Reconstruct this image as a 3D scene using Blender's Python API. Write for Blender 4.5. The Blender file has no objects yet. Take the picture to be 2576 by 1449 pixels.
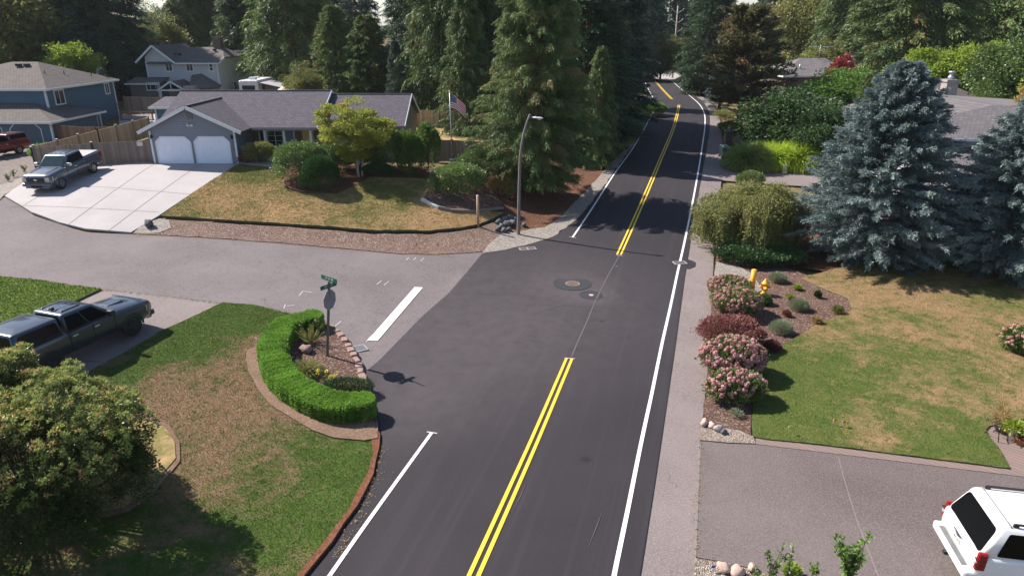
import bpy, bmesh, math, random
import numpy as np
from mathutils import Vector, Matrix
from mathutils.geometry import delaunay_2d_cdt
R = math.radians
rnd = random.Random(7)
SC = bpy.context.scene
COL = SC.collection

# ---------------------------------------------------------------- camera, sky, sun, exposure
CAM_H = 12.5
PITCH = R(21.0)
FPX = 1716.0            # focal length in pixels of a 2576 px wide picture
cam = bpy.data.cameras.new("camera")
cam.sensor_width = 36.0
cam.lens = 36.0 * FPX / 2576.0
cam.clip_start = 0.1
cam.clip_end = 8000.0
camo = bpy.data.objects.new("camera", cam)
COL.objects.link(camo)
camo.location = (0, 0, CAM_H)
camo.rotation_euler = (math.pi / 2 - PITCH, 0, 0)
SC.camera = camo

SUN_EL = R(43.5)
SUN_AZ = R(-63.5)      # measured from +Y towards +X
world = bpy.data.worlds.new("World")
SC.world = world
world.use_nodes = True
wn = world.node_tree
bg = wn.nodes["Background"]
sky = wn.nodes.new("ShaderNodeTexSky")
sky.sky_type = 'NISHITA'
sky.sun_disc = False
sky.sun_elevation = SUN_EL
sky.sun_rotation = SUN_AZ
sky.air_density = 1.0
sky.dust_density = 0.6
sky.ozone_density = 1.2
wn.links.new(sky.outputs[0], bg.inputs[0])
bg.inputs[1].default_value = 0.082
sun = bpy.data.lights.new("sun", 'SUN')
sun.energy = 5.0
sun.angle = R(0.5)
sun.color = (1.0, 0.92, 0.83)
suno = bpy.data.objects.new("sun", sun)
COL.objects.link(suno)
_sd = Vector((math.sin(SUN_AZ) * math.cos(SUN_EL), math.cos(SUN_AZ) * math.cos(SUN_EL), math.sin(SUN_EL)))
suno.rotation_euler = _sd.to_track_quat('Z', 'Y').to_euler()
suno.location = _sd * 60
SC.view_settings.view_transform = 'Standard'
SC.view_settings.look = 'None'
SC.view_settings.exposure = 0.90
SC.view_settings.gamma = 1.0
SC.render.engine = 'CYCLES'

# ---------------------------------------------------------------- terrain
_ky = np.array([-50, 0, 35, 45, 62, 80, 95, 400], float)
_kz = np.array([0, 0, 0.05, 0.28, 1.1, 1.8, 2.2, 2.2], float)
def zroad(y):
    y = np.asarray(y, float)
    return sum(np.interp(y + d, _ky, _kz) for d in (-4, -2, 0, 2, 4)) / 5
def xc(y):
    y = np.asarray(y, float)
    b = np.clip(y - 95, 0, 200)
    return -4.6 + 0.287 * y - 0.0078 * b ** 2 * (b < 60) - (b >= 60) * (0.0078 * 3600 + (b - 60) * .94)
def sstep(a, b, t):
    t = np.clip((t - a) / (b - a), 0, 1)
    return t * t * (3 - 2 * t)
def T(x, y):
    x = np.asarray(x, float); y = np.asarray(y, float)
    xl = xc(np.minimum(y, 95)) - 4.6
    s = np.maximum(xl - x, 0)
    w = 0.066 * (np.sqrt(s * s + 9) - 3)
    w = 1.55 * np.tanh(w / 1.55 * 1.02)
    base = zroad(y) * np.clip(1 - s / 120, 0.6, 1) + w
    tp = np.interp(x, [-47, -40, -35, -28], [1.75, 1.9, 2.35, 2.85])
    far = sstep(66, 88, y)
    tp = tp * (1 - far) + 2.95 * far
    a = sstep(1.2, 9, s)
    ramp = np.clip((y - 38.2) / 12.3, 0, 1)
    z = base + a * (tp - base) * ramp
    return z
def TZ(x, y):
    return float(T(x, y))

_Ds = np.concatenate([np.arange(8, 120, 0.2), np.arange(120, 400, 1.0)])
def ray(px, py):
    dx = (px - 1288.0) / FPX; dy = (724.5 - py) / FPX
    return dx, math.cos(PITCH) + dy * math.sin(PITCH), -math.sin(PITCH) + dy * math.cos(PITCH)
def G(px, py, off=0.0):
    """ground point seen at photo pixel (2576 px wide measure)"""
    a, b, c = ray(px, py)
    zz = CAM_H + c * _Ds - T(a * _Ds, b * _Ds) - off
    k = np.argmax(zz < 0)
    if zz[k] >= 0: k = len(_Ds) - 1
    if k == 0: k = 1
    d0, d1 = _Ds[k - 1], _Ds[k]
    f = zz[k - 1] / (zz[k - 1] - zz[k] + 1e-9)
    d = d0 + (d1 - d0) * f
    return Vector((a * d, b * d, CAM_H + c * d))
def atY(px, py, Y):
    a, b, c = ray(px, py); d = Y / b
    return Vector((a * d, Y, CAM_H + c * d))
def atX(px, py, X):
    a, b, c = ray(px, py); d = X / a
    return Vector((X, b * d, CAM_H + c * d))
def atZ(px, py, Z):
    a, b, c = ray(px, py); d = (Z - CAM_H) / c
    return Vector((a * d, b * d, Z))
def atD(px, py, d):
    a, b, c = ray(px, py)
    return Vector((a * d, b * d, CAM_H + c * d))
def onG(x, y, off=0.0):
    return Vector((x, y, TZ(x, y) + off))

# ---------------------------------------------------------------- tagging and mesh helpers
def tag(o, label=None, cat=None, group=None, kind=None):
    if label: o["label"] = label
    if cat: o["category"] = cat
    if group: o["group"] = group
    if kind: o["kind"] = kind
    return o
def empty(name, loc=(0, 0, 0), rz=0.0, label=None, cat=None, group=None):
    o = bpy.data.objects.new(name, None)
    o.empty_display_size = 0.3
    COL.objects.link(o)
    o.location = loc
    o.rotation_euler = (0, 0, rz)
    return tag(o, label, cat, group)
def copy_tree(o, parent=None):
    c = o.copy(); COL.objects.link(c); c.parent = parent
    for ch in list(o.children):
        copy_tree(ch, c)
    return c

class MB:
    def __init__(s):
        s.v = []; s.f = []; s.m = []; s.sm = []
    def add(s, vs, fs, mi=0, smooth=False):
        n = len(s.v)
        s.v.extend([tuple(v) for v in vs])
        for f in fs:
            s.f.append(tuple(i + n for i in f)); s.m.append(mi); s.sm.append(smooth)
        return s
    def box(s, x0, x1, y0, y1, z0, z1, mi=0):
        vs = [(x0, y0, z0), (x1, y0, z0), (x1, y1, z0), (x0, y1, z0), (x0, y0, z1), (x1, y0, z1), (x1, y1, z1), (x0, y1, z1)]
        return s.add(vs, [(0, 3, 2, 1), (4, 5, 6, 7), (0, 1, 5, 4), (1, 2, 6, 5), (2, 3, 7, 6), (3, 0, 4, 7)], mi)
    def hexa(s, b, t, mi=0):
        """4 bottom points, 4 top points, counter clockwise from above"""
        return s.add(list(b) + list(t), [(0, 3, 2, 1), (4, 5, 6, 7), (0, 1, 5, 4), (1, 2, 6, 5), (2, 3, 7, 6), (3, 0, 4, 7)], mi)
    def poly(s, pts, mi=0):
        return s.add(pts, [tuple(range(len(pts)))], mi)
    def prism(s, pts, d, mi=0):
        """pts planar loop, extruded by vector d"""
        n = len(pts); d = Vector(d)
        a = [Vector(p) for p in pts]; b = [p + d for p in a]
        fs = [tuple(range(n))[::-1], tuple(range(n, 2 * n))]
        for i in range(n):
            j = (i + 1) % n
            fs.append((i, j, n + j, n + i))
        return s.add(a + b, fs, mi)
    def slab(s, pts, th, mi=0):
        return s.prism(pts, (0, 0, -th), mi)
    def beam(s, p, q, w, h=None, mi=0, up=(0, 0, 1)):
        p = Vector(p); q = Vector(q); h = h or w
        d = (q - p).normalized(); up = Vector(up)
        r = d.cross(up)
        if r.length < 1e-3: r = d.cross(Vector((0, 1, 0)))
        r.normalize(); u = r.cross(d).normalized()
        a = [p + r * (i * w / 2) + u * (j * h / 2) for i, j in ((-1, -1), (1, -1), (1, 1), (-1, 1))]
        b = [v + (q - p) for v in a]
        return s.add(a + b, [(0, 1, 2, 3), (7, 6, 5, 4), (0, 4, 5, 1), (1, 5, 6, 2), (2, 6, 7, 3), (3, 7, 4, 0)], mi)
    def tube(s, pts, rs, n=8, mi=0, cap=True, smooth=True):
        pts = [Vector(p) for p in pts]
        if not hasattr(rs, '__len__'): rs = [rs] * len(pts)
        base = len(s.v); prev = None; vs = []
        for i, p in enumerate(pts):
            d = (pts[min(i + 1, len(pts) - 1)] - pts[max(i - 1, 0)]).normalized()
            if prev is None:
                r = d.cross(Vector((0.13, 0.97, 0.2)))
                if r.length < .1: r = d.cross(Vector((1, 0, 0)))
            else:
                r = prev - d * prev.dot(d)
            r.normalize(); prev = r; u = d.cross(r)
            for k in range(n):
                a = 2 * math.pi * k / n
                vs.append(p + (r * math.cos(a) + u * math.sin(a)) * rs[i])
        fs = []
        for i in range(len(pts) - 1):
            for k in range(n):
                k2 = (k + 1) % n
                fs.append((i * n + k, i * n + k2, (i + 1) * n + k2, (i + 1) * n + k))
        s.add(vs, fs, mi, smooth)
        if cap:
            m = len(vs)
            s.f.append(tuple(base + k for k in range(n))[::-1]); s.m.append(mi); s.sm.append(False)
            s.f.append(tuple(base + m - n + k for k in range(n))); s.m.append(mi); s.sm.append(False)
        return s
    def lathe(s, prof, n=16, c=(0, 0, 0), mi=0, smooth=True, axis='z'):
        vs = []; fs = []; c = Vector(c)
        for (r, z) in prof:
            for k in range(n):
                a = 2 * math.pi * k / n
                if axis == 'z': vs.append(c + Vector((r * math.cos(a), r * math.sin(a), z)))
                elif axis == 'y': vs.append(c + Vector((r * math.cos(a), z, -r * math.sin(a))))
                else: vs.append(c + Vector((z, r * math.cos(a), r * math.sin(a))))
        m = len(prof)
        for i in range(m - 1):
            for k in range(n):
                k2 = (k + 1) % n
                fs.append((i * n + k, i * n + k2, (i + 1) * n + k2, (i + 1) * n + k))
        s.add(vs, fs, mi, smooth)
        b = len(s.v) - len(vs)
        if prof[0][0] > 1e-4: s.f.append(tuple(b + k for k in range(n))[::-1]); s.m.append(mi); s.sm.append(False)
        if prof[-1][0] > 1e-4: s.f.append(tuple(b + (m - 1) * n + k for k in range(n))); s.m.append(mi); s.sm.append(False)
        return s
    def build(s, name, mats, parent=None, bevel=0.0, **kw):
        me = bpy.data.meshes.new(name)
        me.from_pydata([tuple(v) for v in s.v], [], s.f)
        if not isinstance(mats, (list, tuple)): mats = [mats]
        for m in mats: me.materials.append(m)
        me.polygons.foreach_set("material_index", s.m)
        me.polygons.foreach_set("use_smooth", s.sm)
        me.update()
        o = bpy.data.objects.new(name, me)
        COL.objects.link(o)
        if parent: o.parent = parent
        if bevel:
            b = o.modifiers.new("bevel", 'BEVEL'); b.width = bevel; b.segments = 2; b.limit_method = 'ANGLE'; b.angle_limit = R(35)
        tag(o, **kw)
        return o

def clusters(mb, tol=.06):
    """split a builder into groups of pieces that touch"""
    n = len(mb.v); par = list(range(n))
    def fd(a):
        while par[a] != a: par[a] = par[par[a]]; a = par[a]
        return a
    for f in mb.f:
        for q in f[1:]: par[fd(q)] = fd(f[0])
    g_ = {}
    for i in range(n): g_.setdefault(fd(i), []).append(i)
    V = np.array([tuple(v) for v in mb.v]); bb = [(k, V[ix].min(0) - tol, V[ix].max(0) + tol) for k, ix in g_.items()]
    up = {k: k for k, _, _ in bb}
    def f2(a):
        while up[a] != a: a = up[a]
        return a
    for i in range(len(bb)):
        for j in range(i):
            if np.all(bb[i][1] <= bb[j][2]) and np.all(bb[j][1] <= bb[i][2]): up[f2(bb[i][0])] = f2(bb[j][0])
    out = {}
    for f, m, s_ in zip(mb.f, mb.m, mb.sm):
        r_ = f2(fd(f[0])); c = out.get(r_)
        if c is None: c = out[r_] = (MB(), {})
        idx = []
        for q in f:
            if q not in c[1]: c[1][q] = len(c[0].v); c[0].v.append(mb.v[q])
            idx.append(c[1][q])
        c[0].f.append(tuple(idx)); c[0].m.append(m); c[0].sm.append(s_)
    return [c for c, _ in out.values()]

# ---------------------------------------------------------------- materials
class NT:
    def __init__(s, name):
        s.m = bpy.data.materials.new(name); s.m.use_nodes = True
        s.t = s.m.node_tree; s.b = s.t.nodes["Principled BSDF"]; s.n = s.t.nodes
        s.out = s.n["Material Output"]
        s._tc = None
    def L(s, a, b): s.t.links.new(a, b)
    def val(s, inp, v):
        if v is None: return
        if isinstance(v, bpy.types.NodeSocket): s.L(v, inp)
        elif hasattr(v, '__len__') and len(v) == 3 and inp.type == 'RGBA': inp.default_value = (*v, 1)
        else: inp.default_value = v
    def pos(s):
        if s._tc is None: s._tc = s.n.new("ShaderNodeTexCoord")
        return s._tc.outputs["Object"]
    def noise(s, scale, detail=3, rough=.55, vec=None, dist=0.0):
        k = s.n.new("ShaderNodeTexNoise")
        k.inputs["Scale"].default_value = scale; k.inputs["Detail"].default_value = detail
        k.inputs["Roughness"].default_value = rough; k.inputs["Distortion"].default_value = dist
        s.L(vec or s.pos(), k.inputs["Vector"]); return k.outputs[0]
    def vor(s, scale, feature='F1', out="Distance", vec=None, rand=1.0):
        k = s.n.new("ShaderNodeTexVoronoi"); k.feature = feature
        k.inputs["Scale"].default_value = scale; k.inputs["Randomness"].default_value = rand
        s.L(vec or s.pos(), k.inputs["Vector"]); return k.outputs[out]
    def ramp(s, fac, stops, interp='LINEAR'):
        k = s.n.new("ShaderNodeValToRGB"); k.color_ramp.interpolation = interp
        e = k.color_ramp.elements
        while len(e) < len(stops): e.new(0.5)
        for i, (p, c) in enumerate(stops):
            e[i].position = p
            e[i].color = (*c, 1) if hasattr(c, '__len__') else (c, c, c, 1)
        s.L(fac, k.inputs[0]); return k.outputs[0]
    def mix(s, fac, a, b, mode='MIX'):
        k = s.n.new("ShaderNodeMix"); k.data_type = 'RGBA'; k.blend_type = mode
        s.val(k.inputs[0], fac); s.val(k.inputs[6], a); s.val(k.inputs[7], b)
        return k.outputs[2]
    def math(s, op, a, b=None, c=None):
        k = s.n.new("ShaderNodeMath"); k.operation = op
        s.val(k.inputs[0], a)
        if b is not None: s.val(k.inputs[1], b)
        if c is not None: s.val(k.inputs[2], c)
        return k.outputs[0]
    def sep(s, v=None):
        k = s.n.new("ShaderNodeSeparateXYZ"); s.L(v or s.pos(), k.inputs[0]); return k.outputs
    def comb(s, x=0, y=0, z=0):
        k = s.n.new("ShaderNodeCombineXYZ")
        s.val(k.inputs[0], x); s.val(k.inputs[1], y); s.val(k.inputs[2], z); return k.outputs[0]
    def rotscale(s, rz, sx, sy):
        k = s.n.new("ShaderNodeVectorRotate"); k.rotation_type = 'Z_AXIS'; k.inputs["Angle"].default_value = -rz; s.L(s.pos(), k.inputs[0])
        m = s.n.new("ShaderNodeMapping"); m.inputs["Scale"].default_value = (sx, sy, 1); s.L(k.outputs[0], m.inputs[0]); return m.outputs[0]
    def vscale(s, sx, sy, sz):
        k = s.n.new("ShaderNodeMapping"); k.inputs["Scale"].default_value = (sx, sy, sz)
        s.L(s.pos(), k.inputs[0]); return k.outputs[0]
    def bump(s, h, strength=.3, dist=.02):
        k = s.n.new("ShaderNodeBump"); k.inputs["Strength"].default_value = strength; k.inputs["Distance"].default_value = dist
        s.L(h, k.inputs["Height"]); s.L(k.outputs[0], s.b.inputs["Normal"]); return k
    def fin(s, color, rough=.8, metal=0.0, spec=.4):
        s.val(s.b.inputs["Base Color"], color); s.val(s.b.inputs["Roughness"], rough)
        s.val(s.b.inputs["Metallic"], metal); s.b.inputs["Specular IOR Level"].default_value = spec
        return s.m

def plain(name, c, rough=.6, metal=0.0, spec=.5, var=.12, scale=3.0, coat=0.0):
    n = NT(name)
    col = n.mix(n.ramp(n.noise(scale, 4), [(.3, 0.0), (.7, 1.0)]), tuple(x * (1 - var) for x in c), tuple(min(1, x * (1 + var)) for x in c))
    n.fin(col, rough, metal, spec)
    if coat:
        n.b.inputs["Coat Weight"].default_value = coat; n.b.inputs["Coat Roughness"].default_value = .04
    return n.m
def glass_dark(name, c=(.015, .018, .02), rough=.06):
    n = NT(name); n.fin(c, rough, 0, .9); return n.m

M = {}
def build_mats():
    # fresh asphalt overlay
    for key, ca, cb, cc_ in (('asphalt', (.0160, .0135, .0175), (.0245, .0208, .0260), (.045, .039, .0455)),):
        n = NT(key)
        big = n.ramp(n.noise(.16, 4, .6, dist=.6), [(.35, 0.0), (.7, 1.0)])
        lane = n.ramp(n.noise(1.0, 3, .55, n.vscale(.9, .12, 1)), [(.42, 0.0), (.62, 1.0)])
        fine = n.noise(34, 3, .7)
        c = n.mix(big, ca, cb)
        c = n.mix(n.math('MULTIPLY', lane, .4), c, cb)
        st = n.ramp(n.noise(1.0, 4, .6, n.rotscale(R(-16), 2.6, .05), .3), [(.52, 0.0), (.72, .5)])
        c = n.mix(st, c, cc_)
        c = n.mix(n.ramp(fine, [(.38, 0.0), (.75, .5)]), c, cc_)
        c = n.mix(n.ramp(n.noise(70, 2, .8), [(.62, 0.0), (.75, .5)]), c, tuple(v * 1.9 for v in cc_))
        for x_, y_, r_, am in [(G(a, b_)[0], G(a, b_)[1], r_, m) for a, b_, r_, m in ((1250, 760, 8.5, .55), (1130, 900, 5, .35), (1440, 720, 1.9, .6), (1487, 748, 1.3, .6), (1020, 1050, 2.2, .35), (1050, 965, 2, .3))]:
            dn = n.n.new("ShaderNodeVectorMath"); dn.operation = 'DISTANCE'; n.L(n.pos(), dn.inputs[0]); dn.inputs[1].default_value = (x_, y_, TZ(x_, y_))
            f_ = n.ramp(n.math('DIVIDE', dn.outputs["Value"], r_ * 1.5), [(0.15, 1.0), (1.0, 0.0)], 'EASE')
            f_ = n.math('MULTIPLY', n.math('MULTIPLY', f_, am), n.ramp(n.noise(1.6, 5, .7), [(.25, .35), (.7, 1.0)]))
            c = n.mix(f_, c, (.082, .069, .076))
        sp = n.ramp(n.vor(.33, 'F1'), [(.035, .6), (.075, 0.0)])
        c = n.mix(sp, c, tuple(v * .45 for v in ca))
        n.bump(n.noise(60, 2, .7), .35, .012)
        M[key] = n.fin(c, .82, 0, .35)
    # old cracked asphalt
    def old(name, c1, c2, crack=.0):
        n = NT(name)
        big = n.ramp(n.noise(.22, 5, .62, dist=.4), [(.3, 0.0), (.7, 1.0)])
        c = n.mix(big, c1, c2)
        fine = n.noise(22, 4, .8)
        c = n.mix(n.ramp(fine, [(.45, 0.0), (.66, .75)]), c, tuple(min(1, v * 1.6) for v in c2))
        c = n.mix(n.ramp(n.noise(14, 3, .8), [(.55, 0.0), (.75, .45)]), c, tuple(v * .5 for v in c1))
        d1 = n.noise(1.7, 4, .6)
        vv = n.n.new("ShaderNodeVectorMath"); vv.operation = 'MULTIPLY_ADD'
        k = n.n.new("ShaderNodeTexNoise"); k.inputs["Scale"].default_value = 2.2; k.inputs["Detail"].default_value = 4
        n.L(n.pos(), k.inputs["Vector"]); n.L(k.outputs[1], vv.inputs[0]); vv.inputs[1].default_value = (.75, .75, .0); n.L(n.pos(), vv.inputs[2])
        e1 = n.vor(2.6, 'DISTANCE_TO_EDGE', "Distance", vv.outputs[0])
        e2 = n.vor(.8, 'DISTANCE_TO_EDGE', "Distance", vv.outputs[0])
        m1 = n.math('MULTIPLY', n.ramp(e1, [(.0, .75), (.022, 0.0)]), n.ramp(n.noise(.35, 3), [(.46, 0.0), (.56, .8)]))
        m2 = n.math('MULTIPLY', n.ramp(e2, [(.0, .8), (.009, 0.0)]), n.ramp(n.noise(.2, 2), [(.42, 0.0), (.5, .9)]))
        c = n.mix(n.math('MULTIPLY', n.math('MAXIMUM', m1, m2), crack), c, tuple(v * .45 for v in c1))
        n.bump(n.noise(45, 3, .8), .4, .012)
        return n.fin(c, .9, 0, .25)
    M['street'] = old("asphalt_old", (.102, .087, .091), (.162, .140, .144), .8)
    M['path'] = old("asphalt_path", (.145, .120, .118), (.205, .173, .169), .7)
    M['aggregate'] = old("exposed_aggregate", (.088, .071, .069), (.142, .119, .116), .10)
    # concrete
    n = NT("concrete")
    c = n.mix(n.ramp(n.noise(.5, 5, .6), [(.3, 0.0), (.7, 1.0)]), (.34, .318, .325), (.405, .378, .385))
    c = n.mix(n.ramp(n.noise(9, 5, .7), [(.4, 0.0), (.8, .5)]), c, (.30, .26, .25))
    n.bump(n.noise(40, 3, .6), .15, .01)
    M['concrete'] = n.fin(c, .85, 0, .3)
    M['edge_soil'] = plain('edge_soil', (.085, .085, .042), .95, scale=6, var=.4)
    M['joint'] = plain("joint_dark", (.20, .17, .16), .9)
    M['seam'] = plain("seam", (.11, .096, .10), .9, scale=6)
    M['tar'] = plain("tar", (.02, .02, .022), .7)
    # markings
    for nm, c in (('white_paint', (.78, .77, .78)), ('yellow_paint', (.78, .53, .045))):
        n = NT(nm)
        w = n.ramp(n.noise(26, 5, .85), [(.56, 0.0), (.70, .6)])
        cc = n.mix(w, c, tuple(v * .35 for v in c)); cc = n.mix(n.ramp(n.noise(1.1, 4), [(.4, 0.0), (.7, .22)]), cc, tuple(v * .6 for v in c))
        n.bump(n.noise(60, 2, .7), .3, .008)
        M[nm] = n.fin(cc, .65, 0, .4)
    M['faint_paint'] = plain("faint_paint", (.5, .46, .47), .8, var=.3, scale=20)
    M['red_mark'] = plain("red_mark", (.45, .18, .15), .8)
    # gravel
    def gravel(name, cs, scale, dark=.35):
        n = NT(name)
        col = n.vor(scale, 'F1', "Color")
        k = n.sep(col)
        c = n.ramp(k[0], [(0, cs[0]), (.35, cs[1]), (.7, cs[2]), (1, cs[3])])
        d = n.vor(scale, 'DISTANCE_TO_EDGE', "Distance")
        c = n.mix(n.ramp(d, [(.0, 1.0), (.09, 0.0)]), c, tuple(v * dark for v in cs[0]))
        c = n.mix(n.ramp(n.noise(.9, 4), [(.35, 0.0), (.7, .35)]), c, cs[0])
        n.bump(n.ramp(d, [(0, 0.0), (.3, 1.0)]), .9, .03)
        return n.fin(c, .85, 0, .35)
    M['gravel'] = gravel("gravel_white", [(.22, .19, .17), (.42, .38, .34), (.55, .51, .46), (.33, .26, .21)], 15)
    M['pebbles'] = gravel("gravel_pebbles", [(.24, .17, .13), (.40, .31, .25), (.55, .49, .42), (.30, .27, .25)], 19)
    M['gravel_lot'] = gravel("gravel_lot", [(.17, .13, .12), (.22, .18, .16), (.30, .25, .23), (.15, .12, .11)], 12)
    # mulch and soil
    def mulch(name, c1, c2, chip, amt=.5):
        n = NT(name)
        c = n.mix(n.ramp(n.noise(1.1, 5, .65), [(.3, 0.0), (.72, 1.0)]), c1, c2)
        c = n.mix(n.ramp(n.noise(26, 4, .8), [(.40, 0.0), (.62, .85)]), c, tuple(v * .38 for v in c1))
        ch = n.vor(21, 'F1', "Color"); k = n.sep(ch)
        c = n.mix(n.math('MULTIPLY', n.ramp(k[1], [(.80, 0.0), (.84, 1.0)]), amt), c, chip)
        n.bump(n.noise(24, 4, .85), .9, .05)
        return n.fin(c, .95, 0, .15)
    M['mulch'] = mulch("mulch_brown", (.125, .068, .052), (.19, .115, .092), (.42, .34, .29))
    M['mulch_red'] = mulch("mulch_red", (.13, .058, .036), (.20, .10, .062), (.34, .22, .16), .35)
    M['bank'] = mulch("bank_mulch", (.165, .100, .078), (.25, .170, .138), (.46, .39, .35), .55)
    M['soil'] = mulch("bare_soil", (.24, .15, .105), (.34, .23, .17), (.40, .30, .23), .3)
    M['redsoil'] = mulch("red_bark_verge", (.22, .085, .045), (.30, .13, .075), (.34, .2, .14), .3)
    # lawns
    def SP(*q): return [(G(a, b)[0], G(a, b)[1], r_, m) for a, b, r_, m in q]
    def lawn(name, green, green2, dry, lo, hi, sc=.38, seed=0.0, br=1.5, spots=()):
        n = NT(name); green, green2, dry = (tuple(v * br for v in q) for q in (green, green2, dry))
        mp = n.n.new("ShaderNodeMapping"); mp.inputs["Location"].default_value = (seed, seed * 1.7, 0); n.L(n.pos(), mp.inputs[0])
        v = mp.outputs[0]
        a = n.noise(sc, 6, .66, v, .5)
        b = n.noise(sc * 5.5, 6, .78, v, .3)
        f = n.math('ADD', n.math('MULTIPLY', a, .55), n.math('MULTIPLY', b, .45))
        for x_, y_, r_, am in spots:
            dn = n.n.new("ShaderNodeVectorMath"); dn.operation = 'DISTANCE'; n.L(n.pos(), dn.inputs[0]); dn.inputs[1].default_value = (x_, y_, TZ(x_, y_))
            f = n.math('ADD', f, n.math('MULTIPLY', n.ramp(n.math('DIVIDE', dn.outputs["Value"], r_ * 1.6), [(0.0, 1.0), (1.0, 0.0)], 'EASE'), am))
        f = n.ramp(f, [(lo, 0.0), (hi, 1.0)])
        g = n.mix(n.ramp(n.noise(1.3, 5, .7, v), [(.35, 0.0), (.65, 1.0)]), green, green2)
        c = n.mix(f, g, dry)
        tuft = n.ramp(n.noise(2.6, 8, .82, v, .4), [(.53, 0.0), (.60, .75)])
        c = n.mix(tuft, c, tuple(q * .8 for q in green))
        thin = n.ramp(n.noise(1.9, 8, .85, n.vscale(1, 1.6, 1), .6), [(.56, 0.0), (.63, .6)])
        c = n.mix(thin, c, tuple(q * .95 for q in dry))
        c = n.mix(n.ramp(n.noise(40, 4, .8, v), [(.42, 0.0), (.66, .55)]), c, tuple(q * .35 for q in green))
        c = n.mix(n.ramp(n.noise(17, 3, .8, v), [(.52, 0.0), (.72, .22)]), c, tuple(min(1, q * 1.25) for q in dry))
        n.bump(n.noise(30, 4, .8, v), .8, .04)
        return n.fin(c, .95, 0, .1)
    G1 = (.060, .105, .020); G2 = (.105, .145, .032); DRY = (.31, .215, .125)
    M['lawn_nw'] = lawn("lawn_dry", (.085, .105, .028), (.15, .145, .045), (.35, .235, .125), .40, .56, .30, spots=SP((650, 440, 4, -.12), (900, 500, 4, -.07), (1150, 560, 5, .08), (700, 500, 4, .06), (450, 530, 3, -.04), (1030, 500, 3, -.08)))
    M['lawn_corner'] = lawn("lawn_mixed", G1, (.085, .145, .030), (.27, .175, .11), .44, .59, .45, 3.1, br=1.17, spots=SP((450, 1000, 5, .06), (600, 1090, 4, .035), (560, 1200, 5, .02), (880, 1180, 2.5, -.13), (620, 790, 3.2, -.13), (640, 1400, 5, -.03), (385, 900, 2.4, -.10), (800, 1330, 2.5, -.05), (830, 870, 2, -.1)))
    M['lawn_green'] = lawn("lawn_green", (.07, .125, .018), (.11, .16, .03), DRY, .56, .75, .4, 9.0)
    M['lawn_e'] = lawn("lawn_east", (.065, .105, .022), (.11, .135, .035), (.30, .195, .108), .44, .58, .30, 6.3, br=1.25, spots=SP((2250, 790, 6, .06), (2150, 1100, 2.5, .09), (1960, 960, 3, -.14), (2220, 950, 4, -.06), (2020, 1120, 1.6, -.15), (2300, 1155, 1.6, -.12), (2480, 1160, 1.6, -.14), (2500, 1000, 3, .0), (1930, 1060, 2, -.14)))
    M['scrub'] = lawn("scrub_ground", (.05, .06, .022), (.09, .08, .035), (.20, .14, .08), .42, .62, .15, 1.0)
    # buildings
    def siding(name, c, pitch=.18):
        n = NT(name)
        z = n.sep()[2]
        f = n.math('FRACT', n.math('MULTIPLY', z, 1 / pitch))
        cc = n.mix(n.ramp(f, [(0.0, .75), (.07, .55), (.13, 0.0)]), c, tuple(v * .55 for v in c))
        cc = n.mix(n.ramp(n.noise(1.2, 4), [(.3, 0.0), (.7, .35)]), cc, tuple(v * .85 for v in c))
        n.bump(f, .5, .03)
        return n.fin(cc, .6, 0, .35)
    M['sid_house'] = siding("siding_grey", (.21, .235, .31))
    M['sid_blue'] = siding("siding_blue", (.075, .15, .23))
    M['sid_lgrey'] = siding("siding_light_grey", (.52, .53, .56))
    M['sid_taupe'] = siding("siding_taupe", (.165, .155, .145))
    M['sid_white'] = siding("siding_white", (.62, .62, .66))
    def shingle(name, c, k=1.0):
        n = NT(name)
        p = n.sep(); u = n.math('ADD', p[0], n.math('MULTIPLY', p[1], .02)); 
        geo = n.n.new("ShaderNodeNewGeometry"); nn = n.sep(geo.outputs["Normal"])
        ex = n.math('GREATER_THAN', n.math('ABSOLUTE', nn[0]), n.math('ABSOLUTE', nn[1]))
        u = n.math('ADD', n.math('MULTIPLY', p[1], ex), n.math('MULTIPLY', p[0], n.math('SUBTRACT', 1.0, ex)))
        v = n.comb(u, n.math('MULTIPLY', p[2], 2.55), 0)
        b = n.n.new("ShaderNodeTexBrick"); n.L(v, b.inputs["Vector"])
        b.inputs["Scale"].default_value = 1.0; b.inputs["Brick Width"].default_value = .32; b.inputs["Row Height"].default_value = .24
        b.inputs["Mortar Size"].default_value = .022; b.offset = .5
        b.inputs["Color1"].default_value = (*[x * 1.22 for x in c], 1); b.inputs["Color2"].default_value = (*[x * .78 for x in c], 1)
        b.inputs["Mortar"].default_value = (*[x * .45 for x in c], 1)
        cc = n.mix(n.ramp(n.noise(.7, 4), [(.3, 0.0), (.7, .4)]), b.outputs[0], tuple(x * .8 for x in c))
        cc = n.mix(n.ramp(n.noise(25, 3, .8), [(.4, 0.0), (.7, .35)]), cc, tuple(x * 1.4 for x in c))
        n.bump(n.noise(30, 3, .8), .4, .02)
        return n.fin(cc, .92, 0, .2)
    M['roof_house'] = shingle("shingles_grey_violet", (.098, .090, .110))
    M['roof_brown'] = shingle("shingles_brown_grey", (.135, .120, .112))
    M['roof_mid'] = shingle("shingles_taupe", (.140, .125, .118))
    M['roof_right'] = shingle("shingles_right", (.165, .152, .158))
    M['roof_tan'] = shingle("shingles_tan", (.24, .195, .165))
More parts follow.
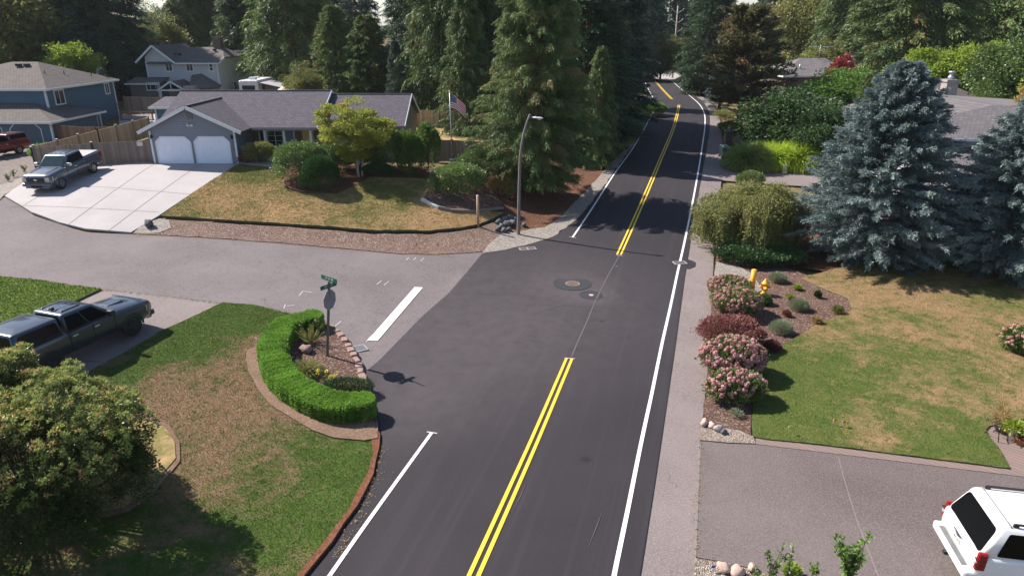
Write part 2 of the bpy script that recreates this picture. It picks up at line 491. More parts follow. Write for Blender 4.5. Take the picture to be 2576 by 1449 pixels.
    def brick(name, c1, c2, mortar, w=.22, h=.075):
        n = NT(name)
        p = n.sep(); v = n.comb(n.math('ADD', p[0], p[1]), p[2], 0)
        b = n.n.new("ShaderNodeTexBrick"); n.L(v, b.inputs["Vector"]); b.inputs["Scale"].default_value = 1.0
        b.inputs["Brick Width"].default_value = w; b.inputs["Row Height"].default_value = h; b.inputs["Mortar Size"].default_value = .012
        b.inputs["Color1"].default_value = (*c1, 1); b.inputs["Color2"].default_value = (*c2, 1); b.inputs["Mortar"].default_value = (*mortar, 1)
        cc = n.mix(n.ramp(n.noise(3, 4), [(.4, 0.0), (.7, .5)]), b.outputs[0], c2)
        return n.fin(cc, .9, 0, .2)
    M['brick'] = brick("brick_red_brown", (.20, .12, .10), (.12, .085, .08), (.22, .19, .175))
    M['brick_pale'] = brick("brick_pale", (.36, .31, .30), (.25, .22, .22), (.42, .38, .37))
    M['paver'] = brick("pavers", (.24, .165, .145), (.19, .15, .14), (.07, .055, .05), .24, .3)
    def boards(name, c, w=.14):
        n = NT(name)
        p = n.sep(); u = n.math('MULTIPLY', n.math('ADD', p[0], p[1]), 1 / w)
        wn_ = n.n.new("ShaderNodeTexWhiteNoise"); wn_.noise_dimensions = '1D'; n.L(n.math('FLOOR', u), wn_.inputs[1])
        f = n.math('FRACT', u)
        cc = n.mix(wn_.outputs[0], tuple(v * .72 for v in c), tuple(v * 1.25 for v in c))
        cc = n.mix(n.ramp(n.noise(5, 5, .7, n.vscale(3, 3, .35)), [(.35, 0.0), (.7, .55)]), cc, tuple(v * .55 for v in c))
        cc = n.mix(n.ramp(f, [(0.0, .85), (.08, 0.0)]), cc, tuple(v * .25 for v in c))
        return n.fin(cc, .85, 0, .2)
    M['fence_grey'] = boards("fence_weathered", (.27, .215, .185))
    M['fence_tan'] = boards("fence_tan", (.55, .38, .25))
    M['fence_brown'] = boards("fence_brown", (.24, .15, .11))
    M['post_wood'] = plain("post_wood", (.22, .135, .085), .8, scale=8)
    M['post_dark'] = plain("post_dark", (.035, .03, .03), .8)
    M['cap_white'] = plain("white_cap", (.6, .58, .55), .6)
    M['trim'] = plain("white_trim", (.66, .68, .72), .5, var=.05)
    M['trim_blue'] = plain("pale_blue_trim", (.34, .42, .52), .5, var=.05)
    M['gutter'] = plain("gutter_grey", (.16, .16, .17), .5)
    M['door_white'] = plain("garage_white", (.76, .80, .92), .45, var=.03)
    M['door_blue'] = plain("garage_blue", (.055, .10, .15), .5)
    M['door_yellow'] = plain("yellow_door", (.55, .36, .11), .5)
    M['shutter'] = plain("shutter_dark", (.015, .018, .025), .5)
    M['glass'] = glass_dark("window_glass", (.03, .035, .04), .05)
    M['curtain'] = plain("curtain_pale", (.42, .42, .43), .8)
    M['metal'] = plain("galvanised", (.42, .43, .45), .45, .7)
    M['darkmetal'] = plain("dark_metal", (.04, .042, .045), .5, .5)
    M['pole_wood'] = plain("lamp_pole_grey", (.19, .165, .16), .85, scale=7, var=.25)
    M['yellow'] = plain("safety_yellow", (.80, .40, .03), .45, var=.08)
    M['stone'] = plain("stone_grey", (.30, .27, .26), .85, scale=5, var=.3)
    M['stone_pink'] = plain("stone_pink", (.46, .33, .28), .85, scale=6, var=.2)
    M['stone_pinkgrey'] = plain('stone_pink_grey', (.27, .18, .155), .9, scale=4, var=.4)
    M['rock_dark'] = plain("rock_dark", (.10, .10, .11), .9, scale=6, var=.35)
    M['rubber'] = plain("rubber", (.018, .018, .018), .85)
    M['bin_green'] = plain("bin_dark_green", (.02, .035, .04), .4)
    M['pot_white'] = plain("pot_white", (.7, .7, .72), .4)
    M['terracotta'] = plain("terracotta", (.36, .15, .08), .8)
    M['bark'] = plain("bark", (.13, .088, .065), .95, scale=9, var=.4)
    M['bark_grey'] = plain("bark_grey", (.20, .17, .15), .95, scale=9, var=.35)
    M['twig_pale'] = plain("pale_twig", (.42, .36, .31), .9)
    M['canvas_tan'] = plain("canvas_tan", (.48, .37, .25), .8)
    M['awning'] = plain("awning_grey", (.34, .33, .34), .8)
    M['rv_white'] = plain("rv_white", (.68, .67, .68), .4)
    M['manhole'] = plain("manhole_iron", (.13, .09, .075), .7, .3, scale=12, var=.4)
    M['patch_blue'] = plain("patch_bluegrey", (.024, .026, .033), .8, scale=10, var=.2)
    M['hole'] = plain("drain_hole", (.008, .008, .008), .9)
    M['orange'] = plain("marker_orange", (.75, .13, .04), .7)
    M['flag_yellow'] = plain("marker_yellow", (.80, .55, .03), .7)
    M['flag_blue'] = plain("marker_blue", (.03, .12, .5), .7)
    M['sign_green'] = plain("sign_green", (.012, .12, .075), .4)
    M['sign_back'] = plain("sign_back_aluminium", (.26, .255, .28), .5, .3)
    M['sign_red'] = plain("sign_red", (.5, .02, .02), .5)
    M['sign_white'] = plain("sign_letters", (.75, .78, .76), .5)
    M['pole_sign'] = plain("sign_post_green_grey", (.12, .125, .105), .7, scale=7)
build_mats()

# ---------------------------------------------------------------- draped sheets
def catmull(pts, closed=True, step=.5):
    out = []; n = len(pts)
    rng = range(n) if closed else range(n - 1)
    for i in rng:
        if closed: p0, p1, p2, p3 = pts[(i - 1) % n], pts[i], pts[(i + 1) % n], pts[(i + 2) % n]
        else: p0, p1, p2, p3 = pts[max(i - 1, 0)], pts[i], pts[i + 1], pts[min(i + 2, n - 1)]
        d = math.dist(p1, p2); k = max(1, int(d / step))
        for j in range(k):
            t = j / k
            out.append(tuple(.5 * ((2 * b) + (c - a) * t + (2 * a - 5 * b + 4 * c - d_) * t * t + (-a + 3 * b - 3 * c + d_) * t ** 3)
                             for a, b, c, d_ in zip(p0, p1, p2, p3)))
    if not closed: out.append(tuple(pts[-1]))
    return out
def straight(pts, closed=True, step=.5):
    out = []; n = len(pts)
    for i in (range(n) if closed else range(n - 1)):
        p, q = pts[i], pts[(i + 1) % n]
        k = max(1, int(math.dist(p, q) / step))
        for j in range(k):
            t = j / k; out.append(tuple(a + (b - a) * t for a, b in zip(p, q)))
    if not closed: out.append(tuple(pts[-1]))
    return out
def inside(px, py, poly):
    P = np.asarray(poly); x = np.asarray(px); y = np.asarray(py)
    r = np.zeros(x.shape, bool); j = len(P) - 1
    for i in range(len(P)):
        xi, yi = P[i]; xj, yj = P[j]
        c = ((yi > y) != (yj > y)) & (x < (xj - xi) * (y - yi) / ((yj - yi) if abs(yj - yi) > 1e-12 else 1e-12) + xi)
        r ^= c; j = i
    return r
def W(pxs): return [tuple(G(*p)[:2]) for p in pxs]
SHEETS = {}
def sheet(name, pts, mat, off=0.0, skirt=0.0, smooth=False, jit=0.0, step=.6, grid=1.2, world_pts=False, seed=1, **kw):
    p2 = pts if world_pts else W(pts)
    b = catmull(p2, True, step) if smooth else straight(p2, True, step)
    if jit:
        r_ = random.Random(seed); b = [(x + r_.gauss(0, jit), y + r_.gauss(0, jit)) for x, y in b]
    A = np.array(b); SHEETS[name] = b
    x0, y0 = A.min(0); x1, y1 = A.max(0)
    gx, gy = np.meshgrid(np.arange(x0 + grid * .5, x1, grid), np.arange(y0 + grid * .5, y1, grid))
    gx = gx.ravel(); gy = gy.ravel(); m = inside(gx, gy, b)
    gx = gx[m]; gy = gy[m]
    # keep grid points away from the border
    if len(gx):
        d = np.full(len(gx), 1e9)
        for q in A: d = np.minimum(d, (gx - q[0]) ** 2 + (gy - q[1]) ** 2)
        k = d > (grid * .3) ** 2; gx = gx[k]; gy = gy[k]
    vs = [Vector(q) for q in b] + [Vector(q) for q in zip(gx, gy)]
    nb = len(b)
    res = delaunay_2d_cdt(vs, [], [list(range(nb))], 1, 1e-5)
    V = np.array([tuple(v) for v in res[0]]); Z = T(V[:, 0], V[:, 1]) + off
    mb = MB()
    mb.v = [(x, y, z) for (x, y), z in zip(V, Z)]
    for f in res[2]:
        a, b_, c = (V[i] for i in f[:3])
        if (b_[0] - a[0]) * (c[1] - a[1]) - (b_[1] - a[1]) * (c[0] - a[0]) < 0: f = f[::-1]
        mb.f.append(tuple(f)); mb.m.append(0); mb.sm.append(True)
    if skirt:
        n0 = len(mb.v); bb = [(x, y) for x, y in b]
        ar = sum(bb[i][0] * bb[(i + 1) % nb][1] - bb[(i + 1) % nb][0] * bb[i][1] for i in range(nb))
        zz = T(np.array([q[0] for q in bb]), np.array([q[1] for q in bb])) + off
        mb.v += [(x, y, z) for (x, y), z in zip(bb, zz)] + [(x, y, z - skirt) for (x, y), z in zip(bb, zz)]
        for i in range(nb):
            j = (i + 1) % nb
            f = (n0 + i, n0 + nb + i, n0 + nb + j, n0 + j)
            mb.f.append(f if ar > 0 else f[::-1]); mb.m.append(1 if name.startswith('lawn') else 0); mb.sm.append(False)
    if name.startswith('lawn'): mat = [mat, M['edge_soil']]
    kw.setdefault('kind', 'structure')
    return mb.build(name, mat, **kw)
def ribbon(mb, pts, width, off, smooth=True, px=True, shift=0.0, mi=0, cap0=None):
    p2 = W(pts) if px else pts
    c = catmull(p2, False, .5) if smooth else straight(p2, False, .5)
    A = np.array(c); t = np.gradient(A, axis=0); t /= np.linalg.norm(t, axis=1)[:, None] + 1e-9
    n = np.stack([-t[:, 1], t[:, 0]], 1)
    w = np.interp(np.linspace(0, 1, len(A)), np.linspace(0, 1, len(width)), width) if hasattr(width, '__len__') else np.full(len(A), width)
    C = A + n * shift
    Lp = C + n * w[:, None] / 2; Rp = C - n * w[:, None] / 2
    vs = []
    for l, r in zip(Lp, Rp):
        vs.append((l[0], l[1], TZ(*l) + off)); vs.append((r[0], r[1], TZ(*r) + off))
    mb.add(vs, [(2 * i + 1, 2 * i + 3, 2 * i + 2, 2 * i) for i in range(len(A) - 1)], mi)
    return A
# ---------------------------------------------------------------- ground, roads, lawns
def build_base():
    xs = np.concatenate([[-3000, -1500, -700, -350, -220, -150], np.arange(-110, 111, 2.0), [150, 220, 350, 700, 1500, 3000]])
    ys = np.concatenate([[-1500, -300, -60, -20], np.arange(-4, 150, 1.5), [165, 185, 220, 300, 500, 900, 1600, 3500]])
    X, Y = np.meshgrid(xs, ys)
    Z = T(np.clip(X, -200, 200), np.clip(Y, -50, 400)) - .12
    Z = Z - np.clip((np.abs(X) - 250) / 1000, 0, 1) * 4
    nx = len(xs)
    mb = MB(); mb.v = list(zip(X.ravel(), Y.ravel(), Z.ravel()))
    for j in range(len(ys) - 1):
        for i in range(nx - 1):
            a = j * nx + i; mb.f.append((a, a + 1, a + nx + 1, a + nx)); mb.m.append(0); mb.sm.append(True)
    mb.build("ground", M['scrub'], kind='structure')
build_base()

# side street (old asphalt), main road (new overlay), shoulder path
sheet("side_street", [(-330, 478), (12, 497), (90, 545), (215, 585), (335, 590), (500, 598), (700, 612), (900, 630), (1060, 636), (1215, 630), (1300, 700), (1150, 900), (1040, 1130), (945, 1075), (925, 985), (900, 925), (885, 885), (850, 845), (800, 800), (735, 795), (640, 772), (560, 767), (258, 731), (180, 721), (90, 706), (0, 699), (-330, 660)], M['street'], .0, grid=1.3)
left_edge = [(690, 1560), (768, 1455), (835, 1375), (900, 1280), (940, 1200), (957, 1130), (955, 1070), (945, 1020), (930, 985), (905, 950), (955, 908), (1000, 862), (1060, 800), (1130, 738), (1180, 680), (1213, 640)]
left_far = [(1330, 618), (1390, 598), (1440, 563), (1475, 527), (1540, 440), (1590, 370), (1625, 312), (1640, 283), (1640, 268), (1600, 262), (1600, 248), (1628, 244), (1622, 225), (1612, 203), (1606, 190)]
right_far = [(1700, 190), (1712, 212), (1740, 236), (1768, 256), (1785, 285), (1785, 330), (1777, 380), (1758, 480), (1738, 600), (1722, 700), (1694, 900), (1660, 1130), (1640, 1260), (1610, 1449), (1595, 1560)]
sheet("main_road", left_edge + left_far + right_far, M['asphalt'], .05, skirt=.06, grid=1.3)
sheet("shoulder_path", [(1590, 1560), (1605, 1449), (1655, 1130), (1690, 900), (1718, 700), (1733, 600), (1752, 480), (1771, 380), (1780, 330), (1780, 285), (1764, 258), (1736, 238), (1715, 222), (1775, 248), (1803, 275), (1812, 305), (1816, 340), (1818, 380), (1850, 385), (1880, 410), (2040, 432), (2300, 440), (2300, 495), (2030, 470), (1900, 462), (1815, 455), (1806, 520), (1798, 600), (1793, 700), (1783, 900), (1766, 1070), (1760, 1110), (1752, 1300), (1745, 1449), (1740, 1560)], M['path'], .02, grid=1.3)
sheet("cross_road", [(1560, 192), (1640, 201), (1715, 207), (1760, 200), (1760, 187), (1640, 182), (1560, 182)], M['concrete'], .07, grid=2)
sheet("road_patch", [(1718, 655), (1735, 655), (1750, 662), (1749, 672), (1735, 678), (1716, 677)], M['asphalt'], .04, smooth=True, grid=.8)
# driveways
sheet("concrete_driveway", [(250, 412), (388, 412), (470, 414), (598, 415), (598, 418), (500, 478), (400, 545), (330, 587), (215, 578), (150, 562), (80, 536), (12, 495), (70, 455), (150, 425)], M['concrete'], .07, skirt=.1, grid=1.3)
sheet("south_driveway", [(258, 731), (420, 748), (560, 766), (480, 803), (400, 840), (300, 900), (210, 945), (60, 1030), (-350, 1250), (-700, 1250), (-330, 960), (-60, 850), (130, 790)], M['path'], .03, skirt=.05, grid=1.3)
sheet("aggregate_driveway", [(1761, 1110), (1900, 1117), (2576, 1204), (3000, 1262), (3000, 1900), (2300, 1640), (1905, 1437), (1830, 1419), (1748, 1405), (1752, 1290)], M['aggregate'], .06, skirt=.07, grid=1.3)
sheet("paver_strip", [(1900, 1107), (2100, 1130), (2540, 1186), (2480, 1090), (2486, 1080), (2576, 1062), (2760, 1050), (3000, 1080), (3000, 1262), (2576, 1204), (1900, 1121)], M['paver'], .075, skirt=.04, grid=1.3)
sheet("gravel_lot", [(-300, 385), (0, 372), (95, 376), (110, 380), (135, 400), (130, 440), (0, 485), (-300, 500)], M['gravel_lot'], .03, grid=1.5)
sheet("rock_verge", [(-250, 490), (0, 468), (60, 448), (130, 425), (150, 432), (75, 458), (12, 492), (0, 505), (-250, 520)], M['gravel'], .06, grid=1.0)
# mulch banks and verges
sheet("roadside_bank", [(330, 590), (345, 580), (405, 552), (600, 566), (800, 578), (940, 590), (1080, 591), (1160, 583), (1203, 576), (1250, 556), (1330, 552), (1330, 615), (1216, 634), (1130, 640), (1010, 640), (900, 630), (700, 612), (500, 598)], M['bank'], .035, smooth=False, jit=.04, grid=1.0)
sheet("mulch_slope", [(1075, 440), (1060, 470), (1068, 512), (1130, 534), (1240, 534), (1262, 552), (1250, 575), (1320, 592), (1420, 560), (1470, 500), (1540, 420), (1600, 330), (1630, 290), (1560, 300), (1300, 430), (1180, 420)], M['mulch_red'], .045, jit=.05, grid=1.0)
sheet("roadside_gravel", [(1213, 634), (1245, 605), (1262, 590), (1310, 584), (1370, 574), (1415, 545), (1440, 515), (1480, 475), (1510, 443), (1560, 388), (1600, 335), (1612, 318), (1622, 316), (1590, 370), (1540, 440), (1475, 527), (1440, 563), (1392, 598), (1320, 620), (1213, 640)], M['gravel'], .065, jit=.05, grid=1.0)
sheet("driveway_gravel", [(332, 590), (352, 572), (405, 551), (425, 556), (430, 575), (400, 588)], M['gravel'], .06, jit=.05, grid=.8)
# lawns
sheet("lawn_northwest", [(598, 419), (720, 428), (900, 440), (1065, 440), (1110, 470), (1068, 512), (1130, 538), (1240, 537), (1268, 540), (1240, 555), (1203, 570), (1160, 578), (1080, 586), (940, 585), (800, 573), (600, 561), (405, 548), (500, 481)], M['lawn_nw'], .15, skirt=.14, jit=.02, step=.4)
sheet("lawn_backyard", [(1000, 325), (1240, 325), (1240, 378), (1180, 385), (1040, 382)], M['lawn_nw'], .12, grid=2)
sheet("lawn_west", [(-330, 655), (0, 701), (90, 708), (180, 723), (258, 732), (130, 789), (-60, 848), (-330, 950)], M['lawn_green'], .12, skirt=.12, jit=.02, step=.4)
sheet("lawn_corner", [(560, 767), (640, 772), (735, 797), (700, 830), (640, 878), (624, 891), (631, 940), (652, 985), (688, 1028), (736, 1062), (790, 1090), (840, 1109), (915, 1115), (945, 1113), (950, 1135), (935, 1198), (890, 1285), (825, 1372), (755, 1460), (680, 1560), (0, 1800), (-700, 1800), (-700, 1260), (-350, 1255), (60, 1032), (210, 947), (300, 902), (400, 842), (480, 805)], M['lawn_corner'], .12, skirt=.12, jit=.02, step=.4)
sheet("lawn_east", [(1892, 1106), (1893, 920), (1965, 876), (2060, 818), (2145, 785), (2133, 757), (2080, 735), (2015, 705), (2100, 680), (2300, 650), (2600, 640), (3000, 660), (3000, 1080), (2760, 1050), (2576, 1060), (2486, 1078), (2478, 1088), (2540, 1185), (2100, 1129)], M['lawn_e'], .12, skirt=.1, jit=.02, step=.4)
sheet("verge_bark", [(945, 1080), (957, 1100), (957, 1130), (940, 1200), (900, 1280), (835, 1375), (768, 1455), (690, 1560), (675, 1560), (752, 1455), (818, 1370), (880, 1285), (922, 1200), (938, 1150), (935, 1090)], M['redsoil'], .14, jit=.02, skirt=.1, grid=.8)
sheet("corner_bed", [(800, 798), (850, 845), (885, 885), (905, 925), (925, 985), (945, 1030), (945, 1085), (860, 1080), (740, 1050), (680, 990), (640, 900), (640, 860), (700, 810), (760, 795)], M['mulch'], .15, skirt=.13, grid=.8)
sheet("hedge_dirt_path", [(648, 878), (622, 890), (629, 940), (650, 987), (686, 1030), (734, 1064), (788, 1092), (838, 1111), (915, 1117), (950, 1113), (950, 1070), (870, 1070), (770, 1030), (700, 965), (670, 905)], M['soil'], .165, smooth=True, jit=.03, skirt=.08, grid=.8)
sheet("shrub_ring_soil", [(330, 1062), (380, 1058), (430, 1078), (458, 1120), (455, 1170), (430, 1200), (330, 1300), (150, 1300), (200, 1100)], M['soil'], .16, smooth=True, jit=.03, grid=1)
sheet("shrub_ring_grass", [(335, 1075), (380, 1069), (422, 1088), (446, 1122), (444, 1165), (420, 1192), (320, 1290), (180, 1290), (220, 1110)], M['lawn_nw'], .185, smooth=True, jit=.03, grid=1)
sheet("east_bed", [(1800, 655), (1960, 665), (2040, 700), (2080, 735), (2130, 755), (2147, 783), (2060, 818), (1965, 876), (1893, 920), (1891, 1104), (1862, 1098), (1768, 1070), (1785, 900), (1795, 700)], M['mulch'], .07, skirt=.05, jit=.02, grid=1)
sheet("under_tree_soil", [(1800, 655), (1960, 668), (2100, 690), (2300, 660), (2576, 640), (2576, 560), (2000, 520), (1810, 540)], M['mulch_red'], .055, jit=.03, grid=1.3)
sheet("bed_gravel_north", [(1800, 663), (1850, 668), (1888, 690), (1920, 735), (1885, 750), (1850, 735), (1797, 725)], M['gravel'], .09, jit=.04, grid=.8)
sheet("bed_gravel_south", [(1763, 1072), (1800, 1078), (1860, 1088), (1896, 1102), (1899, 1121), (1830, 1118), (1760, 1112)], M['pebbles'], .09, jit=.02, grid=.8)
sheet("gravel_bed_near", [(1748, 1408), (1830, 1422), (1905, 1440), (2060, 1500), (2060, 1700), (1735, 1700), (1745, 1449)], M['pebbles'], .07, skirt=.05, grid=.8)
sheet("paver_strip_near", [(1908, 1440), (2100, 1485), (2300, 1560), (2300, 1650), (2060, 1500)], M['paver'], .065, grid=.8)
sheet("island_bed", [(710, 462), (722, 480), (760, 492), (850, 494), (900, 470), (930, 452), (1080, 456), (1080, 425), (720, 420)], M['mulch_red'], .185, smooth=False, jit=.03, grid=.8)
sheet("lawn_mulch_bed", [(1062, 512), (1075, 490), (1110, 472), (1240, 480), (1270, 532), (1200, 540), (1130, 538), (1095, 527)], M['mulch'], .17, jit=.02, grid=.8)
sheet("front_walk", [(600, 413), (800, 412), (800, 424), (690, 428), (600, 418)], M['concrete'], .175, grid=1)
sheet("patio", [(300, 293), (390, 290), (395, 320), (300, 318)], M['concrete'], .1, grid=2)
sheet("far_verge_right", [(1816, 300), (1830, 330), (1836, 360), (1880, 380), (2100, 400), (2100, 340), (1830, 280), (1790, 255), (1770, 240)], M['soil'], .05, jit=.06, grid=1.5)
sheet("bin_island_soil", [(1822, 380), (1850, 372), (2060, 376), (2060, 430), (1980, 430), (1900, 422), (1845, 414)], M['mulch_red'], .06, jit=.05, grid=1.0)
sheet("verge_grass", [(1605, 262), (1640, 268), (1640, 283), (1620, 316), (1590, 365), (1560, 380), (1580, 300)], M['lawn_green'], .07, jit=.05, grid=1.5)

# thin lines: driveway joints, pavement seam, edging
mb = MB()
for a, b in (((392, 414), (170, 570)), ((510, 414), (275, 583)), ((60, 468), (480, 492)), ((20, 520), (400, 537)), ((255, 414), (60, 520))):
    ribbon(mb, [a, b], .03, .082, smooth=False)
mb.build("driveway_joint", M['joint'], kind='structure')
mb = MB(); ribbon(mb, [(1557, 648), (1530, 695), (1500, 755), (1475, 815), (1448, 875), (1438, 900)], .05, .062)
mb.build("road_seam", M['seam'], kind='structure')
mb = MB(); ribbon(mb, [(2108, 1152), (2120, 1200), (2150, 1300), (2180, 1380), (2215, 1470)], .035, .066, smooth=False)
mb.build("aggregate_joint", M['path'], kind='structure')
mb = MB(); ribbon(mb, [(1760, 1118), (1752, 1300), (1745, 1449), (1742, 1540)], .07, .066, smooth=False)
mb.build("driveway_gap", M['joint'], kind='structure')

# painted markings
OFF = .066
def line(name, runs, width, mat):
    mb = MB()
    for r_ in runs: ribbon(mb, r_, width, OFF)
    return mb.build(name, mat, kind='structure')
line("left_edge_line", [[(1087, 1091), (1030, 1170), (958, 1270), (894, 1360), (832, 1449), (760, 1550)]], .11, M['white_paint'])
line("left_edge_line_far", [[(1440, 600), (1478, 544), (1545, 440), (1590, 378), (1625, 318), (1651, 268)], [(1642, 246), (1632, 228), (1622, 207)]], .11, M['white_paint'])
line("right_edge_line", [[(1528, 1550), (1545, 1449), (1578, 1290), (1612, 1120), (1640, 990), (1665, 868), (1686, 775), (1705, 685), (1722, 610), (1742, 512), (1757, 430), (1768, 360), (1773, 320), (1772, 290), (1760, 265), (1738, 245), (1715, 227), (1697, 211), (1684, 201)]], .12, M['white_paint'])
mb = MB()
for pts in ([(1150, 1540), (1193, 1449), (1305, 1200), (1360, 1075), (1432, 905)], [(1557, 643), (1596, 556), (1636, 464), (1662, 402), (1690, 335), (1702, 296), (1708, 266)], [(1690, 251), (1668, 228), (1652, 210), (1643, 201)]):
    ribbon(mb, pts, .11, OFF, shift=.11); ribbon(mb, pts, .11, OFF, shift=-.11)
mb.build("centre_line", M['yellow_paint'], kind='structure')
mb = MB()
for a, b in (((1074, 1090), (1100, 1094)), ((1432, 598), (1449, 601)), ((1420, 904), (1446, 906)), ((1549, 645), (1566, 646))):
    ribbon(mb, [a, b], .05, OFF + .004, smooth=False)
for a, b in (((752, 745), (762, 733)), ((762, 733), (786, 736)), ((948, 716), (960, 706)), ((966, 718), (978, 708)), ((838, 825), (858, 808)), ((1040, 655), (1047, 648)), ((1022, 655), (1029, 648)), ((1058, 657), (1066, 650)), ((722, 770), (742, 768)), ((714, 776), (718, 766))):
    ribbon(mb, [a, b], .04, .012, smooth=False)
mb.build("survey_mark", M['faint_paint'], kind='structure')
mb = MB()
mb.add([onG(*G(*p)[:2], .022) for p in ((925, 857), (950, 858), (1064, 724), (1043, 723))], [(0, 1, 2, 3)])
mb.add([onG(*G(*p)[:2], .022) for p in ((918, 864), (925, 857), (935, 843), (929, 850))], [(0, 1, 2, 3)])
mb.build("stop_bar", M['white_paint'], kind='structure')
# pale tyre scuffs in the junction
M['scuff'] = plain('scuff', (.070, .062, .066), .9, scale=9, var=.15)
mb = MB(); rs = random.Random(4)
for pts in ([(1180, 745), (1222, 741), (1262, 743)], [(1290, 868), (1330, 858), (1382, 872)], [(1350, 790), (1420, 770), (1480, 776)], [(1290, 1290), (1310, 1250), (1325, 1215)], [(1480, 1380), (1500, 1330), (1515, 1290)]):
    ribbon(mb, pts, [.01, rs.uniform(.03, .05), .01], .0625)
mb.build('tyre_scuff', M['scuff'], kind='structure')
# ---------------------------------------------------------------- foliage generators
BR = 1.4
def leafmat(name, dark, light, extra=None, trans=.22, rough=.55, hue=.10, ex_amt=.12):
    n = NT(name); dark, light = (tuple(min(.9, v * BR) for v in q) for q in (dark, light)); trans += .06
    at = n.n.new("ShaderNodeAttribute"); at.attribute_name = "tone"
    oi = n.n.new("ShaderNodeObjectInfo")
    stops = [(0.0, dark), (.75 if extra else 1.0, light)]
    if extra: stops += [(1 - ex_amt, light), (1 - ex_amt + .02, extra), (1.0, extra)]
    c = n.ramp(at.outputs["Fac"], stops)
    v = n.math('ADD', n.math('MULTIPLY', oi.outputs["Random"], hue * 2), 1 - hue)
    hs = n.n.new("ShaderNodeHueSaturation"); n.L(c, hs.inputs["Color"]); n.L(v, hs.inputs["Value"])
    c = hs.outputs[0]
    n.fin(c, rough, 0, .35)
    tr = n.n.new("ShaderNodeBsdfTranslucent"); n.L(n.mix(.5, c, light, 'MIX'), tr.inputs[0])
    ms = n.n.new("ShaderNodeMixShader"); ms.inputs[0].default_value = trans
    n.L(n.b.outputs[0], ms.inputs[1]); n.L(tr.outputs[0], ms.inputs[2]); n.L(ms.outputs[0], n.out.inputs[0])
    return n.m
def uni(a):
    return a / (np.linalg.norm(a, axis=-1, keepdims=True) + 1e-9)
def leaves(name, P, D, L, Wd, tone, mat, parent=None, side=None, fold=.0, rng=None, cross=False, **kw):
    """rhombic leaves: base P, direction D, length L, width Wd"""
    N = len(P); rng = rng or np.random.default_rng(1)
    if side is None: side = rng.normal(size=(N, 3))
    S = uni(np.cross(D, side)); L = np.broadcast_to(np.asarray(L, float), (N,))[:, None]; Wd = np.broadcast_to(np.asarray(Wd, float), (N,))[:, None]
    if cross:
        S2 = uni(np.cross(D, S)); P = np.concatenate([P, P]); D = np.concatenate([D, D]); L = np.concatenate([L, L]); Wd = np.concatenate([Wd, Wd]); S = np.concatenate([S, S2]); tone = np.concatenate([tone, tone]); N *= 2
    V = np.empty((N, 4, 3))
    V[:, 0] = P; V[:, 1] = P + D * L * .45 + S * Wd * .5; V[:, 2] = P + D * L; V[:, 3] = P + D * L * .45 - S * Wd * .5
    if fold:
        nn = np.cross(D, S); V[:, 2] += nn * L * fold * -1
    me = bpy.data.meshes.new(name)
    me.vertices.add(N * 4); me.vertices.foreach_set("co", V.reshape(-1).astype(np.float32))
    me.loops.add(N * 4); me.loops.foreach_set("vertex_index", np.arange(N * 4, dtype=np.int32))
    me.polygons.add(N); me.polygons.foreach_set("loop_start", np.arange(0, N * 4, 4, dtype=np.int32))
    me.polygons.foreach_set("loop_total", np.full(N, 4, dtype=np.int32))
    a = me.attributes.new("tone", 'FLOAT', 'FACE'); a.data.foreach_set("value", np.clip(tone, 0, 1).astype(np.float32))
    me.materials.append(mat); me.update(calc_edges=True)
    o = bpy.data.objects.new(name, me); COL.objects.link(o)
    if parent: o.parent = parent
    tag(o, **kw)
    return o
def blob(mb, c, r, mi=0, n=10, seed=0, flat=1.0, rough=.12):
    """lumpy closed ellipsoid"""
    rr = random.Random(seed); c = Vector(c); vs = []; fs = []
    r = Vector(r) if hasattr(r, '__len__') else Vector((r, r, r))
    m = max(5, n // 2 + 1); ph = [rr.uniform(0, 6.28) for _ in range(6)]
    vs.append(c + Vector((0, 0, r.z)))
    for i in range(1, m):
        th = math.pi * i / m
        for k in range(n):
            a = 2 * math.pi * k / n
            f = 1 + rough * (math.sin(2 * a + ph[0] + th * 2) + .6 * math.sin(3 * a + ph[1] - th * 3) + .5 * math.sin(5 * th + ph[2]))
            vs.append(c + Vector((r.x * math.sin(th) * math.cos(a) * f, r.y * math.sin(th) * math.sin(a) * f, r.z * math.cos(th) * f)))
    vs.append(c - Vector((0, 0, r.z)))
    for k in range(n): fs.append((0, 1 + k, 1 + (k + 1) % n))
    for i in range(m - 2):
        for k in range(n):
            a = 1 + i * n + k; b = 1 + i * n + (k + 1) % n
            fs.append((a, a + n, b + n, b))
    e = len(vs) - 1
    for k in range(n): fs.append((e, 1 + (m - 2) * n + (k + 1) % n, 1 + (m - 2) * n + k))
    mb.add(vs, fs, mi, True)

